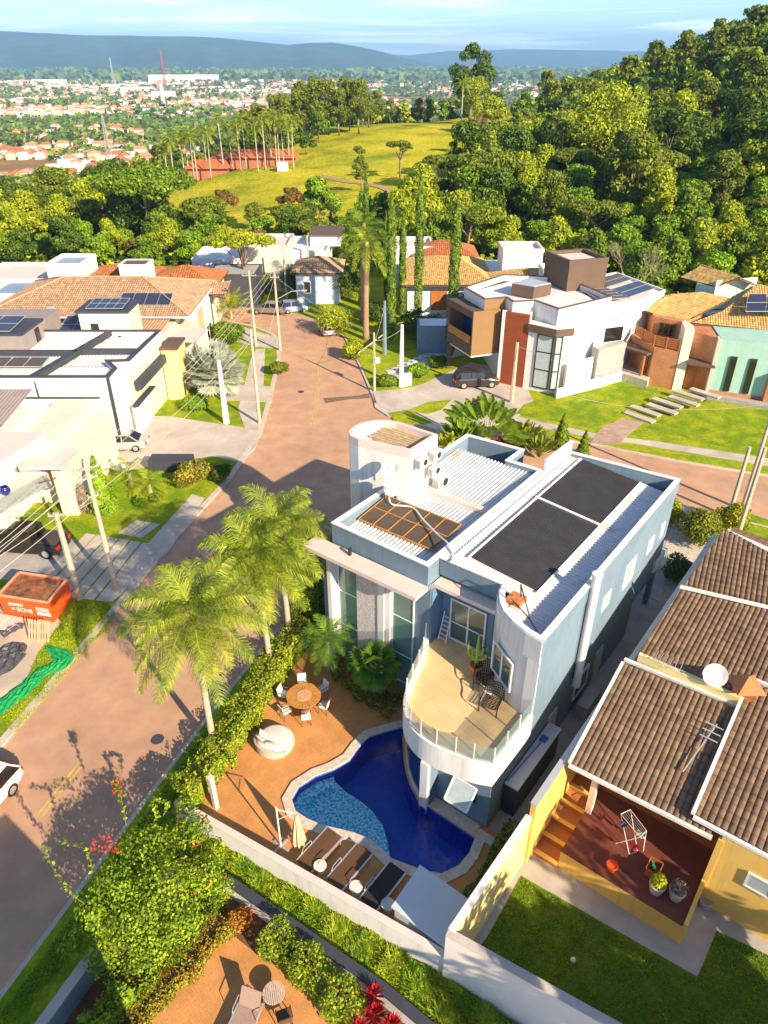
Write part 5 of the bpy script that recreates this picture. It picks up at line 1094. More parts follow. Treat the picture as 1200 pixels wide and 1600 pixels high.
PB(d1, 'roof_tower', [(19.0,75.6),(23.3,77.0),(21.7,81.3),(17.4,80.0)], 7.8, 10.6, M['brown']); RG(d1, 'tower_parapet', [(18.95,75.55),(23.35,76.95),(21.75,81.4),(17.35,80.05)], .3, 10.6, 11.0, M['brown']); 
PB(d1, 'tower_roof', [(19.4,76.0),(22.9,77.1),(21.5,80.9),(17.8,79.8)], 10.61, 10.66, M['tan_trim'])
PB(d1, 'right_wing', [(21.4,70.9),(25.0,72.1),(29.6,76.4),(26.6,84),(20,80)], 6.4, 7.6, M['white']); PB(d1, 'right_wing_wall', [(22.0,71.6),(24.9,72.6),(29.2,76.6),(26.3,83.5),(20,80)], .1, 6.39, M['white'])
RG(d1, 'wing_parapet', [(21.35,70.8),(25.05,72.0),(29.7,76.4),(26.6,84.1),(20,80.1)], .2, 7.61, 7.85, M['white'])
winplane(d1, (22.35,71.62), (24.6,72.42), 3.7, 5.3, M['glass_k'], M['white'], 1, (), 'window', .06)
b = MB(); d_u = Vector((24.5,72.4,0)) - Vector((22.0,72.0,0))
panelgrid(d1, (21.7,72.0,7.95), (2.9,.9,0), (-1.1,3.4,.1), 1, 4, M['solar_b']); panelgrid(d1, (24.9,73.2,7.95), (3.6,3.3,0), (-1.0,2.7,.1), 3, 2, M['solar']); panelgrid(d1, (23.6,77.0,7.95), (3.6,3.2,0), (-.9,2.4,.1), 3, 2, M['solar_b'])
PB(d1, 'side_terrace_wall', [(18.0,67.2),(22.6,70.4),(22.45,70.6),(17.85,67.4)], .1, 3.0, M['white']); PB(d1, 'low_front_wall', [(16.9,65.6),(21.5,68.2),(24.6,70.3),(24.5,70.5),(21.3,68.5),(16.8,65.8)], .0, 1.1, M['white'])
PB(d1, 'upper_terrace', [(21.4,69.0),(24.8,71.2),(24.4,71.9),(21.0,70.0)], .1, 3.9, M['grey'])
satdish((21.6,69.9,4.2), (-.3,-.7,.6), .4, 'small white satellite dish low on the white wall beside the dark window')
# ---- E: tiled white house between the cypresses and the modern house
e1 = thing('white_tiled_house', (10, 95, 0), 'white house with yellowish tile roofs behind the tall cypresses', 'house')
XB(e1, 'body_wall', 3, 20, 92, 104, .1, 4.7, M['white']); XB(e1, 'body_wall', 13, 26, 84, 96, .1, 4.7, M['white'])
for E_, r0, r1 in (([(2.2,90.5,4.7),(14,90.5,4.7),(14,105,4.7),(2.2,105,4.7)], (7,98,6.6), (9.5,98,6.6)), ([(12.5,82.5,4.7),(27,82.5,4.7),(27,97,4.7),(12.5,97,4.7)], (18,90,6.9), (21.5,90,6.9))):
    roofpoly(e1, [E_[0],E_[1],r1,r0], T['yellow']); roofpoly(e1, [E_[1],E_[2],r1], T['yellow']); roofpoly(e1, [E_[2],E_[3],r0,r1], T['yellow']); roofpoly(e1, [E_[3],E_[0],r0], T['yellow'])
XB(e1, 'water_tank_block', 15.0, 20.0, 93.5, 98, 5.5, 8.0, M['white']); RG(e1, 'tank_parapet', [(14.9,93.4),(20.1,93.4),(20.1,98.1),(14.9,98.1)], .3, 8.0, 8.4, M['tan_trim'])
XB(e1, 'ac_block', 18.6, 22.4, 85.3, 88.5, 5.2, 7.4, M['white']); RG(e1, 'ac_parapet', [(18.5,85.2),(22.5,85.2),(22.5,88.6),(18.5,88.6)], .2, 7.4, 7.8, M['white'])
for x, lb in ((19.6,'left grey fan unit on the white rooftop block among yellow tiles'), (21.1,'right grey fan unit on the white rooftop block among yellow tiles')): acunit((x, 85.0, 6.2), 0, lb, 1.2)['group'] = 'fan units on the tiled house'
winplane(e1, (6,91.9), (8,91.9), 1.2, 3.6, M['wood'], M['wood'], 2); winplane(e1, (10,91.9), (11.5,91.9), .3, 3.2, M['glass_k'], M['wood'], 1)
XB(e1, 'porch_roof', 8, 12.4, 86, 90.2, 3.2, 3.4, M['brown']); XB(e1, 'porch_wall', 3.4, 8, 89.4, 89.6, .1, 1.8, M['white'])
for q in ((8.2,86.2),(12,86.2)): XB(e1, 'porch_post', q[0], q[0]+.25, q[1], q[1]+.25, .1, 3.2, M['white'])
# ---- F: brick house on the right
f1 = thing('brick_house', (31, 72, 0), 'brick and mint green house with yellow tiled roofs and carved double door', 'house')
bk = brickmat('facing_brick', (.5,.19,.07,1), (.58,.25,.1,1), (.42,.25,.14,1), .25, .07, 0, .008, .2)
def vbrick(name):
    m = MATS['facing_brick'].copy(); t = m.node_tree; mp_ = [n for n in t.nodes if n.type == 'MAPPING'][0]; mp_.inputs['Rotation'].default_value = (R(90), 0, 0); MATS[name] = m; return m
bk = vbrick('facing_brick_vertical')
PB(f1, 'brick_wall', [(27.0,69.4),(29.05,67.95),(30.4,69.3),(31,75),(27.9,76.5),(25.9,73.6)], .1, 4.05, bk); PB(f1, 'brick_wall', [(27.6,72.4),(29.9,70.6),(32.5,73),(31,77),(28,76.6)], 4.06, 6.2, bk)
PB(f1, 'cream_pier', [(29.05,67.9),(29.9,67.7),(30.3,69.2),(30.1,71),(29.6,70.4)], .1, 6.3, M['cream'])
PB(f1, 'brick_wall', [(30.2,69.0),(31.2,68.0),(31.9,66.6),(34,75),(31,75)], .1, 5.8, bk)
PB(f1, 'mint_wall', [(32.0,66.35),(36.2,64.6),(44,60.5),(46,75),(34,77)], .8, 5.9, M['aqua']); PB(f1, 'brick_base', [(32.0,66.3),(36.2,64.55),(44,60.4),(46,75),(34,77)], .1, .79, bk); PB(f1, 'cream_pier', [(31.75,66.4),(32.0,66.25),(32.2,67),(31.95,67.2)], .1, 5.9, M['cream'])
PB(f1, 'brick_wall', [(36.3,63.9),(44,60.0),(44,60.38),(36.4,64.5)], .1, 3.2, bk)
for a_, c_ in (((33.1,65.8),(33.65,65.58)),((34.7,65.15),(35.25,64.92))): winplane(f1, a_, c_, .9, 4.4, M['glass_k'], M['dark'], 1, (), 'slot_window', .04)
b = MB(); b.hexa((30.35,68.4,.15),(31.15,67.9,.15),(31.2,68.0,.15),(30.4,68.5,.15), 2.7); b.hexa((31.15,67.9,.15),(31.7,66.95,.15),(31.78,67.0,.15),(31.2,68.0,.15), 2.7); part(b, 'double_door', M['wood'], f1)
b = MB(); b.prism([Vector(p) for p in ((29.6,67.0,0),(31.9,65.9,0),(32.0,66.5,0),(31,68.4,0),(30.1,68.9,0))], 3.1, 3.3); part(b, 'door_canopy', M['brown'], f1)
# eave roofs
e0, e1_ = at(*[1000 + 0/6, 400 + 520/6], 6.1), at(1000 + 400/6, 400 + 610/6, 6.1)
roofpoly(f1, [e0, e1_, at(1141,468,7.7), at(1098,457,7.9), at(1048,457,7.7)], T['yellow'])
roofpoly(f1, [at(1080,507,5.9), at(1200,516,5.9), at(1300,520,5.9), at(1300,470,7.8), at(1183,452,7.9), at(1130,480,7.2)], T['yellow'])
up = thing('brick_house_loft', (35, 78, 0), 'x', 'house') if False else f1
PB(f1, 'loft_wall', [(33.2,77.4),(34.4,75.6),(39.2,77),(37.5,81),(35,80.5)], 6.0, 8.3, M['aqua']); PB(f1, 'gable_wall', [(34.45,75.5),(39.3,76.9),(39.2,77.1),(34.4,75.7)], 6.0, 9.0, M['cream'])
ev0, ev1 = at(1063,433,8.35), at(1118,448,8.35); rg0, rg1 = at(1095,416,9.6), at(1157,432,9.6)
roofpoly(f1, [ev0, ev1, rg1, rg0], T['yellow']); roofpoly(f1, [at(1183,448,8.4), at(1130,425,8.4), rg0, rg1], T['yellow'])
panelgrid(f1, at(1165,487,7.35), at(1200,480,7.6) - at(1165,487,7.35) + Vector((3,-1.5,0)), (1.5,3.4,.8), 3, 2, M['solar'])
b = MB()
for k in range(5): b.beam(Vector((26.9,69.6,4.25+k*.2)), Vector((28.9,68.1,4.25+k*.2)), .07, .12); b.beam(Vector((26.9,69.6,4.25+k*.2)), Vector((26.0,73.0,4.25+k*.2)), .07, .12)
for x, y in ((26.9,69.6),(28.9,68.1),(27.9,68.85),(26.4,71.4)): b.box((x,y,4.06), .14, .14, 1.15, .6)
part(b, 'timber_railing', M['wood'], f1); winplane(f1, (28.0,71.95), (29.3,70.95), 4.5, 5.8, M['glass_k'], M['brown'], 3)
PB(f1, 'porch_base', [(23.6,71.6),(26.6,68.3),(27.1,69.3),(26,73.5),(24,74)], .1, .9, M['stone']); PB(f1, 'porch_roof', [(24.3,71.7),(26.3,69.2),(27.0,69.6),(26,73.4),(25,74)], 3.2, 3.4, M['brown'])
for x, y in ((24.7,71.8),(26.3,69.8)): b = MB(); b.box((x,y,.9), .25, .25, 2.3, .6); part(b, 'timber_post', M['wood'], f1)
winplane(f1, (26.4,70.6), (26.9,69.7), 1.0, 3.0, M['glass_k'], M['wood'], 2)
# entry steps
sx = thing('entry_steps', at(985,640), 'row of broad pale floating steps climbing across the lawn to the carved door', 'steps')
for k in range(7):
    f_ = k / 6; c_ = at(985,650).lerp(at(1085,622), f_); a_ = at(975,660).lerp(at(1062,632), f_)
    b = MB(); d_ = Vector((1.0,-1.15,0)).normalized(); q = c_ + d_ * (-1.2 if k % 2 else -.6); b.beam(Vector((q.x,q.y,.12 + k*.1)), Vector((q.x,q.y,.12 + k*.1)) + d_ * 3.0, .75, .16); part(b, 'tread', M['conc'], sx)
PB(f1, 'front_terrace', [(30.6,66.9),(31.6,65.6),(44,58.8),(44,60.0),(32,66.2)], .1, .55, M['grey'])
# ---- G: houses further back, both sides of the street
def flat_house(name, x0, x1, y0, y1, h, wall, label, roof=None, par=.5, rz=0, extra=None):
    r = thing(name, ((x0+x1)/2, (y0+y1)/2, 0), label, 'house'); XB(r, 'wall', x0, x1, y0, y1, .0, h, wall)
    RG(r, 'parapet', [(x0-.05,y0-.05),(x1+.05,y0-.05),(x1+.05,y1+.05),(x0-.05,y1+.05)], .25, h, h + par, wall); XB(r, 'roof', x0+.22, x1-.22, y0+.22, y1-.22, h, h+.1, roof or M['zinc']); return r
def hip_house(x0, x1, y0, y1, h, rise, wall, tile, label, name='tiled_house'):
    r = thing(name, ((x0+x1)/2, (y0+y1)/2, 0), label, 'house'); XB(r, 'wall', x0+.6, x1-.6, y0+.6, y1-.6, .0, h, wall)
    m = min(x1-x0, y1-y0) / 2; E_ = [(x0,y0,h),(x1,y0,h),(x1,y1,h),(x0,y1,h)]
    r0, r1 = ((x0+m,(y0+y1)/2,h+rise),(x1-m,(y0+y1)/2,h+rise)) if x1-x0 >= y1-y0 else (((x0+x1)/2,y0+m,h+rise),((x0+x1)/2,y1-m,h+rise))
    if x1-x0 >= y1-y0: ps = ([E_[0],E_[1],r1,r0],[E_[1],E_[2],r1],[E_[2],E_[3],r0,r1],[E_[3],E_[0],r0])
    else: ps = ([E_[0],E_[1],r0],[E_[1],E_[2],r1,r0],[E_[2],E_[3],r1],[E_[3],E_[0],r0,r1])
    for p_ in ps: roofpoly(r, p_, tile, .3, .5, .06, 3)
    return r
h = flat_house('blue_roofed_house', -46, -38.5, 83, 89.5, 5.2, M['white'], 'white house with pale blue sheet roof, above the beige tiles at far left', mat('blue_sheet_roof', (.2,.3,.42), .5, .1, 1)); winplane(h, (-44.5,82.9), (-41.5,82.9), 1.5, 3.8, M['glass_k'], M['brown'], 2)
h = flat_house('white_tower_house', -41.5, -37.2, 90.5, 96, 6.8, M['white'], 'square white tower with bluish lid, behind the blue sheet roof', mat('blue_sheet_roof2', (.25,.33,.45), .5, .1, 1)); winplane(h, (-41,90.4), (-39.8,90.4), 3.8, 5.8, M['glass_k'], M['grey'], 1)
h = flat_house('low_white_house', -52, -43, 92, 101, 4.6, M['cream'], 'low cream house at the far left under the trees', M['tan_trim']); h = flat_house('low_white_house', -60, -53, 84, 95, 4.2, M['white'], 'white flat house cut by the left edge of the picture', M['white'])
h = flat_house('low_white_house', -37, -33.6, 97, 101, 4.4, M['white'], 'small white block with blue roof right of the white tower', mat('blue_sheet_roof3', (.2,.28,.4), .5, .1, 1))
hip_house(-38.5, -29, 91, 99, 4.9, 1.3, M['cream'], T['red'], 'low brown tiled house with solar row, left of the small white block'); hh = bpy.data.objects[-1] if False else None
hip_house(-29.5, -20.5, 88.5, 97, 4.9, 1.7, M['cream'], T['red'], 'brown hipped roof directly behind the beige tiled house')
h = flat_house('white_block_house', -32.2, -28.8, 89.5, 92.5, 7.2, M['white'], 'small white cube with brown lid rising among the brown roofs', M['brown'], .2)
h = flat_house('long_white_house', -27, -19.5, 104, 112, 4.4, M['white'], 'long low white roof at the foot of the trees, left of the yellow tree', M['white']); h = flat_house('cream_block_house', -20.5, -13.5, 105, 113, 6.0, M['cream'], 'cream block half hidden behind the yellow tree', M['tan_trim'])
h = flat_house('dark_grey_house', -23.5, -17.0, 97, 103, 4.2, M['charcoal'], 'dark grey gabled wall left of the yellow tree', M['grey'], .2)
h = flat_house('blue_white_house', -16.2, -8.2, 107.5, 118, 4.7, M['white'], 'pale blue-white two-storey house at the end of the street', M['white']); winplane(h, (-15.6,107.4), (-13.6,107.4), 1.0, 4.2, M['curtain'], M['alu'], 2, (2.6,)); XB(h, 'roof_block', -11, -6.5, 112, 119, 4.9, 6.3, M['white']); XB(h, 'roof_block_lid', -11.2, -6.3, 111.8, 119.2, 6.32, 6.5, M['brown'])
h = hip_house(-12.5, -5.5, 98, 106, 4.3, 1.3, mat('pale_blue_paint', (.5,.6,.7), .7, .06, 1, streak=.2), T['beige'], 'pale blue house with brownish tiled hip roof at the end of the street'); winplane(h, (-10.8,97.5), (-9.8,97.5), 1.8, 3.4, M['glass_k'], M['white'], 1)
h = flat_house('white_flat_house', 0, 7, 107, 114, 5.4, M['white'], 'white flat roof showing behind the cypresses', M['tan_trim']); hip_house(4, 13.5, 104.5, 113, 4.8, 1.7, M['white'], T['red'], 'brown tiled roof behind the yellow tiles, between two cypresses')
h = flat_house('pale_gate_house', 3.8, 7.6, 78.5, 81.5, 3.2, M['blue'], 'small pale blue gate structure left of the modern house', M['steel'], .1)
# ================================================================ vegetation
def leafmat(name, c1, c2, isl=.35, tr=.3, s2=.5):
    tr *= .7
    return mat(name, c1, .55, .15, 1.2, col2=c2, s2=s2, island=isl, trans=tr, spec=.25, thr=(.42,.6))
LM = dict(
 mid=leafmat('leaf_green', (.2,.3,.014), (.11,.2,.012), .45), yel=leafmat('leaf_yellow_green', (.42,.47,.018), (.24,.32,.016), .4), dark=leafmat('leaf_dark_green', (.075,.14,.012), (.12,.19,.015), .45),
 olive=leafmat('leaf_olive', (.22,.265,.018), (.13,.18,.015), .4), bright=leafmat('leaf_bright', (.28,.43,.018), (.15,.29,.014), .4), rusty=leafmat('leaf_rusty', (.26,.15,.04), (.16,.14,.03), .4),
 palm=leafmat('palm_leaflet', (.34,.4,.025), (.18,.27,.02), .5, .35, 1.5), palmdry=leafmat('dry_frond', (.5,.26,.06), (.38,.3,.06), .35, .2, 2), fan=leafmat('fan_leaf', (.12,.27,.03), (.2,.34,.03), .35, .3, 2),
 silver=leafmat('silver_frond', (.5,.55,.42), (.38,.44,.34), .3, .15, 2), hedge=leafmat('hedge_leaf', (.36,.37,.025), (.17,.22,.016), .5, .2, 3), boug=leafmat('shrub_leaf', (.3,.42,.02), (.15,.27,.016), .45, .35, 2),
 grass=leafmat('grass_blade', (.2,.42,.015), (.42,.5,.02), .4, .35, 1.2), redl=leafmat('red_leaf', (.5,.02,.03), (.3,.015,.02), .4, .3, 4), flower=leafmat('red_flower', (.7,.03,.04), (.75,.12,.03), .3, .3, 5),
 orangel=leafmat('orange_leaf', (.55,.2,.03), (.35,.25,.03), .4, .3, 3), cyp=leafmat('cypress_leaf', (.17,.27,.018), (.08,.15,.014), .45, .15, 2), dead=leafmat('grey_twig', (.32,.25,.19), (.25,.2,.15), .3, 0, 2))
def fastmesh(name, V, quads_per, mats, mi=None):
    "V (n*4,3) array of quads"
    V = np.asarray(V, dtype=np.float32); n = len(V) // 4; me = bpy.data.meshes.new(name)
    me.vertices.add(n * 4); me.vertices.foreach_set('co', V.ravel()); me.loops.add(n * 4); me.loops.foreach_set('vertex_index', np.arange(n * 4, dtype=np.int32))
    me.polygons.add(n); me.polygons.foreach_set('loop_start', np.arange(0, n * 4, 4, dtype=np.int32))
    for m in mats: me.materials.append(m)
    if mi is not None: me.polygons.foreach_set('material_index', np.asarray(mi, dtype=np.int32))
    me.update(calc_edges=True); me.validate(); return me
def cards(C, Nn, size, rs, aspect=1.8):
    "diamond leaf cards at C with normals Nn"
    n = len(C); r = rs.randn(n, 3); a = np.cross(Nn, r); a /= np.linalg.norm(a, axis=1)[:, None] + 1e-9; b = np.cross(Nn, a)
    s = (size * (.6 + .8 * rs.rand(n)))[:, None]
    V = np.empty((n, 4, 3)); V[:, 0] = C - a * s * .5 * aspect ** .5; V[:, 1] = C + b * s * .5 / aspect ** .5 + Nn * s * .08; V[:, 2] = C + a * s * .5 * aspect ** .5 - Nn * s * .1; V[:, 3] = C - b * s * .5 / aspect ** .5 + Nn * s * .08
    return V.reshape(-1, 3)
def lobes(ls, n, size, rs, aspect=1.8, fill=.35):
    ls = np.array(ls, float); wgt = ls[:, 3] ** 2; k = rs.choice(len(ls), n, p=wgt / wgt.sum())
    d = rs.randn(n, 3); d[:, 2] = d[:, 2] * .9 + .25; d /= np.linalg.norm(d, axis=1)[:, None]
    q = 1 - fill * rs.rand(n) ** 1.5; q += .12 * rs.randn(n) * .5
    sq = np.where(ls.shape[1] > 4, 1, 1) * np.ones(n); zs = ls[k, 4] if ls.shape[1] > 4 else .75
    C = ls[k, :3] + d * (ls[k, 3] * q)[:, None] * np.stack([np.ones(n), np.ones(n), np.ones(n) * zs], 1)
    Nn = d + .55 * rs.randn(n, 3); Nn /= np.linalg.norm(Nn, axis=1)[:, None]
    return cards(C, Nn, size, rs, aspect)
def treething(name, label, cat_, group, crown_me, trunk_mb, bark, crown_name='crown'):
    r = thing(name, (0, 0, 0), label, cat_, group); o = bpy.data.objects.new(crown_name, crown_me); sc.collection.objects.link(o); o.parent = r
    if trunk_mb: trunk_mb.build('trunk', bark, r, origin=(0, 0, 0), smooth=True)
    return r
def rtree(seed, h, rad, nl, n, size, leaf, style='round'):
    "broadleaf tree prototype of height h, crown radius rad"
    rs = np.random.RandomState(seed); rr_ = random.Random(seed); ls = []; tb = MB(); base = h * (.38 if style != 'umbrella' else .6)
    for i in range(nl):
        a = rr_.uniform(0, 6.283); q = rr_.random() ** .6
        if style == 'umbrella': c = (math.cos(a) * q * rad * .85, math.sin(a) * q * rad * .85, h * (.8 + .12 * (1 - q)) + rr_.uniform(-.4, .4)); lr = rad * rr_.uniform(.18, .32); zs = .5
        elif style == 'tall': z = rr_.uniform(.3, .93); w_ = math.sin(math.pi * min(1, (z - .1) / .95)) ; c = (math.cos(a) * q * rad * .7 * w_, math.sin(a) * q * rad * .7 * w_, h * z); lr = rad * rr_.uniform(.15, .42); zs = rr_.uniform(.6, 1)
        else: z = rr_.uniform(.0, 1); w_ = math.cos(z * 1.35) ; c = (math.cos(a) * q * rad * .72 * w_, math.sin(a) * q * rad * .72 * w_, base + z * (h - base) * .85); lr = rad * rr_.uniform(.14, .42); zs = rr_.uniform(.55, .9)
        ls.append((*c, lr, zs))
    me = fastmesh('crown', lobes(ls, n, size, rs), 1, [leaf])
    t0 = .018 * h + .06; tb.tube([(0,0,-.6),(rr_.uniform(-.2,.2),rr_.uniform(-.2,.2),base*.5),(rr_.uniform(-.3,.3),rr_.uniform(-.3,.3),base),(0,0,h*.75)], [t0*1.4,t0,t0*.8,t0*.25], 7)
    for l in ls[:9]: tb.tube([(0,0,base*.75),(l[0]*.5,l[1]*.5,(base*.8+l[2])/2+.1),(l[0]*.92,l[1]*.92,l[2])], [t0*.5,t0*.32,t0*.1], 5)
    return me, tb
# ---- forest prototypes
FG = 'trees of the forest beyond the houses'
SPEC = [('broadleaf_tree', 11, 8.5, 4.8, 22, 5200, .38, 'mid', 'round'), ('broadleaf_tree', 12, 10, 5.4, 26, 6000, .4, 'yel', 'round'), ('broadleaf_tree', 13, 12, 4.8, 26, 5600, .38, 'dark', 'tall'),
        ('umbrella_tree', 14, 9.5, 5.9, 28, 5200, .38, 'olive', 'umbrella'), ('broadleaf_tree', 15, 7, 4.2, 20, 4600, .34, 'bright', 'round'), ('broadleaf_tree', 16, 13, 5, 30, 6000, .38, 'olive', 'tall'),
        ('broadleaf_tree', 17, 9, 5, 24, 5400, .38, 'dark', 'round'), ('flowering_tree', 18, 6.5, 3.6, 16, 3600, .34, 'rusty', 'round')]
LBL = {'mid':'mid-green tree in the forest','yel':'yellow-green tree in the forest','dark':'dark green tree in the forest','olive':'olive tree in the forest','bright':'bright green tree in the forest','rusty':'rusty tree in the forest'}
protos = []
for nm, sd, h, rad, nl, n, sz, lf, sty in SPEC:
    me, tb = rtree(sd, h, rad, nl, n, sz, LM[lf], sty)
    lb = LBL[lf] + {'round':', round crown','tall':', tall crown','umbrella':', flat crown'}[sty]
    protos.append([treething(nm, lb, 'tree', FG, me, tb, M['bark']), h, lb, False])
fr = random.Random(5); P_f = []
def infor(X, Y):
    if Y < 118: return X > 29 and Y > 97 and X < .62 * Y + 12
    xl = np.interp(Y, [118,135,160,190,250,330,360], [24,4,12,20,40,64,70])
    if X > xl and Y < 420 and X < .62 * Y + 22: return True
    if 123 < Y < 137 and X > -.66 * Y and X < xl: return True
    xr = np.interp(Y, [118,131,140,160,190,260,320,420], [-30,-34,-40,-50,-64,-76,-82,-70])
    if X < xr and X > -.62 * Y - 8: return True
    if Y > np.interp(X, [-80,-20,30,60], [345,350,368,372]) and Y < 410 and X > -85: return True
    return False
tries = 0
while tries < 9000:
    tries += 1; Y = 97 + (fr.random() ** .85) * 321; X = fr.uniform(-.72 * Y - 10, .72 * Y + 20)
    if not infor(X, Y): continue
    sp_ = (4.6 + max(0, Y - 118) * .014) * (1.12 if X > 12 and Y > 135 else 1)
    if all((X - a) ** 2 + (Y - b) ** 2 > sp_ * sp_ for a, b in P_f): P_f.append((X, Y))
P_f.sort(key=lambda p: math.hypot(*p))
def px_of(X, Y, z):
    fw = Y * cp - (z - CAMH) * sp; return 600 + FPX * X / fw, 800 - FPX * (Y * sp + (z - CAMH) * cp) / fw
seen_lb = {}
def where(X, Y, z, lb):
    x, y = px_of(X, Y, z + 6); cols = [(90,'at the far left edge'),(190,'above the blue sheet roofs at left'),(300,'around the umbrella-crowned tree'),(430,'behind the yellow street tree'),(560,'below the pasture'),(690,'behind the cypresses'),(790,'left of the brown rooftop tower'),(880,'above the modern house'),(970,'behind the leafless tree'),(1060,'between the two houses on the right'),(1140,'above the brick house'),(9999,'at the far right edge')]
    c = next(t for a, t in cols if x < a); d = math.hypot(X, Y); r_ = 'front row' if d < 136 else 'second row' if d < 152 else 'third row' if d < 170 else 'mid slope' if d < 200 else 'upper slope' if d < 245 else 'high slope' if d < 290 else 'skyline'
    t_ = lb.replace(' in the forest', '').replace(', ', ' with ') + ', ' + r_ + ' ' + c; w_ = t_.split(); return ' '.join(w_[:16])
NIND = 288; far_V = []; far_mi = []
lowm = [LM[k] for k in ('mid','yel','dark','olive','bright','rusty')]
lowp = []
for i, (nm, sd, h, rad, nl, n, sz, lf, sty) in enumerate(SPEC):
    me, tb = rtree(sd, h, rad, nl, 700, .95, LM[lf], sty); v = np.empty(len(me.vertices) * 3); me.vertices.foreach_get('co', v); lowp.append((v.reshape(-1, 3), ['mid','yel','dark','olive','bright','rusty'].index(lf)))
for i, (X, Y) in enumerate(P_f):
    rgt = X > 0
    k = fr.choices(range(8), weights=([4,5,1.8,2.6,3.6,3,2.0,.35] if rgt else [3,3,3,2.5,3,2,3,1.6]))[0]
    if Y < 104: s_small = 1
    if Y < 140: k = fr.choice([0,1,4,4,6,3,7,1,0,4])
    s = fr.uniform(.72, 1.18) * (1 + .12 * sstep(150, 330, Y)) * (1.2 if X > 12 and 138 < Y < 215 else .9 if X > 12 and Y > 215 and X < .4 * Y else 1); rz = fr.uniform(0, 6.28)
    if Y < 137: s *= .72 if X < 8 else .88
    pr_, h, lb, used = protos[k]; z = tz(X, Y)
    if i < NIND:
        if not used: pr_.location = (X, Y, z); pr_.scale = (s, s, s); pr_.rotation_euler[2] = rz; protos[k][3] = True; pr_['label'] = where(X, Y, z, lb)
        else: dup(pr_, (X, Y, z), rz, where(X, Y, z, lb), (s, s, s * fr.uniform(.9, 1.15)))
    else:
        v, mi_ = lowp[k]; c_, s_ = math.cos(rz), math.sin(rz); far_V.append(np.stack([v[:,0]*c_ - v[:,1]*s_, v[:,0]*s_ + v[:,1]*c_, v[:,2]], 1) * s + np.array([X, Y, z])); far_mi += [mi_] * (len(v) // 4)
print('forest', len(P_f))
o = bpy.data.objects.new('far_woodland', fastmesh('far_woodland', np.concatenate(far_V), 1, lowm, far_mi)); sc.collection.objects.link(o); tag(o, 'continuous woodland covering the far hillside', 'woodland', None, 'stuff')
# forest floor tint on the ground sheet, with shade between the trees painted in
gme = bpy.data.objects['ground'].data; co = np.empty(len(gme.vertices) * 3); gme.vertices.foreach_get('co', co); co = co.reshape(-1, 3)
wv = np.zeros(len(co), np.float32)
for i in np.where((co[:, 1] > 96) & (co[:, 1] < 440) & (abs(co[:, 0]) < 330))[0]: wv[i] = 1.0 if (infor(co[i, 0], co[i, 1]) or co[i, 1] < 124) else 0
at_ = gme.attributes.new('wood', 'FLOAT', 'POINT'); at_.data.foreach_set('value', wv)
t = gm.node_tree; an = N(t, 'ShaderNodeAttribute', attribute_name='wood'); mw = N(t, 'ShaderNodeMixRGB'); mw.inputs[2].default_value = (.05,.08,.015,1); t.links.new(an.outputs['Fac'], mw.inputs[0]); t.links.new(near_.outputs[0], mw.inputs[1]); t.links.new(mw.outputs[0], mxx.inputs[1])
# understorey
rs = np.random.RandomState(3); C = []
while len(C) < 42000:
    Y = 97 + rs.rand() * 219; X = (rs.rand() * 1.5 - .75) * Y
    if infor(X, Y) or (113 < Y < 126 and -75 < X < 60): C.append((X, Y, tz(X, Y) + rs.rand() * 1.6))
C = np.array(C); Nn = rs.randn(len(C), 3); Nn[:, 2] = abs(Nn[:, 2]) + .6; Nn /= np.linalg.norm(Nn, axis=1)[:, None]
o = bpy.data.objects.new('undergrowth', fastmesh('undergrowth', cards(C, Nn, .95, rs, 1.5), 1, [LM['dark'], LM['mid'], LM['yel']], rs.randint(0, 3, len(C)))); sc.collection.objects.link(o); tag(o, 'low green undergrowth between the forest trees', 'undergrowth', None, 'stuff')
# ---- named single trees
def puttree(spec, x, y, label, s=1.0, rz=0.0, name='broadleaf_tree', z=None):
    me, tb = rtree(*spec[:6], LM[spec[6]], spec[7]); r = treething(name, label, 'tree', None, me, tb, M['bark']); r.location = (x, y, tz(x, y) + .1 if z is None else z); r.scale = (s, s, s); r.rotation_euler[2] = rz; return r
p = dist(232, 392, 133); puttree((31, 13, 9.5, 34, 9000, .42, 'mid', 'umbrella'), p.x, 136, 'huge spreading umbrella-crowned tree rising behind the houses at left', 1, 0, 'umbrella_tree')
p = at(385, 470); puttree((32, 9.5, 4.2, 22, 6000, .26, 'yel', 'umbrella'), p.x, p.y, 'airy yellow tree with pale trunk beside the far end of the street', 1, 0, 'yellow_tree', .1)
p = dist(735, 200, 330); puttree((33, 27, 10, 26, 8500, .7, 'dark', 'tall'), p.x, 335, 'tall dark pine-like tree standing above the skyline', 1, 0, 'skyline_tree'); puttree((34, 16, 8, 24, 6000, .5, 'yel', 'round'), p.x, 318, 'yellow flowering tree below the tall skyline tree')
p = dist(800, 300, 185); puttree((35, 21, 10.5, 44, 15000, .42, 'yel', 'tall'), 48, 172, 'largest yellow-green tree in the middle of the hillside forest')
p = dist(625, 290, 205); puttree((36, 9, 4, 12, 2200, .4, 'olive', 'umbrella'), p.x, p.y, 'small lone tree on the pasture slope, right of centre'); p = dist(565, 290, 190); puttree((37, 10, 2.8, 12, 2200, .35, 'olive', 'tall'), p.x, p.y, 'slim lone tree beside the track on the pasture')
p = dist(745, 262, 240); puttree((38, 13, 4, 14, 1400, .4, 'rusty', 'tall'), p.x, p.y, 'bare-looking reddish tree at the pasture edge'); p = dist(768, 200, 290); puttree((39, 12, 7, 18, 3600, .55, 'yel', 'round'), p.x, p.y, 'round golden tree at the top corner of the pasture')
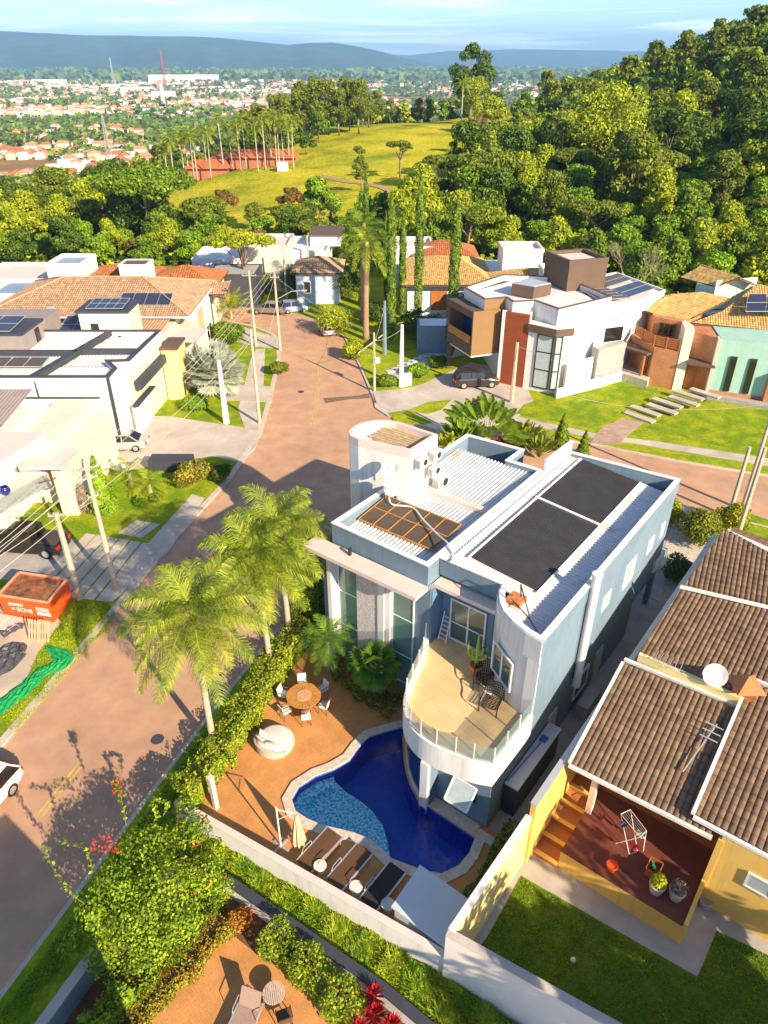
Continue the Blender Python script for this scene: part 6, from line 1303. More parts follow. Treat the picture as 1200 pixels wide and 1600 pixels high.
for q, lb in (((455,320),'pinkish brown bush at the lower edge of the pasture'), ((350,335),'brown round bush on the left side of the pasture')):
    p = dist(*q, 165); puttree((40 + q[0] % 5, 5, 3.4, 12, 2600, .35, 'rusty', 'round'), p.x, p.y, lb, 1, 0, 'bush')
p = dist(500, 325, 150); puttree((45, 9.5, 4.6, 18, 3600, .5, 'bright', 'round'), p.x, p.y, 'pale green tree with hanging leaf clumps in front of the pasture')
# leafless tree behind modern house
tb = MB(); rr_ = random.Random(2)
def twig(b, p, d, L_, r_, dep):
    q = p + d * L_; b.tube([p, p.lerp(q, .5) + Vector((rr_.uniform(-.1,.1),)*3) * L_, q], [r_, r_ * .8, r_ * .6], 4)
    if dep:
        for k in range(3):
            e = (d + Vector((rr_.uniform(-.7,.7), rr_.uniform(-.7,.7), rr_.uniform(-.1,.5)))).normalized(); twig(b, q if k else p.lerp(q,.7), e, L_ * .72, r_ * .6, dep - 1)
p = at(930, 450, .1); p = Vector((32, 95, -.1)); twig(tb, p, Vector((0,0,1)), 3.2, .14, 5); single(tb, 'bare_tree', LM['dead'], 'leafless grey tree behind the brown rooftop tower', 'tree')

# ---- palms
def frond(V, base, az, el, L_, llen, lw, rs, droop=1.0, nl=34, hang=.5):
    d = Vector((math.cos(az) * math.cos(el), math.sin(az) * math.cos(el), math.sin(el))); p = Vector(base); pts = [p.copy()]; dirs = [d.copy()]
    ns = 10
    for i in range(ns): d = (d + Vector((0, 0, -.16 * droop * (.4 + i / ns)))).normalized(); p = p + d * L_ / ns; pts.append(p.copy()); dirs.append(d.copy())
    side0 = Vector((-math.sin(az), math.cos(az), 0))
    for i in range(ns):      # rachis
        w_ = .03 * L_ / 3 * (1 - i / ns) + .006; a, b = pts[i], pts[i + 1]; V += [a - side0 * w_, b - side0 * w_ * .8, b + side0 * w_ * .8, a + side0 * w_]
    for k in range(nl):
        u = .12 + .88 * (k + .5) / nl; i = min(ns - 1, int(u * ns)); q = pts[i].lerp(pts[i + 1], u * ns - i); dd = dirs[i]; ll = llen * (math.sin(math.pi * min(1, u * .86 + .12))) ** .6 * rs.uniform(.85, 1.1)
        for sgn in (-1, 1):
            up = side0.cross(dd) * -1; o_ = (side0 * sgn * .85 + dd * (.55 + .3 * u) + Vector((0, 0, rs.uniform(-.25, .3)))).normalized()
            m = q + o_ * ll * .5; e = m + (o_ + Vector((0, 0, -hang * rs.uniform(.7, 1.5)))).normalized() * ll * .5; wv = dd * lw
            V += [q - wv * .4, m - wv * .6, m + wv * .6, q + wv * .4, m - wv * .6, e - wv * .08, e + wv * .08, m + wv * .6]
def palm(name, loc, h, lean, label, nfr=26, L_=3.2, llen=.75, lw=.03, nl=38, mat_=None, dry=2, trunk_r=.16, group=None, seed=1, droop=1.0, hang=.5, bark=None, el0=(-.25, 1.25), cat_='palm tree', shaft=True):
    rs = random.Random(seed); r = thing(name, loc, label, cat_, group); top = Vector((lean[0], lean[1], h)); b = MB(); pts = []; rr2 = []
    for i in range(16): u = i / 15; pts.append(Vector((lean[0] * u * u, lean[1] * u * u, h * u))); rr2.append(trunk_r * (1.25 if i == 0 else 1.0 - .25 * u) * (1 + (.05 if i % 2 else 0)))
    if h > .3: b.tube(pts, rr2, 12); b.build('trunk', bark or M['palmbark'], r, origin=(0,0,0), smooth=True)
    if shaft and h > 1.5: b = MB(); b.tube([top - Vector((0,0,.1)), top + Vector((0,0,.45)), top + Vector((0,0,.9))], [trunk_r * .9, trunk_r * .8, trunk_r * .3], 10); b.build('crownshaft', mat('green_crownshaft', (.3,.34,.06), .5, .2, 4), r, origin=(0,0,0), smooth=True)
    V = []; ga = 2.399963
    for i in range(nfr):
        u = (i + .5) / nfr; el = el0[1] + (el0[0] - el0[1]) * u ** .8; frond(V, top + Vector((0,0,.35 * (1 - u))), i * ga + rs.uniform(-.15,.15), el, L_ * rs.uniform(.85, 1.1) * (.75 + .25 * min(1, u * 2.5)), llen, lw, rs, droop, nl, hang)
    o = bpy.data.objects.new('fronds', fastmesh('fronds', [tuple(v) for v in V], 1, [mat_ or LM['palm']])); sc.collection.objects.link(o); o.parent = r
    if dry:
        V = []
        for i in range(dry): frond(V, top - Vector((0,0,.05)), rs.uniform(0, 6.28) if dry > 3 else [0.1, -.9, 2.6][i % 3], -.5 - .3 * rs.random(), L_ * .75, llen * .8, lw, rs, 1.6, nl, 1.2)
        o = bpy.data.objects.new('dry_fronds', fastmesh('dry_fronds', [tuple(v) for v in V], 1, [LM['palmdry']])); sc.collection.objects.link(o); o.parent = r
    return r
palm('queen_palm', H(-4.23,-12.62,.1), 8.0, (.1,.1), 'nearest feathery palm over the street, trunk rising from the hedge by the kerb', 34, 3.7, 1.05, .026, 70, dry=3, hang=.95, seed=4, group=None, droop=1.1)
palm('queen_palm', H(1.19,-14.25,.1), 6.9, (-.3,.25), 'middle feathery palm of the three in the hedge', 32, 3.6, 1.05, .026, 68, dry=2, seed=8, droop=1.1, hang=.9)
palm('queen_palm', H(3.45,-14.99,.1), 7.3, (-.1,.1), 'farthest feathery palm of the three, touching the canopy of the blue house', 32, 3.7, 1.05, .026, 68, dry=5, seed=15, droop=1.2, hang=.95)
palm('date_palm', H(3.1,-11.7,.1), 2.0, (0,0), 'low green feather palm in the courtyard bed by the stone panel', 30, 1.75, .42, .02, 34, mat_=LM['fan'], dry=0, seed=21, droop=.9, hang=.15, trunk_r=.14, shaft=False)
def fanpalm(name, loc, h, R_, nleaf, label, m, petl=.8, seg=22, seed=1, cat_='palm tree', trunk_r=.16, el0=(-.5, 1.4), stiff=False, bark=None):
    rs = random.Random(seed); r = thing(name, loc, label, cat_); b = MB()
    if h > .1: b.tube([(0,0,0),(0,0,h*.5),(0,0,h)], [trunk_r*1.2,trunk_r,trunk_r], 10); b.build('trunk', bark or M['palmbark'], r, origin=(0,0,0), smooth=True)
    V = []
    for i in range(nleaf):
        u = (i + .5) / nleaf; az = i * 2.399963; el = el0[1] + (el0[0] - el0[1]) * u ** .85 + rs.uniform(-.1,.1); d = Vector((math.cos(az)*math.cos(el), math.sin(az)*math.cos(el), math.sin(el)))
        b0 = Vector((0,0,h)); hub = b0 + d * petl * rs.uniform(.8,1.15); sd = Vector((-math.sin(az), math.cos(az), 0)); V += [b0 - sd*.02, hub - sd*.015, hub + sd*.015, b0 + sd*.02]; nrm = sd.cross(d) * -1
        for k in range(seg):
            a = (k / (seg - 1) - .5) * 4.4; e = d * math.cos(a) + sd * math.sin(a); e = (e - nrm * (.25 * abs(math.sin(a))) * (0 if stiff else 1) + Vector((0,0,0 if stiff else -.15))).normalized(); L_ = R_ * (1 - .18 * abs(a) / 2.2) * rs.uniform(.92,1.05)
            wd = (d * -math.sin(a) + sd * math.cos(a)) * R_ * .085; md = hub + e * L_ * .6; t_ = hub + e * L_ - Vector((0,0,0 if stiff else .12 * L_)); V += [hub, md - wd, t_, md + wd]
    o = bpy.data.objects.new('fan_leaves', fastmesh('fan_leaves', [tuple(v) for v in V], 1, [m])); sc.collection.objects.link(o); o.parent = r; return r
fanpalm('fan_palm', H(3.25,-8.7,.1), 1.9, .75, 30, 'bright green fan palm in the courtyard bed beside the balcony', LM['fan'], .75, 22, 3)
p = at(338, 612, .1); fanpalm('silver_palm', p, 2.0, 1.75, 40, 'big silver-leaved fan palm in the left garden', LM['silver'], 1.7, 24, 5, stiff=True, trunk_r=.3)
# traveller's palm and paddle-leaf clumps behind the house
def paddle(name, loc, n, hh, lab, fan=None, seed=1, m=None, sz=1.0):
    rs = random.Random(seed); r = thing(name, loc, lab, 'plant'); V = []
    for i in range(n):
        if fan is not None: a = (i / (n - 1) - .5) * 2.6; d = VT * math.sin(a) + Vector((0,0,1)) * math.cos(a); d = (d + US * rs.uniform(-.08,.08)).normalized(); nr = US * -1
        else: az = rs.uniform(0, 6.28); el = rs.uniform(.6, 1.4); d = Vector((math.cos(az)*math.cos(el), math.sin(az)*math.cos(el), math.sin(el))); nr = Vector((-math.sin(az), math.cos(az), 0)).cross(d)
        sd = d.cross(nr).normalized(); L_ = hh * rs.uniform(.85,1.1); p0 = Vector((0,0,.1)) if fan is None else Vector((0,0,1.0)); st = p0 + d * L_ * .45
        V += [p0 - sd*.04, st - sd*.02, st + sd*.02, p0 + sd*.04]; w_ = .3 * sz; prev = None; segs = 7
        for k in range(segs):
            u0, u1 = k / segs, (k + 1) / segs; f0, f1 = w_ * math.sin(math.pi * (u0*.9+.06)) ** .7, w_ * math.sin(math.pi * (u1*.9+.06)) ** .7
            c0 = st + d * L_ * .6 * u0 - Vector((0,0,.25*u0*u0*L_*.4)); c1 = st + d * L_ * .6 * u1 - Vector((0,0,.25*u1*u1*L_*.4)); g_ = .02 * rs.random()
            V += [c0, c1 - d*g_, c1 - sd*f1 + nr*.08*sz - d*g_, c0 - sd*f0 + nr*.08*sz, c0, c1 - d*g_, c1 + sd*f1 + nr*.08*sz - d*g_, c0 + sd*f0 + nr*.08*sz]
    o = bpy.data.objects.new('leaves', fastmesh('leaves', [tuple(v) for v in V], 1, [m or LM['bright']])); sc.collection.objects.link(o); o.parent = r
    if fan is not None: b = MB(); b.tube([(0,0,0),(0,0,1.0)], [.22,.3], 10); b.build('trunk', M['palmbark'], r, origin=(0,0,0))
    return r
tb_ = at(760, 700, .1); paddle('travellers_palm', tb_, 19, 4.2, 'fan-shaped traveller palm with paddle leaves behind the white roof', True, 3, LM['bright'], 1.3)
for q, n_, h_, lb, m_ in (((722,700),30,2.6,'dense dark paddle-leaf clump left of the traveller palm','mid'), ((700,712),16,2.0,'low yellowish clump at the corner of the white roof','yel'), ((815,702),30,2.6,'paddle-leaf clump right of the traveller palm','olive'), ((842,716),22,2.2,'paddle-leaf clump beside the conifers','olive'), ((785,708),14,1.4,'dark red leaved clump under the traveller palm','redl'), ((748,706),10,1.2,'small dark red clump left of the traveller trunk','redl')):
    paddle('paddle_plant', at(*q, .1), n_ * 2, h_, lb, None, q[0], LM[m_], .8)
# ---- conifers and cypresses
def spire(name, loc, h, r0, label, m, n=3500, size=.16, seed=1, shape='cyp', cat_='conifer', low=.0):
    rs = np.random.RandomState(seed); u = rs.rand(n) ** (.85 if shape == 'cyp' else .6 if False else .9); a = rs.rand(n) * 6.283
    prof = np.minimum(1, (1 - u) * (6 if shape == 'cyp' else 1.05)) * (np.minimum(1, u * 8 + .45)) if shape == 'cyp' else (1 - u) ** .8 * np.minimum(1, u * 6 + .5)
    lump = 1 + .16 * np.sin(a * 3 + u * 31) + .12 * np.sin(a * 5 - u * 57); rad = r0 * prof * lump * (1 - .3 * rs.rand(n) ** 2); z = h * (low + (1 - low) * u)
    C = np.stack([rad * np.cos(a), rad * np.sin(a), z], 1); Nn = np.stack([np.cos(a), np.sin(a), .5 * np.ones(n)], 1) + .4 * rs.randn(n, 3); Nn /= np.linalg.norm(Nn, axis=1)[:, None]
    V = cards(C, Nn, size, rs, 2.2); me = fastmesh('foliage', V, 1, [m]); r = thing(name, loc, label, cat_); o = bpy.data.objects.new('foliage', me); sc.collection.objects.link(o); o.parent = r
    b = MB(); b.tube([(0,0,0),(0,0,h*.92)], [r0*.16+.05, .02], 7); b.build('trunk', M['bark'], r, origin=(0,0,0)); return r
for (bx, by), top, r0, lb in (((611,535),(618,300),.75,'dark cypress second from the left, beside the royal palms'), ((652,520),(656,268),.72,'tallest light green cypress, third from the left'), ((703,560),(712,305),.8,'cypress standing against the corner of the brown balcony'), ((628,500),(631,330),.6,'cypress behind, between the two tall ones'), ((574,478),(575,262),.45,'slender far cypress behind the royal palms'), ((603,470),(601,330),.4,'thin cypress just right of the royal palms')):
    b_ = at(bx, by, .1); d0 = math.hypot(b_.x, b_.y); t_ = dist(top[0], top[1], b_.y); spire('cypress', b_, t_.z - .1, r0 * .66, lb, LM['cyp'], 7000, .16, bx, low=.02)
spire('garden_conifer', at(165,800,.1), 4.6, 1.05, 'bushy bright conifer beside the utility pole in the left garden', LM['bright'], 6500, .15, 5, 'cone'); spire('garden_conifer', at(875,700,.1), 3.2, .75, 'small pointed conifer behind the tall white parapet, left one', LM['mid'], 3500, .13, 6, 'cone'); spire('garden_conifer', at(910,712,.1), 2.3, .6, 'smaller conifer half hidden by the tall white parapet', LM['mid'], 2500, .12, 7, 'cone')
# ---- shrubs
def shrub(name, loc, r0, h, label, m, n=2600, size=.12, seed=1, fl=None, cat_='shrub', nl=9):
    rs = np.random.RandomState(seed); ls = [(rs.uniform(-.45,.45)*r0, rs.uniform(-.45,.45)*r0, h*rs.uniform(.35,.7), r0*rs.uniform(.42,.62), h/r0*.62) for _ in range(nl)]
    r = thing(name, loc, label, cat_); o = bpy.data.objects.new('foliage', fastmesh('foliage', lobes(ls, n, size, rs, 1.5), 1, [m])); sc.collection.objects.link(o); o.parent = r
    b = MB(); 
    b.tube([(0,0,-.1),(0,0,h*.4)], [.06,.03], 6)
    for k in range(4): a = k * 1.6; b.tube([(0,0,.05),(math.cos(a)*r0*.4, math.sin(a)*r0*.4, h*.5)], [.04,.015], 5)
    b.build('stems', M['bark'], r, origin=(0,0,0))
    if fl:
        V = lobes(ls, fl[1], fl[2], rs, 1.2, .05); o = bpy.data.objects.new('blooms', fastmesh('blooms', V, 1, [fl[0]])); sc.collection.objects.link(o); o.parent = r
    return r
shrub('round_shrub', at(302,758,.1), 1.55, 2.3, 'large round bronze-green shrub beside the left driveway', LM['rusty'], 7000, .13, 1, (LM['yel'], 2500, .13)); shrub('round_shrub', at(348,752,.1), 1.1, 1.7, 'dark shrub with red tips behind the bronze round shrub', LM['dark'], 4000, .13, 2, (LM['flower'], 120, .12))
shrub('clipped_shrub', at(222,790,.1), .55, .8, 'small clipped green mound in the left lawn', LM['bright'], 1800, .09, 3); shrub('clipped_shrub', at(245,783,.1), .5, .6, 'small grey-green mound next to the clipped green one', LM['olive'], 1500, .09, 4)
palm('garden_palm', at(235,770,.1), .7, (0,0), 'low yellowish feather palm in the left garden', 16, 2.0, .45, .03, 24, mat_=LM['yel'], dry=0, seed=31, shaft=False); palm('garden_palm', at(205,755,.1), .9, (0,0), 'green feather palm close to the white house wall', 14, 1.9, .45, .03, 24, mat_=LM['bright'], dry=1, seed=33, shaft=False)
shrub('grey_shrub', at(136,800,.1), .5, 2.6, 'dry grey shrub against the cream wall beside the pole', LM['dead'], 1500, .15, 5)
shrub('box_hedge', at(306,640,.1), 1.5, 1.2, 'clipped low hedge behind the white pole in the left garden', LM['bright'], 6500, .13, 6, None, 'hedge', 14); shrub('green_bush', at(358,535,.1), 2.3, 2.6, 'big rounded green bush at the left kerb', LM['mid'], 7000, .17, 7)
palm('yellow_palm', at(362,498,.1), 1.2, (0,0), 'bushy yellow-green palm left of the far street', 26, 3.3, .6, .05, 26, mat_=LM['yel'], dry=0, seed=35, shaft=False, el0=(.1,1.4), droop=.6)
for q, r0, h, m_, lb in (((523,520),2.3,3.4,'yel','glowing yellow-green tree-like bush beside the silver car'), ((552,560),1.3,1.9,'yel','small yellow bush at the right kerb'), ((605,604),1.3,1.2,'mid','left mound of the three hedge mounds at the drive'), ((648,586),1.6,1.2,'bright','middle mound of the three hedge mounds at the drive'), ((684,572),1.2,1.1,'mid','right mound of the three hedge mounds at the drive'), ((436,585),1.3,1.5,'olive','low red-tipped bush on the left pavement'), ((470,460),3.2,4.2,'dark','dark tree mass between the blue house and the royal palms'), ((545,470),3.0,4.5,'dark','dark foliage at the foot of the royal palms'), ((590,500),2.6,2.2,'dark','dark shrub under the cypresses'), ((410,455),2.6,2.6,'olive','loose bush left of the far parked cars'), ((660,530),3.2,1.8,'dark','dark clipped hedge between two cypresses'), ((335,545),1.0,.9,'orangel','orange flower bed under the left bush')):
    shrub('garden_shrub', at(*q, .1), r0, h, lb, LM[m_], 4500, .17, q[0])
for q, hh, lb in (((572,530),12.5,'left of the two tall royal palms beside the street'), ((568,505),13.5,'right of the two tall royal palms beside the street')):
    palm('royal_palm', at(*q, .1), hh * .84, (.2,0), lb, 22, 4.2, .9, .06, 34, mat_=LM['mid'] if q[0]==568 else LM['palm'], dry=1, seed=q[0], trunk_r=.36, bark=mat('royal_trunk', (.36,.22,.13), .9, .2, 3), droop=1.1)
# rear yard shrubs
shrub('flowering_shrub', at(1085,850,.1), 1.8, 2.6, 'green and orange flowering shrub behind the blue house', LM['mid'], 6500, .13, 51, (LM['orangel'], 900, .14)); shrub('flowering_shrub', at(1135,828,.1), 1.3, 2.3, 'golden-leaved shrub at the foot of the leaning posts', LM['yel'], 5000, .12, 52, (LM['orangel'], 500, .12))
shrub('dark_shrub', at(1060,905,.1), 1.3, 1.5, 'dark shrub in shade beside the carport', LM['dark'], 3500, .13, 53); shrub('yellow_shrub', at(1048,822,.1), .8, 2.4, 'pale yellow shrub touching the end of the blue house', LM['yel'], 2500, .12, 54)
# ---- hedges
def hedge(name, pts, w_, h, label, m, dens=420, size=.11, seed=1, extra=None):
    rs = np.random.RandomState(seed); P_ = [Vector(p) for p in pts]; Cs = []; Ns = []
    for a, b in zip(P_[:-1], P_[1:]):
        L_ = (b - a).length; n = int(L_ * dens * (w_ + 2 * h) / 3); d = (b - a).normalized(); sd = Vector((-d.y, d.x, 0)); u = rs.rand(n) * L_; th_ = rs.rand(n) * math.pi; bulge = 1 + .18 * np.sin(u * 2.1 + seed) + .12 * np.sin(u * 5.3)
        rx = np.cos(th_) * w_ / 2 * bulge; ex = np.sign(np.cos(th_)) * np.abs(np.cos(th_)) ** .6; xx = ex * w_ / 2 * bulge; zz = np.abs(np.sin(th_)) ** .55 * h * bulge * (1 - .25 * rs.rand(n) ** 2)
        zz = np.where(rs.rand(n) < .35, rs.rand(n) * h, zz); xx = xx * (1 - .15 * rs.rand(n)) 
        C = np.stack([a.x + d.x * u + sd.x * xx, a.y + d.y * u + sd.y * xx, a.z + zz], 1); Nn = np.stack([sd.x * np.cos(th_), sd.y * np.cos(th_), np.sin(th_)], 1) + .55 * rs.randn(n, 3); Nn /= np.linalg.norm(Nn, axis=1)[:, None]; Cs.append(C); Ns.append(Nn)
    C = np.concatenate(Cs); Nn = np.concatenate(Ns); mats = [m] + ([extra[0]] if extra else []); mi = (rs.rand(len(C)) < extra[1]).astype(int) if extra else None
    o_ = P_[0]; me = fastmesh(name, cards(C - np.array(o_), Nn, size, rs, 1.5), 1, mats, mi); o = bpy.data.objects.new(name, me); sc.collection.objects.link(o); o.location = o_; return tag(o, label, 'hedge')
hedge('garden_hedge', [H(-7.2,-11.3,.1), H(-4.9,-11.6,.1), H(-2.2,-12.6,.1), H(1.2,-13.9,.1), H(4.5,-14.8,.1), H(8.3,-16.0,.1)], 1.5, 1.35, 'long bushy hedge between the street palms and the pool terrace', LM['hedge'], 1000, .1, 2, (LM['boug'], .35))
hedge('tall_shrubbery', [H(4.2,-14.6,.1), H(7.8,-15.4,.1)], 1.8, 3.4, 'taller leafy shrubbery behind the palm trunks near the blue house', LM['mid'], 420, .15, 4, (LM['boug'], .3))
hedge('courtyard_bed', [H(4.0,-12.0,.1), H(3.2,-10.4,.1), H(2.9,-8.6,.1), H(2.9,-6.9,.1)], 1.3, .5, 'planted bed of dark and orange leaves under the courtyard palms', LM['dark'], 500, .12, 5, (LM['orangel'], .3))
hedge('passage_planting', [H(-4.6,1.35,.1), H(-1.2,1.2,.1), H(.6,1.1,.1)], .8, .8, 'dark strappy plants along the inner side of the boundary wall', LM['olive'], 500, .16, 6, (LM['dark'], .5))
hedge('clipped_hedge', [at(420,1470,.13), at(470,1510,.13), at(520,1560,.13), at(560,1600,.13)], 1.15, 1.1, 'rounded green hedge curving round the lower terrace', LM['boug'], 1500, .085, 7, (LM['hedge'], .4))
hedge('ground_cover', [at(350,1440,.1), at(300,1500,.1), at(215,1590,.1), at(180,1640,.1)], 1.3, .4, 'low reddish green ground cover beside the lower terrace', LM['hedge'], 1500, .065, 8, (LM['orangel'], .3))
hedge('ground_cover', [at(330,1400,.1), at(270,1470,.1), at(190,1560,.1)], 1.6, .35, 'dark green ground cover below the flowering shrub', LM['mid'], 1300, .08, 9, (LM['bright'], .4))
hedge('corner_foliage', [at(200,1560,.1), at(150,1630,.1)], 1.0, 1.3, 'bright foliage above the blue street wall at the bottom', LM['boug'], 800, .1, 10)
shrub('orange_shrub', at(375,1440,.1), .55, .8, 'orange and red leaved shrub at the corner of the lower terrace', LM['orangel'], 1800, .09, 61, (LM['flower'], 120, .1))
# red cordylines at the bottom
for k, (q, lb) in enumerate((((585,1590),'left red cordyline at the bottom edge'), ((612,1608),'front red cordyline at the bottom edge'), ((560,1615),'lowest red cordyline, cut by the bottom edge'), ((585,1560),'red cordyline rising tallest at the bottom'))):
    p = at(*q, .6); p.z = .1; rs_ = random.Random(k); r = thing('red_cordyline', p, lb, 'plant'); V = []
    for i in range(46):
        az_ = i * 2.4; el = 1.35 - 1.1 * (i / 46); d = Vector((math.cos(az_)*math.cos(el), math.sin(az_)*math.cos(el), math.sin(el))); sd = Vector((-math.sin(az_), math.cos(az_), 0)) * .045; b0 = Vector((0,0,.5 + .35 * (1 - i/46))); m_ = b0 + d * .3; e = b0 + d * .52 - Vector((0,0,.07)); V += [b0, m_ - sd, e, m_ + sd]
    o = bpy.data.objects.new('leaves', fastmesh('leaves', [tuple(v) for v in V], 1, [LM['redl']])); sc.collection.objects.link(o); o.parent = r; b = MB(); b.tube([(0,0,0),(0,0,.7)], .03, 6); b.build('stem', M['bark'], r, origin=(0,0,0))
# planting strip of lush grass between the walls
def blades(name, poly, n, h, w_, label, mats, seed=1, z0=.1, frac=None):
    rs = np.random.RandomState(seed); P_ = np.array([(p.x, p.y) for p in poly]); mn, mx_ = P_.min(0), P_.max(0); out = []
    while len(out) < n:
        q = mn + rs.rand(4000, 2) * (mx_ - mn); ins = np.zeros(len(q), bool); j = len(P_) - 1
        for i in range(len(P_)):
            xi, yi = P_[i]; xj, yj = P_[j]; c_ = ((yi > q[:, 1]) != (yj > q[:, 1])) & (q[:, 0] < (xj - xi) * (q[:, 1] - yi) / (yj - yi + 1e-12) + xi); ins ^= c_; j = i
        out += list(q[ins])
    q = np.array(out[:n]); clump = .75 + .35 * np.sin(q[:, 0] * 4.1) * np.sin(q[:, 1] * 3.3 + 1); a = rs.rand(n) * 6.283; hh = h * (.6 + .6 * rs.rand(n)) * clump; ln_ = (.25 + .5 * rs.rand(n)) * hh; ca, sa = np.cos(a), np.sin(a); w2 = w_ * (.6 + .7 * rs.rand(n))
    V = np.zeros((n, 2, 4, 3)); b0 = np.stack([q[:, 0], q[:, 1], np.full(n, z0)], 1); m = b0 + np.stack([ca * ln_ * .3, sa * ln_ * .3, hh * .65], 1); t_ = b0 + np.stack([ca * ln_, sa * ln_, hh * .95], 1); sd = np.stack([-sa, ca, np.zeros(n)], 1) * w2[:, None]
    V[:, 0] = np.stack([b0 - sd * .6, b0 + sd * .6, m + sd, m - sd], 1); V[:, 1] = np.stack([m - sd, m + sd, t_ + sd * .1, t_ - sd * .1], 1)
    o = bpy.data.objects.new(name, fastmesh(name, V.reshape(-1, 3), 1, mats, np.repeat(rs.choice(len(mats), n, p=frac), 2))); sc.collection.objects.link(o); tag(o, label, 'grass', None, 'stuff')
strip = AP([(262,1272),(300,1292),(704,1537),(850,1640),(760,1700),(690,1608),(604,1537),(503,1474),(352,1362),(255,1330)], .1)
blades('strip_grass', strip, 34000, .42, .022, 'lush clumping grass strip between the two white walls', [LM['grass'], LM['boug'], LM['orangel']], 3, .1, [.62,.32,.06])
blades('verge_grass', AP([(0,1585),(118,1425),(232,1265),(325,1135),(338,1145),(300,1205),(240,1320),(160,1430),(60,1555),(0,1640)], .14), 9000, .1, .018, 'short green grass on the verge between kerb and walls', [LM['grass'], LM['mid']], 4, .14, [.6,.4])
blades('verge_grass', AP([(20,1150),(150,1000),(172,985),(182,945),(120,940),(96,972),(60,1018),(42,1060),(0,1110)], .1), 14000, .09, .018, 'patchy yellow-green grass beside the building site', [LM['yel'], LM['grass']], 5, .1, [.65,.35])
# bougainvillea: big shrub at the lower left
bp_ = at(215, 1500, .1); rs = np.random.RandomState(77); r = thing('flowering_bush', bp_, 'big sprawling light-green bush with red blooms overhanging the street wall at lower left', 'bush')
ls = []
for q, z_, rr0 in (((235,1330),3.0,1.0),((300,1300),2.7,.75),((185,1390),3.0,.95),((260,1380),3.3,1.0),((315,1370),2.6,.85),((150,1430),2.6,.8),((210,1440),2.8,.95),((280,1440),2.3,.85),((165,1490),2.0,.75),((235,1480),2.1,.8),((330,1330),2.2,.6),((120,1470),2.1,.6),((345,1390),1.9,.55),((290,1260),2.4,.5)):
    c_ = at(*q, z_) - bp_; ls.append((c_.x, c_.y, c_.z, rr0, .8))
o = bpy.data.objects.new('foliage', fastmesh('foliage', lobes(ls, 15000, .1, rs, 1.4, .6), 1, [LM['boug']])); sc.collection.objects.link(o); o.parent = r
o = bpy.data.objects.new('blooms', fastmesh('blooms', lobes([ls[i] for i in (1,4,10,12)], 90, .1, rs, 1.2, .05), 1, [LM['flower']])); sc.collection.objects.link(o); o.parent = r
b = MB(); ff = []; VV = []
for k in range(7): a = k * .9; l = ls[k]; b.tube(cat([(0.05*math.cos(a),.05*math.sin(a),0),(l[0]*.2,l[1]*.2,.9),(l[0]*.6,l[1]*.6,l[2]*.7),(l[0],l[1],l[2])],3), [.06 - .004 * i for i in range(10)], 6)
for (x0,y0),(x1,y1),(x2,y2),z0_,z2_ in (((145,1420),(105,1390),(65,1325),2.8,3.4),((150,1395),(135,1330),(95,1315),3.0,3.2),((197,1290),(190,1250),(180,1222),3.2,3.9),((255,1275),(262,1255),(240,1250),2.8,3.2),((240,1290),(245,1270),(236,1255),2.8,3.4)):
    pts = cat([tuple(at(x0,y0,z0_) - bp_), tuple(at(x1,y1,(z0_+z2_)/2+.3) - bp_), tuple(at(x2,y2,z2_) - bp_)], 8); b.tube([Vector(p) for p in pts], .014, 5)
    for p in pts[3:]: VV += [Vector(p) + Vector(rs.randn(3) * .05) for _ in range(5)]; ff += [0] * 5
b.build('branches', M['bark'], r, origin=(0,0,0)); C = np.array([tuple(v) for v in VV]); Nn = rs.randn(len(C), 3); Nn /= np.linalg.norm(Nn, axis=1)[:, None]
o = bpy.data.objects.new('shoot_leaves', fastmesh('shoot_leaves', cards(C, Nn, .11, rs, 1.5), 1, [LM['boug']])); sc.collection.objects.link(o); o.parent = r
C = np.array([tuple(at(180 + rs.randint(-4, 12), 1222 + rs.randint(-6, 22), 3.8) - bp_) for _ in range(60)] + [tuple(at(150 + rs.randint(-12, 40), 1326 + rs.randint(-18, 8), 3.5) - bp_) for _ in range(70)]); Nn = rs.randn(len(C), 3); Nn /= np.linalg.norm(Nn, axis=1)[:, None]
o = bpy.data.objects.new('blooms', fastmesh('blooms', cards(C, Nn, .1, rs, 1.2), 1, [LM['flower']])); sc.collection.objects.link(o); o.parent = r
# plants in the terrace pots
for (pp_, c_), m_, n_ in zip(POTS, ('yel', 'dead'), (500, 260)):
    V = lobes([(0,0,.65,.28,1.0)], n_, .1, rs, 3, .6); base_ = np.array(pp_.location); o = bpy.data.objects.new('plant', fastmesh('plant', V, 1, [LM[m_]])); sc.collection.objects.link(o); o.parent = pp_

# trees standing beyond the right edge, whose shade dapples the dark lawn
for k, (x, y, lb) in enumerate(((12.5, 5.2, 'tree beyond the lower right edge, nearest the dark lawn'), (17.5, 6.5, 'tree beyond the lower right edge, shading the red terrace'), (16.0, 1.5, 'tree beyond the lower right edge, farther out'))):
    puttree((71 + k, 7.5, 3.6, 12, 2600, .34, 'mid', 'round'), x, y, lb, 1, 0, z=0)
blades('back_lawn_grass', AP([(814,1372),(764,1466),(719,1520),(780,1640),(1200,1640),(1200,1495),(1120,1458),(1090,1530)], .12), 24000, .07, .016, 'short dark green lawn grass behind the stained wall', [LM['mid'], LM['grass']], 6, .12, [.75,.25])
for k, (x, y, lb) in enumerate(((15.0, 0.0, 'tall tree below the right corner of the picture, nearer one'), (19.5, 2.0, 'tall tree below the right corner of the picture, farther one'))):
    puttree((81 + k, 13, 4.2, 16, 2200, .36, 'mid', 'tall'), x, y, lb, 1, 0, z=0)
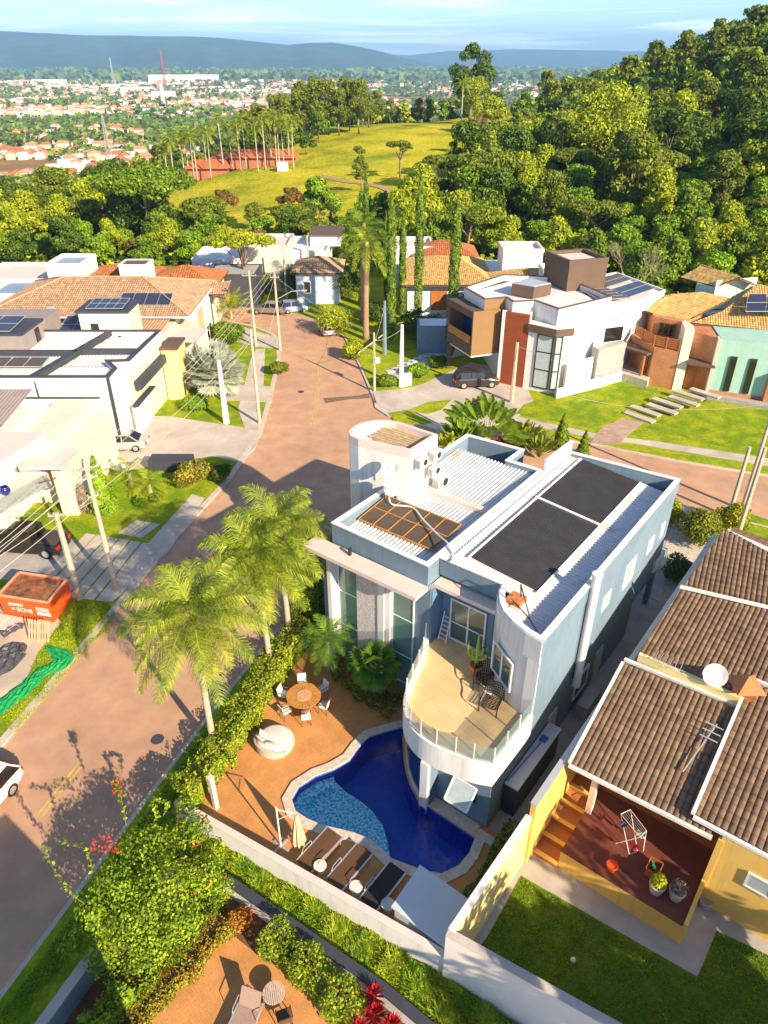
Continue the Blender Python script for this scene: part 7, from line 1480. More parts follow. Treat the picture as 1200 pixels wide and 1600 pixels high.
for k, (x, D, m_, s) in enumerate(((262,268,'dark',.9),(285,272,'mid',.8),(310,276,'olive',1),(338,280,'dark',1),(368,272,'mid',.9),(392,276,'dark',1.1),(425,270,'olive',.8),(455,268,'mid',.9),(478,262,'dark',.8),(500,290,'mid',1.0),(240,262,'yel',.8))):
    p = dist(x, 250, D); puttree((90 + k, 9, 5.5, 14, 2600, .55, m_, 'round'), p.x, D, ['first','second','third','fourth','fifth','sixth','seventh','eighth','ninth','last'][min(k, 9)] + ' rounded tree from the left behind the farm palms' if k < 10 else 'yellowish tree just left of the farm palms', s)
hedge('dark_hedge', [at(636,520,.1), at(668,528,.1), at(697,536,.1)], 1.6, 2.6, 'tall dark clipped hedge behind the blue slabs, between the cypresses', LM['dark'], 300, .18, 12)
for k, (x, y, D, m_, s, lb) in enumerate(((300,345,146,'mid',.62,'round green tree at the lower left corner of the pasture'),(345,355,143,'dark',.6,'dark round tree below the left brown pasture bush'),(400,350,146,'olive',.62,'olive tree behind the long white roof'),(478,350,142,'dark',.7,'dark tree left of the royal palm crowns on the pasture edge'),(520,356,142,'mid',.7,'green tree just left of the royal palm crowns'),(600,352,146,'mid',.8,'round tree between the two nearest cypresses'),(660,345,150,'dark',.85,'dark tree right of the tallest cypress'),(570,345,150,'bright',.7,'bright green tree behind the royal palm crowns'))):
    p = dist(x, 330, D); puttree((110 + k, 9, 4.6, 16, 3600, .38, m_, 'round'), p.x, D, lb, s)
# ================================================================ vehicles
oz = (0, 0, 0)
def loft(b, st, closed=True):
    n = len(st[0]); V = [p for s_ in st for p in s_]; m = len(st)
    F = [[i * n + k, i * n + (k + 1) % n, (i + 1) * n + (k + 1) % n, (i + 1) * n + k] for i in range(m - 1) for k in range(n)]
    F += [list(range(n))[::-1], [(m - 1) * n + k for k in range(n)]]; b.add(V, F)
def sect(x, zb, zt, w, tuck=.9, r=.12):
    hw = w / 2; return [(x, -hw*tuck, zb), (x, -hw, zb + r), (x, -hw, zt - r*1.3), (x, -hw*.93, zt - r*.35), (x, -hw*.8, zt), (x, hw*.8, zt), (x, hw*.93, zt - r*.35), (x, hw, zt - r*1.3), (x, hw, zb + r), (x, hw*tuck, zb)]
def car(kind, loc, rz, paint, label, group=None, glass=None):
    r = thing({'pickup':'pickup_truck'}.get(kind, 'parked_car'), loc, label, {'pickup':'pickup','suv':'car','hatch':'car','sedan':'car'}[kind], group, rz); g = glass or M['glass_k']
    if kind == 'pickup': L_, W_, belt, roof, wr = 5.2, 1.9, 1.12, 1.85, .4; hood = .95; cab = (.95,.45,-.75,-.85); 
    elif kind == 'suv': L_, W_, belt, roof, wr = 4.6, 1.9, 1.08, 1.72, .37; cab = (1.1,.45,-1.75,-2.15)
    elif kind == 'sedan': L_, W_, belt, roof, wr = 4.6, 1.8, .95, 1.45, .33; cab = (1.0,.3,-1.0,-1.7)
    else: L_, W_, belt, roof, wr = 3.9, 1.72, .95, 1.5, .31; cab = (.95,.35,-1.45,-1.85)
    h = L_ / 2; b = MB(); gc = .26
    loft(b, [sect(h, gc+.15, belt-.38, W_*.78), sect(h-.12, gc, belt-.24, W_*.9), sect(h-.6, gc-.03, belt-.13, W_*.98), sect(cab[0]+.1, gc-.05, belt-.03, W_), sect(0, gc-.05, belt, W_), sect(cab[3]+.25, gc-.03, belt, W_*.99), sect(-h+.35, gc, belt-.05, W_*.97), sect(-h+.05, gc+.05, belt-.1, W_*.9), sect(-h, gc+.15, belt-.3, W_*.84)])
    b.build('body', paint, r, origin=oz, smooth=False)
    def cs(x, z0, z1, w0, w1): return [(x, -w0/2, z0), (x, -w1/2, z1-.04), (x, -w1/2*.85, z1), (x, w1/2*.85, z1), (x, w1/2, z1-.04), (x, w0/2, z0)]
    b = MB(); wb, wt = W_ * .93, W_ * .76; zb = belt - .06
    loft(b, [cs(cab[0], zb, zb+.05, wb, wb*.95), cs(cab[1], zb, roof-.03, wb, wt), cs(cab[2], zb, roof-.03, wb, wt*.98), cs(cab[3], zb, zb+.05, wb, wb*.95)]); b.build('windows', g, r, origin=oz)
    b = MB(); x0, x1 = cab[1] + .06, cab[2] - .04
    b.hexa((x0,-wt*.47,roof-.035),(x0,wt*.47,roof-.035),(x1,wt*.47,roof-.035),(x1,-wt*.47,roof-.035), .05)
    for sg in (-1, 1):
        for a_, c_ in (((cab[0],sg*wb*.485,zb+.04),(cab[1],sg*wt*.49,roof-.02)), ((cab[3],sg*wb*.485,zb+.04),(cab[2],sg*wt*.49,roof-.02)), (((cab[1]+cab[2])/2,sg*wb*.5,zb),((cab[1]+cab[2])/2,sg*wt*.5,roof-.02))): b.tube([a_, c_], .045, 5)
    b.build('roof', paint, r, origin=oz)
    for x in (h - .85, -h + .9):
        for sg in (-1, 1):
            b = MB(); y = sg * (W_/2 - .1); b.tube([(x, y - .11, wr), (x, y + .11, wr)], wr, 20); t_ = b.build('tyre', M['tyre'], r, origin=oz)
            b = MB(); yy = sg * (W_/2 + .015); b.tube([(x, yy - .02*sg, wr), (x, yy, wr)], wr*.62, 14); rm = b.build('rim', M['rim'], r, origin=oz)
    for sg in (-1, 1):
        b = MB(); b.box((-h + .03, sg*W_*.37, belt-.38), .1, W_*.16, .22); b.build('tail_light', mat('tail_light', (.5,.01,.01), .25, .05, 3), r, origin=oz)
        b = MB(); b.box((h - .16, sg*W_*.34, belt-.42), .16, W_*.18, .13); b.build('headlight', M['rim'], r, origin=oz)
        b = MB(); b.box((cab[0]-.25, sg*(W_/2+.07), belt-.02), .12, .16, .12); b.build('mirror', paint, r, origin=oz)
    b = MB(); b.box((-h-.01, 0, belt-.5), .03, .5, .13); b.build('number_plate', M['fabric'], r, origin=oz)
    if kind == 'pickup': b = MB(); b.hexa((-1.0,-.82,belt+.0),(-1.0,.82,belt),(-2.5,.82,belt-.03),(-2.5,-.82,belt-.03), .05); b.build('bed_cover', mat('tonneau', (.06,.055,.05), .7, .1, 4), r, origin=oz)
    return r
def paintm(n, c, met=.3): 
    m = mat(n, c, .28, .03, 2, metal=met, spec=.6); return m
car('pickup', tuple(at(48,858,.11)), R(172), paintm('black_car_paint', (.02,.018,.016), .1), 'black double-cab pickup under the balcony at the left edge')
car('sedan', tuple(at(190,700,.12)), R(185), paintm('silver_white_paint', (.6,.58,.55)), 'white sedan half inside the garage of the white house')
c_ = at(743,602,.13); car('suv', tuple(c_), R(6), paintm('dark_brown_paint', (.06,.045,.04)), 'dark brown SUV parked on the drive of the modern house')
car('hatch', tuple(at(511,520,.0)), R(105), paintm('silver_paint', (.35,.37,.42)), 'silver hatchback parked at the right kerb under the yellow bush')
car('hatch', tuple(at(461,487,.0)), R(15), paintm('bluish_white_paint', (.5,.6,.75)), 'bluish white car parked at the far bend of the street'); car('sedan', tuple(at(421,489,.1)), R(170), paintm('grey_paint', (.25,.22,.22)), 'grey car parked behind the poles at the far left bend')
e_ = at(30,1196,.6); dd_ = Vector((-.28,-.96,0)).normalized(); c_ = e_ + dd_ * 2.0 - Vector((.45,-.05,0))
wc = car('hatch', (c_.x, c_.y, 0), math.atan2(dd_.y, dd_.x), paintm('white_car_paint', (.8,.79,.77), .0), 'white car with an orange stripe, mostly cut by the left edge of the picture')
b = MB(); b.hexa((-1.95,-.75,.88),(-1.95,.75,.88),(-1.84,.75,.9),(-1.84,-.75,.9), .03); b.build('orange_stripe', M['orange'], wc, origin=oz)
# ================================================================ building site at left
sk = thing('skip_container', at(62,955,.12), 'orange metal skip with white lettering beside the utility pole', 'skip')
A_, B_, C_ = at(8,960,.12), at(84,972,.12), at(113,935,.12); D_2 = A_ + (C_ - B_)
b = MB(); 
for p, q in ((A_,B_),(B_,C_),(C_,D_2),(D_2,A_)): b.beam(p, q, .07, 1.45)
b.hexa(A_, B_, C_, D_2, .06); 
for k in range(6): q = A_.lerp(B_, (k+.5)/6); b.beam(q - Vector((0,.04,0)), q - Vector((0,.05,0)), .05, 1.4) if False else None
part(b, 'container', M['orange'], sk)
b = MB(); b.hexa(A_ + Vector((0,0,1.3)), B_ + Vector((0,0,1.3)), C_ + Vector((0,0,1.3)), D_2 + Vector((0,0,1.3)), .06); part(b, 'load', mat('rubble_load', (.32,.12,.05), .95, .5, 3, 1.0, 6, col2=(.1,.05,.03), s2=1.2), sk)
b = MB(); 
for p, q in ((A_,B_),(B_,C_),(C_,D_2),(D_2,A_)): b.beam(p + Vector((0,0,1.45)), q + Vector((0,0,1.45)), .13, .07)
part(b, 'rim', mat('faded_orange', (.72,.35,.2), .7, .2, 3), sk)
def text(s, size, loc, rot, m, parent, name='lettering', ext=.01):
    c = bpy.data.curves.new(name, 'FONT'); c.body = s; c.size = size; c.extrude = ext; o = bpy.data.objects.new(name, c); me = bpy.data.meshes.new_from_object(o); bpy.data.objects.remove(o)
    me.materials.append(m); o = bpy.data.objects.new(name, me); sc.collection.objects.link(o); o.parent = parent; po = parent['_o']; o.location = (loc[0]-po[0], loc[1]-po[1], loc[2]-po[2]); o.rotation_euler = rot; return o
dA = (B_ - A_).normalized(); ang = math.atan2(dA.y, dA.x); nf = Vector((dA.y, -dA.x, 0)) * .05
text('posto', .42, A_ + dA * .55 + nf + Vector((0,0,.88)), (R(90), 0, ang), M['white'], sk); text('= SONS', .42, A_ + dA * .65 + nf + Vector((0,0,.48)), (R(90), 0, ang), M['white'], sk)
b = MB(); q = A_ + dA * 2.35 + nf; b.beam(q + Vector((0,0,.45)), q + dA * .9 + Vector((0,0,.45)), .02, .22)
for k in range(3): b.beam(q + Vector((0,0,.76 + k*.1)), q + dA * .85 + Vector((0,0,.76 + k*.1)), .02, .04)
part(b, 'white_plate', M['white'], sk)
for k, (x, y, lb) in enumerate(((52,985,'leaning wooden pallet in front of the orange skip, left one'), (66,985,'leaning wooden pallet in front of the orange skip, right one'))):
    p0 = at(x-8,1000,.12); r = thing('pallet', p0, lb, 'pallet')
    for j in range(4):
        b = MB(); q = p0 + dA * (j * .18 + k*.1); b.hexa(q, q + dA * .12, q + dA * .12 + Vector((.05,.55,1.1)), q + Vector((.05,.55,1.1)), Vector((.02,-.03,.0)) * 1.0); part(b, 'board', M['palewood'], r)
b = MB()
for k in range(4): q = at(0,972,.15) + Vector((-.4*k,-.0,.06*k)); b.box(q + Vector((0,0,0)), 2.2, 1.2, .05, ang + .05*k)
single(b, 'board_stack', mat('pale_boards', (.55,.5,.45), .85, .2, 3), 'stack of pale grey boards lying at the left edge by the skip', 'boards')
def crumple(name, pts, h, m, label, cat_, seed, n=26):
    "draped sheet along a centreline with widths"
    rs = np.random.RandomState(seed); V = []; P_ = cat([tuple(at(x, y, .12)) for x, y, w_ in pts], 5); W_ = cat([(w_, 0, 0) for x, y, w_ in pts], 5); m_ = len(P_); k = 12
    for i, p in enumerate(P_):
        p = Vector(p); q = Vector(P_[min(i+1, m_-1)]) - Vector(P_[max(i-1, 0)]); sd = Vector((-q.y, q.x, 0)).normalized()
        for j in range(k): u = j/(k-1)*2-1; V.append(p + sd * u * (W_[i][0] + .1*math.sin(i*1.3+seed)) * .5 + Vector((0,0, .01 + h * (1-u*u) * abs(math.sin(j*1.9 + i*.9 + seed)) * (.5+.5*rs.rand()))))
    b = MB(); b.add(V, [[i*k+j, i*k+j+1, (i+1)*k+j+1, (i+1)*k+j] for i in range(m_-1) for j in range(k-1)]); return single(b, name, m, label, cat_, smooth=False)
crumple('green_net', [(75,1012,.5),(100,1030,1.1),(80,1045,.9),(62,1052,.8),(45,1070,1.0),(20,1090,1.1),(-8,1110,1.2)], .22, M['greennet'], 'crumpled green safety net on the grass by the building site', 'net', 3)
crumple('black_tarp', [(34,1022,.5),(22,1015,1.5),(8,1030,2.0),(-15,1045,2.0)], .35, M['tarp'], 'crumpled dark grey tarpaulin on the bare site ground, larger one', 'tarpaulin', 5); crumple('black_tarp', [(38,978,.4),(22,980,.9),(0,992,.8)], .15, M['tarp'], 'smaller dark tarpaulin below the boards at the left edge', 'tarpaulin', 8)
# small things in gardens
for q, lb in (((200,760),'white globe garden lamp among the small palms'),): p = at(*q, .1); r = thing('garden_lamp', p, lb, 'garden lamp'); b = MB(); b.tube([p, p + Vector((0,0,1.6))], .03, 6); part(b, 'post', M['cable'], r); b = MB(); b.lathe(p + Vector((0,0,1.6)), [(0,0),(.12,.04),(.17,.17),(.12,.3),(0,.34)], 14); part(b, 'globe', M['white'], r, smooth=True)
b = MB(); p = at(270,732,.1); b.box(p, 3.4, 1.3, 1.0, 0); single(b, 'low_roof', M['charcoal'], 'flat dark roof of a low meter shelter between the shrubs', 'shelter')
# ================================================================ utility poles and wires
PL = {}
def pole(key, base, h, r0, r1, label, arms=(), m=None, box=False, square=False, lamp=None, rz=0):
    b0 = at(*base, .1); r = thing('utility_pole', b0, label, 'utility pole', 'utility poles along the streets'); b = MB()
    b.tube([b0, b0 + Vector((0,0,h))], [r0, r1], 6 if square else 10); part(b, 'shaft', m or M['postc'], r); PL[key] = b0 + Vector((0,0,h))
    for z_, L_, a_ in arms:
        b = MB(); d = Vector((math.cos(a_), math.sin(a_), 0)); q = b0 + Vector((0,0,z_)); b.beam(q - d*L_/2, q + d*L_/2, .09, .09)
        for u in (-.45, -.15, .15, .45): b.cyl(q + d*L_*u + Vector((0,0,.09)), .035, .16, 6)
        part(b, 'crossarm', M['grey'], r)
    if box: b = MB(); b.box(b0 + Vector((.35,-.1,h*.5)), .45, .25, .55); part(b, 'meter_box', M['white'], r)
    if lamp: b = MB(); q = b0 + Vector((0,0,h*lamp[0])); e = q + Vector((lamp[1], lamp[2], .9)); b.tube([q, q.lerp(e,.6) + Vector((0,0,.3)), e], .04, 6); part(b, 'lamp_arm', M['alu'], r); b = MB(); b.box(e + Vector((lamp[1]*.1,0,-.06)), .6, .25, .12, math.atan2(lamp[2], lamp[1])); part(b, 'lamp_head', M['alu'], r)
    return r
a1 = R(60)
pole('A', (183,925), 9.2, .17, .11, 'tall round concrete pole on the paved drive, with crossarms near its top', ((8.7,1.4,R(35)),(8.1,1.0,R(35)),(6.9,.6,R(35)))); pole('B', (125,935), 6.2, .22, .13, 'square tapering concrete pole beside the orange skip', ((6.0,.9,R(10)),), square=True)
pole('C', (354,661), 6.0, .3, .17, 'stout white tapering pole beside the silver palm', m=M['white'], square=True); pole('D', (406,662), 8.8, .16, .1, 'slim pole on the left pavement in front of the white stout one'); pole('E', (400,541), 8.6, .17, .1, 'tall pole left of the far street carrying a crossarm', ((8.0,1.6,R(0)),)); pole('F', (438,548), 9.4, .17, .1, 'tall pole with a curved street lamp at the far left kerb', ((9.0,1.4,R(0)),(8.2,1.0,0)), lamp=(.62,2.8,.4))
pole('G', (448,468), 7.5, .17, .1, 'pole at the far bend behind the blue car'); pole('H', (484,452), 7.5, .17, .1, 'far pole in front of the blue house'); pole('I', (585,611), 6.0, .14, .09, 'slim pole with a white meter box at the right kerb', box=True); pole('J', (627,604), 6.4, .3, .16, 'stout white pole with a small wall at its foot beside the hedge mounds', m=M['white'], square=True)
pole('K', (601,553), 6.0, .28, .15, 'grey-blue pole in shade between palm trunks and cypress', m=M['blue'], square=True); pole('L', (799,629), 6.0, .22, .15, 'pale square pole in front of the rust coloured panel', square=True)
pole('M', (1160,795), 9.0, .17, .11, 'tallest pole at the right edge, with wires'); pole('N', (1139,806), 5.6, .16, .12, 'shorter leaning post left of the tallest right pole'); pole('O', (1150,845), 7.2, .17, .12, 'brownish post between the short and the tallest right poles')
b = MB(); p = at(636,602,.1); b.box(p, .9, .35, 1.3, R(20)); r = single(b, 'meter_wall', M['white'], 'small white meter wall at the foot of the stout pole', 'wall')
nw = [0]
def wire(a, b_, sag=.5, m=None, r_=.018):
    a, b_ = Vector(a), Vector(b_); pts = [a.lerp(b_, k/12) - Vector((0,0,sag*4*(k/12)*(1-k/12))) for k in range(13)]; w_ = MB(); w_.tube(pts, r_, 4, cap=False); nw[0] += 1
    return single(w_, 'overhead_wire', m or M['wire'], 'thin overhead wire strung between the utility poles', 'wire', 'overhead wires')
Z = lambda k, dz=0, dx=0, dy=0: PL[k] + Vector((dx, dy, dz))
for dx in (-.5, 0, .5): wire(Z('A',-.3,dx), Z('F',-.3,dx), .9); wire(Z('A',-.3,dx), Vector((-24+dx, 8, 9)), .7)
for dz in (-1.0,-2.2): wire(Z('A',dz), Z('D',-.3 + dz*.3), .8); wire(Z('A',dz), Vector((-27, 16, 7+dz)), .6)
wire(Z('B',-.1), Z('A',-2.5), .2); wire(Z('B',-.1), Vector((-26.5,38.5,5.0)), .3); wire(Z('B',-.1,.3), Vector((-27,20,5.6)), .4); wire(Z('D',-.2), Z('F',-1.2), .5); wire(Z('E',-.4), Z('F',-.6), .3); wire(Z('C',-.1), Z('D',-1), .2); wire(Z('F',-1), Z('I',-.2), .5); wire(Z('F',-.6), Z('H',-.3), .5); wire(Z('K',-.3), Z('J',-.3), .4); wire(Z('I',-1), Z('K',-.5), .3)
wire(Z('J',-.4), Z('I',-.8), .3); wire(Z('F',-4), at(398,600,.1), .1); wire(Z('M',-.6), Vector((14,50.5,6.8)), .8); wire(Z('M',-1.0), Z('L',-.3), .9); wire(Z('M',-1.4), Vector((52,40,7.5)), .6); wire(Z('M',-2.2), Vector((52,41,6.5)), .6); wire(Z('E',-1), Z('D',-.6), .3)
# horizontal plank fence behind the yellow bush
r = thing('rail_fence', at(590,545,.1), 'low pale rail fence between the yellow bush and the slabs', 'fence')
for k in range(5): b = MB(); b.beam(at(560,552 ,.35 + k*.28), at(603,520,.35 + k*.28), .04, .08); part(b, 'rail', M['white'], r)
# ================================================================ farm on the hill with royal palms
fz = lambda x, y: tz(x, y)
def farm(px_, D, w_, d_, h_, label):
    p = dist(px_, 250, D); z = fz(p.x, p.y); r = thing('farm_building', (p.x, D, z), label, 'farm building', 'red-roofed farm buildings'); b = MB(); b.prism([Vector((p.x + x, D + y, 0)) for x, y in ((-w_/2,-d_/2),(w_/2,-d_/2),(w_/2,d_/2),(-w_/2,d_/2))], z - 1, z + h_); part(b, 'wall', mat('farm_wall', (.4,.14,.08), .9, .2, .5), r)
    b = MB(); e = 1.0; x0, x1, y0, y1 = p.x - w_/2 - e, p.x + w_/2 + e, D - d_/2 - e, D + d_/2 + e; zr = z + h_; b.add([(x0,y0,zr),(x1,y0,zr),(x1,y1,zr),(x0,y1,zr),(x0+e*2,D,zr+2.2),(x1-e*2,D,zr+2.2)], [[0,1,5,4],[1,2,5],[2,3,4,5],[3,0,4],[3,2,1,0]]); part(b, 'roof', mat('farm_roof', (.42,.13,.05), .8, .2, .3), r)
farm(325, 247, 12, 8, 2.3, 'left red-roofed farm building among the royal palms'); farm(352, 256, 8, 8, 3.2, 'middle red-roofed farm building, higher roof'); farm(412, 252, 20, 8, 2.2, 'long red-roofed farm building on the right of the palm group'); 
p = dist(445, 270, 240); b = MB(); b.box((p.x, 236, fz(p.x,236)), 3, 2.5, 2.4); single(b, 'white_hut', M['white'], 'tiny white hut on the pasture below the palms', 'hut')
# rows of palms
rp = palm('royal_palm', (0,0,0), 12.5, (.2,.1), 'first royal palm from the left in the row at the red farm', 16, 4.2, 1.0, .12, 20, mat_=LM['palm'], dry=0, seed=99, trunk_r=.2, group='royal palms around the farm', bark=mat('pale_palm_trunk', (.42,.36,.28), .9, .1, 1), droop=1.2)
first = True; rq = random.Random(9)
ORD = 'first second third fourth fifth sixth seventh eighth ninth tenth eleventh twelfth thirteenth fourteenth fifteenth sixteenth seventeenth eighteenth nineteenth rightmost'.split()
FX = (258,268,285,292,305,322,327,348,362,384,402,414,424,432,436,443,452,458,300,375)
for x in FX:
    D = 240 + rq.uniform(-4, 10); p = dist(x, 250, D); s = rq.uniform(.85, 1.12)
    if first: rp.location = (p.x, D, fz(p.x, D)); rp.scale = (s,)*3; first = False
    else: dup(rp, (p.x, D, fz(p.x, D)), rq.uniform(0, 6), ORD[sorted(FX).index(x)] + ' royal palm from the left in the row at the red farm', s)
p = dist(722, 165, 300); q = dup(rp, (p.x, 300, fz(p.x,300)), 1.0, 'single palm standing alone at the upper right corner of the pasture', 1.15, 'lone palm'); 
# ================================================================ the distant town
tw_ = [mat('town_white', (.7,.67,.62), .9, .1, .02), mat('town_cream', (.62,.5,.36), .9, .1, .02), mat('town_peach', (.55,.32,.2), .9, .1, .02)]; tr_ = [mat('town_tile', (.42,.15,.07), .9, .25, .05), mat('town_tile_pale', (.5,.28,.16), .9, .25, .05), mat('town_flat_roof', (.6,.58,.55), .9, .1, .02), mat('town_blue_roof', (.08,.2,.45), .7, .1, .02)]
def hb(mb, x, y, z, w_, d_, h_, a, rise, mi_w, mi_r):
    c, s_ = math.cos(a), math.sin(a); q = lambda u, v, zz: (x + u*c - v*s_, y + u*s_ + v*c, z + zz); w2, d2 = w_/2, d_/2
    mb.mi = mi_w; mb.add([q(-w2,-d2,-2),q(w2,-d2,-2),q(w2,d2,-2),q(-w2,d2,-2),q(-w2,-d2,h_),q(w2,-d2,h_),q(w2,d2,h_),q(-w2,d2,h_)], [[0,1,5,4],[1,2,6,5],[2,3,7,6],[3,0,4,7]])
    mb.mi = mi_r; e = .4
    if rise: mb.add([q(-w2-e,-d2-e,h_),q(w2+e,-d2-e,h_),q(w2+e,d2+e,h_),q(-w2-e,d2+e,h_),q(-w2*.7,0,h_+rise),q(w2*.7,0,h_+rise)], [[0,1,5,4],[1,2,5],[2,3,4,5],[3,0,4]])
    else: mb.add([q(-w2,-d2,h_),q(w2,-d2,h_),q(w2,d2,h_),q(-w2,d2,h_)], [[0,1,2,3]])
tp = []
for k, (w_, d_, h_, rise, iw, ir, lb) in enumerate(((9,7,3.2,1.6,0,0,'small white house with a red tiled roof in the valley town'), (10,8,3.4,1.8,1,0,'small cream house with a red tiled roof in the valley town'), (8,8,3.2,1.5,2,1,'small peach house with a pale tiled roof in the valley town'), (9,8,5.6,0,0,2,'white flat-roofed house in the valley town'), (9,9,6,1.6,1,1,'two-storey cream house in the valley town'))):
    b = MB(); hb(b, 0, 0, 0, w_, d_, h_, 0, rise, 0, 1); o = b.build('town_house', [tw_[iw], tr_[ir]], None, origin=(0,0,0)); tag(o, lb, 'house', 'houses of the town in the valley'); tp.append([o, False, lb])
rt = random.Random(21); n_t = 0; placed = []
def townlb(lb, X, Y):
    x, y = px_of(X, Y, tz(X, Y)); c = next(t for a, t in [(40,'at the left edge'),(80,'left of the lattice pylon'),(125,'just left of the pylon'),(165,'at the pylon foot'),(210,'right of the pylon'),(260,'left of the palm row'),(9999,'seen between the palm trunks')] if x < a)
    return lb.replace(' in the valley town', '') + ', ' + ('nearest rows' if Y < 600 else 'middle rows' if Y < 700 else 'far rows' if Y < 800 else 'farthest rows') + ' ' + c
def town_try(Y0, Y1, f0, f1, n, sp_):
    out = []; t_ = 0
    while len(out) < n and t_ < n * 30:
        t_ += 1; Y = rt.uniform(Y0, Y1); X = Y * rt.uniform(f0, f1)
        if math.sin(X/70)*math.sin(Y/95+1) > .62: continue
        if all((X-a)**2 + (Y-b_)**2 > sp_*sp_ for a, b_ in out[-160:]): out.append((X, Y))
    return out
A_t = sorted(town_try(500, 900, -.60, -.27, 255, 11) + town_try(640, 800, -.29, -.16, 20, 12), key=lambda p: math.hypot(*p))
for X, Y in A_t:
    e = tp[rt.choices(range(5), weights=(4,3,3,2.5,2))[0]]; z = tz(X, Y); s = rt.uniform(.9, 1.35); a = rt.choice((.3,.3+1.57)) + rt.uniform(-.1,.1)
    if not e[1]: e[0].location = (X, Y, z); e[0].rotation_euler[2] = a; e[1] = True
    else: c = e[0].copy(); c['label'] = townlb(e[2], X, Y); sc.collection.objects.link(c); c.location = (X, Y, z); c.rotation_euler[2] = a; c.scale = (s, s, s)
b = MB()
for (Y0, Y1, f0, f1, n) in ((900,1150,-.62,-.3,160), (1500,2300,-.55,-.06,1500), (2300,4200,-.5,.0,1500), (1500,2400,.0,.12,240), (2600,4200,.02,.2,200)):
    for X, Y in town_try(Y0, Y1, f0, f1, n, 13):
        k = rt.random(); big = rt.random() < .05; s = (Y/1800)**.5 * (2.6 if big else 1.25)
        hb(b, X, Y, tz(X, Y), 12*s, 9*s, (7 if big else rt.choice((3.5,4,6,8,11))), .3 + rt.choice((0,1.57)), 0 if (big or k > .6) else 2, rt.choices((0,1,2), weights=(5,3,2))[0], (rt.choices((5,6), weights=(5,1))[0] if (big or k > .6) else rt.choice((3,4))))
o = b.build('far_town', tw_ + tr_, None, origin=(0,0,0)); tag(o, 'pale and terracotta buildings of the far town below the mountains', 'town', None, 'stuff')
def big(px_, D, w_, d_, h_, m, lb, nm='warehouse'):
    p = dist(px_, 140, D); b = MB(); hb(b, p.x, D, tz(p.x, D), w_, d_, h_, .1, 0, 0, 1); tag(b.build(nm, [tw_[0], m], None), lb, 'warehouse')
big(216, 1450, 45, 26, 9, tr_[2], 'white warehouse nearest the eucalyptus trees'); big(188, 3300, 130, 60, 18, mat('town_green_roof', (.02,.3,.15), .7, .1, .02), 'green-roofed hall in the far town'); big(290, 4100, 330, 80, 30, tr_[2], 'very long white building under the mountains'); big(80, 3600, 130, 60, 20, tr_[3], 'blue-roofed hall at the left of the far town'); big(365, 2700, 90, 50, 18, tr_[3], 'blue-roofed hall right of the town centre'); big(215, 3000, 110, 60, 18, mat('town_yellow', (.55,.42,.1), .8, .1, .02), 'yellow hall in the far town'); big(615, 1900, 90, 40, 10, tr_[2], 'white sheds right of the eucalyptus trees'); big(255, 2300, 60, 40, 22, tr_[2], 'white block in the town centre')
def mast(px_, D, h_, w_, m, lb, nm='radio_mast'):
    p = dist(px_, 140, D); z = tz(p.x, D); b = MB()
    for dx, dy in ((-w_,-w_),(w_,-w_),(w_,w_),(-w_,w_)): b.tube([(p.x+dx, D+dy, z), (p.x+dx*.2, D+dy*.2, z+h_)], w_*.13, 4)
    for k in range(9):
        f_ = 1 - .8*k/9; zz = z + h_*k/9; g_ = 1 - .8*(k+1)/9; z2 = z + h_*(k+1)/9; b.tube([(p.x-w_*f_, D-w_*f_, zz), (p.x+w_*g_, D-w_*g_, z2)], w_*.1, 3); b.tube([(p.x+w_*f_, D-w_*f_, zz), (p.x-w_*g_, D-w_*g_, z2)], w_*.1, 3)
    single(b, nm, m, lb, 'mast')
rw = mat('red_mast', (.5,.06,.04), .7, .1, .1)
mast(259, 3300, 130, 5, rw, 'red lattice mast on the skyline of the town'); mast(180, 3300, 105, 4, M['alu'], 'grey lattice mast left of the red one'); mast(152, 620, 38, 1.8, M['grey'], 'grey lattice pylon above the valley houses')
p = dist(252, 140, 1900); b = MB(); b.cyl((p.x,1900,tz(p.x,1900)), 5, 45, 12); single(b, 'water_tower', tw_[0], 'slim cream water tower in the town', 'water tower')
# woods of the valley floor
rs = np.random.RandomState(8); C = []
def wood(n, Y0, Y1, f0, f1, size, hgt, dens=.0):
    out = []
    while len(out) < n:
        Y = rs.uniform(Y0, Y1); X = Y * rs.uniform(f0, f1)
        if math.sin(X/(.07*Y0)+2) * math.sin(Y/(.1*Y0)) > dens: out.append((X, Y, tz(X, Y)))
    B = np.array(out); k = 9; Cc = np.repeat(B, k, 0) + np.stack([rs.randn(n*k)*size*.8, rs.randn(n*k)*size*.8, rs.rand(n*k)*hgt], 1); Nn = rs.randn(n*k, 3); Nn[:, 2] = abs(Nn[:, 2]) + .5; Nn[:, 1] -= .6; Nn /= np.linalg.norm(Nn, axis=1)[:, None]; return cards(Cc, Nn, size*1.6, rs, 1.2)
V = np.concatenate([wood(2600, 350, 520, -.7, -.12, 3.0, 8, -.9), wood(1700, 850, 1450, -.62, -.05, 4.2, 10, -.9), wood(1500, 430, 800, -.1, .3, 3.4, 8, -.9), wood(400, 560, 880, -.6, -.2, 3, 6, .2), wood(1700, 1400, 4200, -.55, .3, 7, 13, -.1), wood(1500, 4200, 7600, -.6, .6, 30, 22, -.7), wood(900, 900, 1600, 0, .45, 5, 9, -.6)])
mi = rs.choice(3, len(V)//4, p=[.5,.3,.2]); o = bpy.data.objects.new('valley_woods', fastmesh('valley_woods', V, 1, [LM['dark'], LM['mid'], LM['olive']], mi)); sc.collection.objects.link(o); tag(o, 'woods and tree belts across the valley floor', 'woods', None, 'stuff')
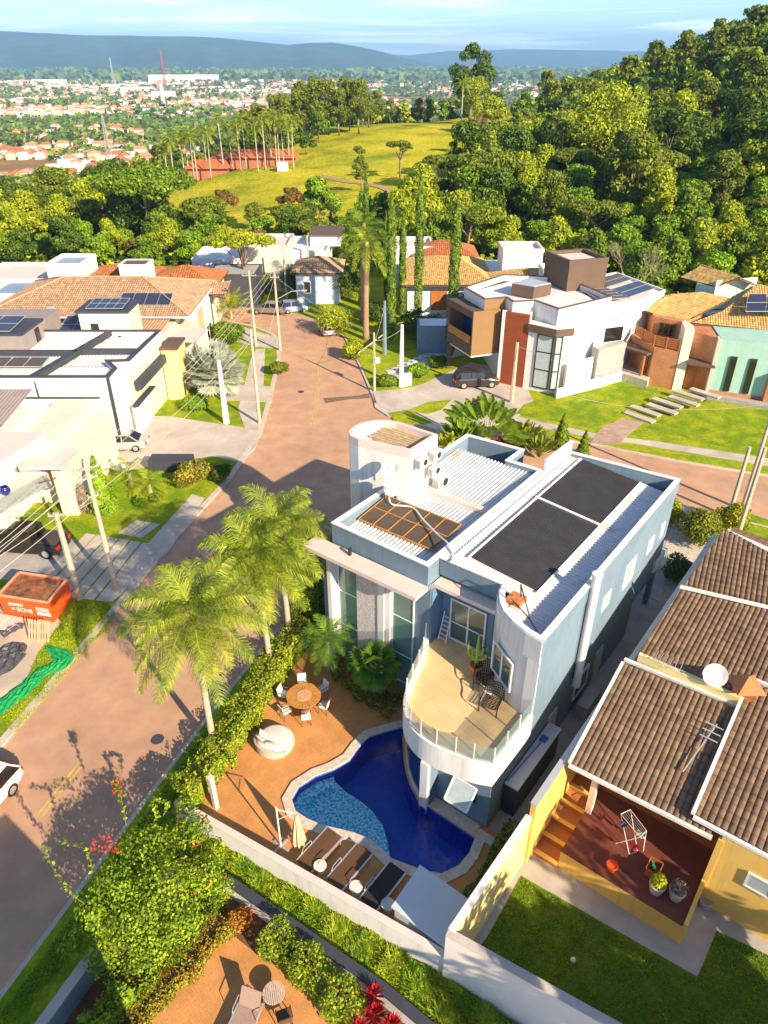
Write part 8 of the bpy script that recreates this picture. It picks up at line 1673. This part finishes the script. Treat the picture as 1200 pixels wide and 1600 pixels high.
# tall eucalyptus group behind the farm
me, tb = rtree(61, 20, 6.5, 34, 4600, .6, LM['olive'], 'tall'); eu = treething('eucalyptus', 'eucalyptus rising just above the farm roof, nearest of its grove', 'tree', 'eucalyptus grove behind the farm', me, tb, M['bark']); ff_ = True
for x, D in ((415,300),(428,310),(440,296),(452,305),(466,300),(480,312),(495,300),(512,306),(528,300),(545,310),(560,300),(575,318),(435,325),(470,330),(505,330),(540,332),(590,330),(400,318),(380,330),(610,345),(655,350)):
    p = dist(x, 140, D); s = rq.uniform(.7, 1.0) if x < 570 else rq.uniform(.45,.65)
    if ff_: eu.location = (p.x, D, tz(p.x, D)); eu.scale = (s,)*3; ff_ = False
    else: dup(eu, (p.x, D, tz(p.x, D)), rq.uniform(0, 6), 'eucalyptus in the grove behind the farm, ' + ('left end' if x < 420 else 'above the long red roof' if x < 460 else 'centre of the grove' if x < 500 else 'right part' if x < 550 else 'right end beyond the pasture top') + (', back row' if D > 315 else ', front row' if D < 303 else ', middle row'), s)
# house below the frame that throws the shadow over the lower-left street
nb = thing('neighbour_house', H(-20,-1,0), 'white house just below the picture', 'house'); b = MB(); b.hbox(-32,-15.5,-2.9,1.45,0,7.5); part(b, 'wall', M['white'], nb)
# haze
hz = MB(); S_ = 17500; hz.prism([Vector((-S_,-S_,0)), Vector((S_,-S_,0)), Vector((S_,S_,0)), Vector((-S_,S_,0))], -75, 470); hm = bpy.data.materials.new('haze_air'); hm.use_nodes = True; t = hm.node_tree; t.nodes.clear(); o_ = N(t, 'ShaderNodeOutputMaterial'); v_ = N(t, 'ShaderNodeVolumePrincipled'); v_.inputs['Color'].default_value = (.32,.62,1,1); v_.inputs['Density'].default_value = .000115; v_.inputs['Anisotropy'].default_value = .0; t.links.new(v_.outputs[0], o_.inputs['Volume'])
o = hz.build('haze', hm, None, origin=(0,0,0)); o['kind'] = 'stuff'; o['label'] = 'thin bluish haze over the valley'
for k in [k for k in bpy.data.objects if '_o' in k.keys()]: del k['_o']
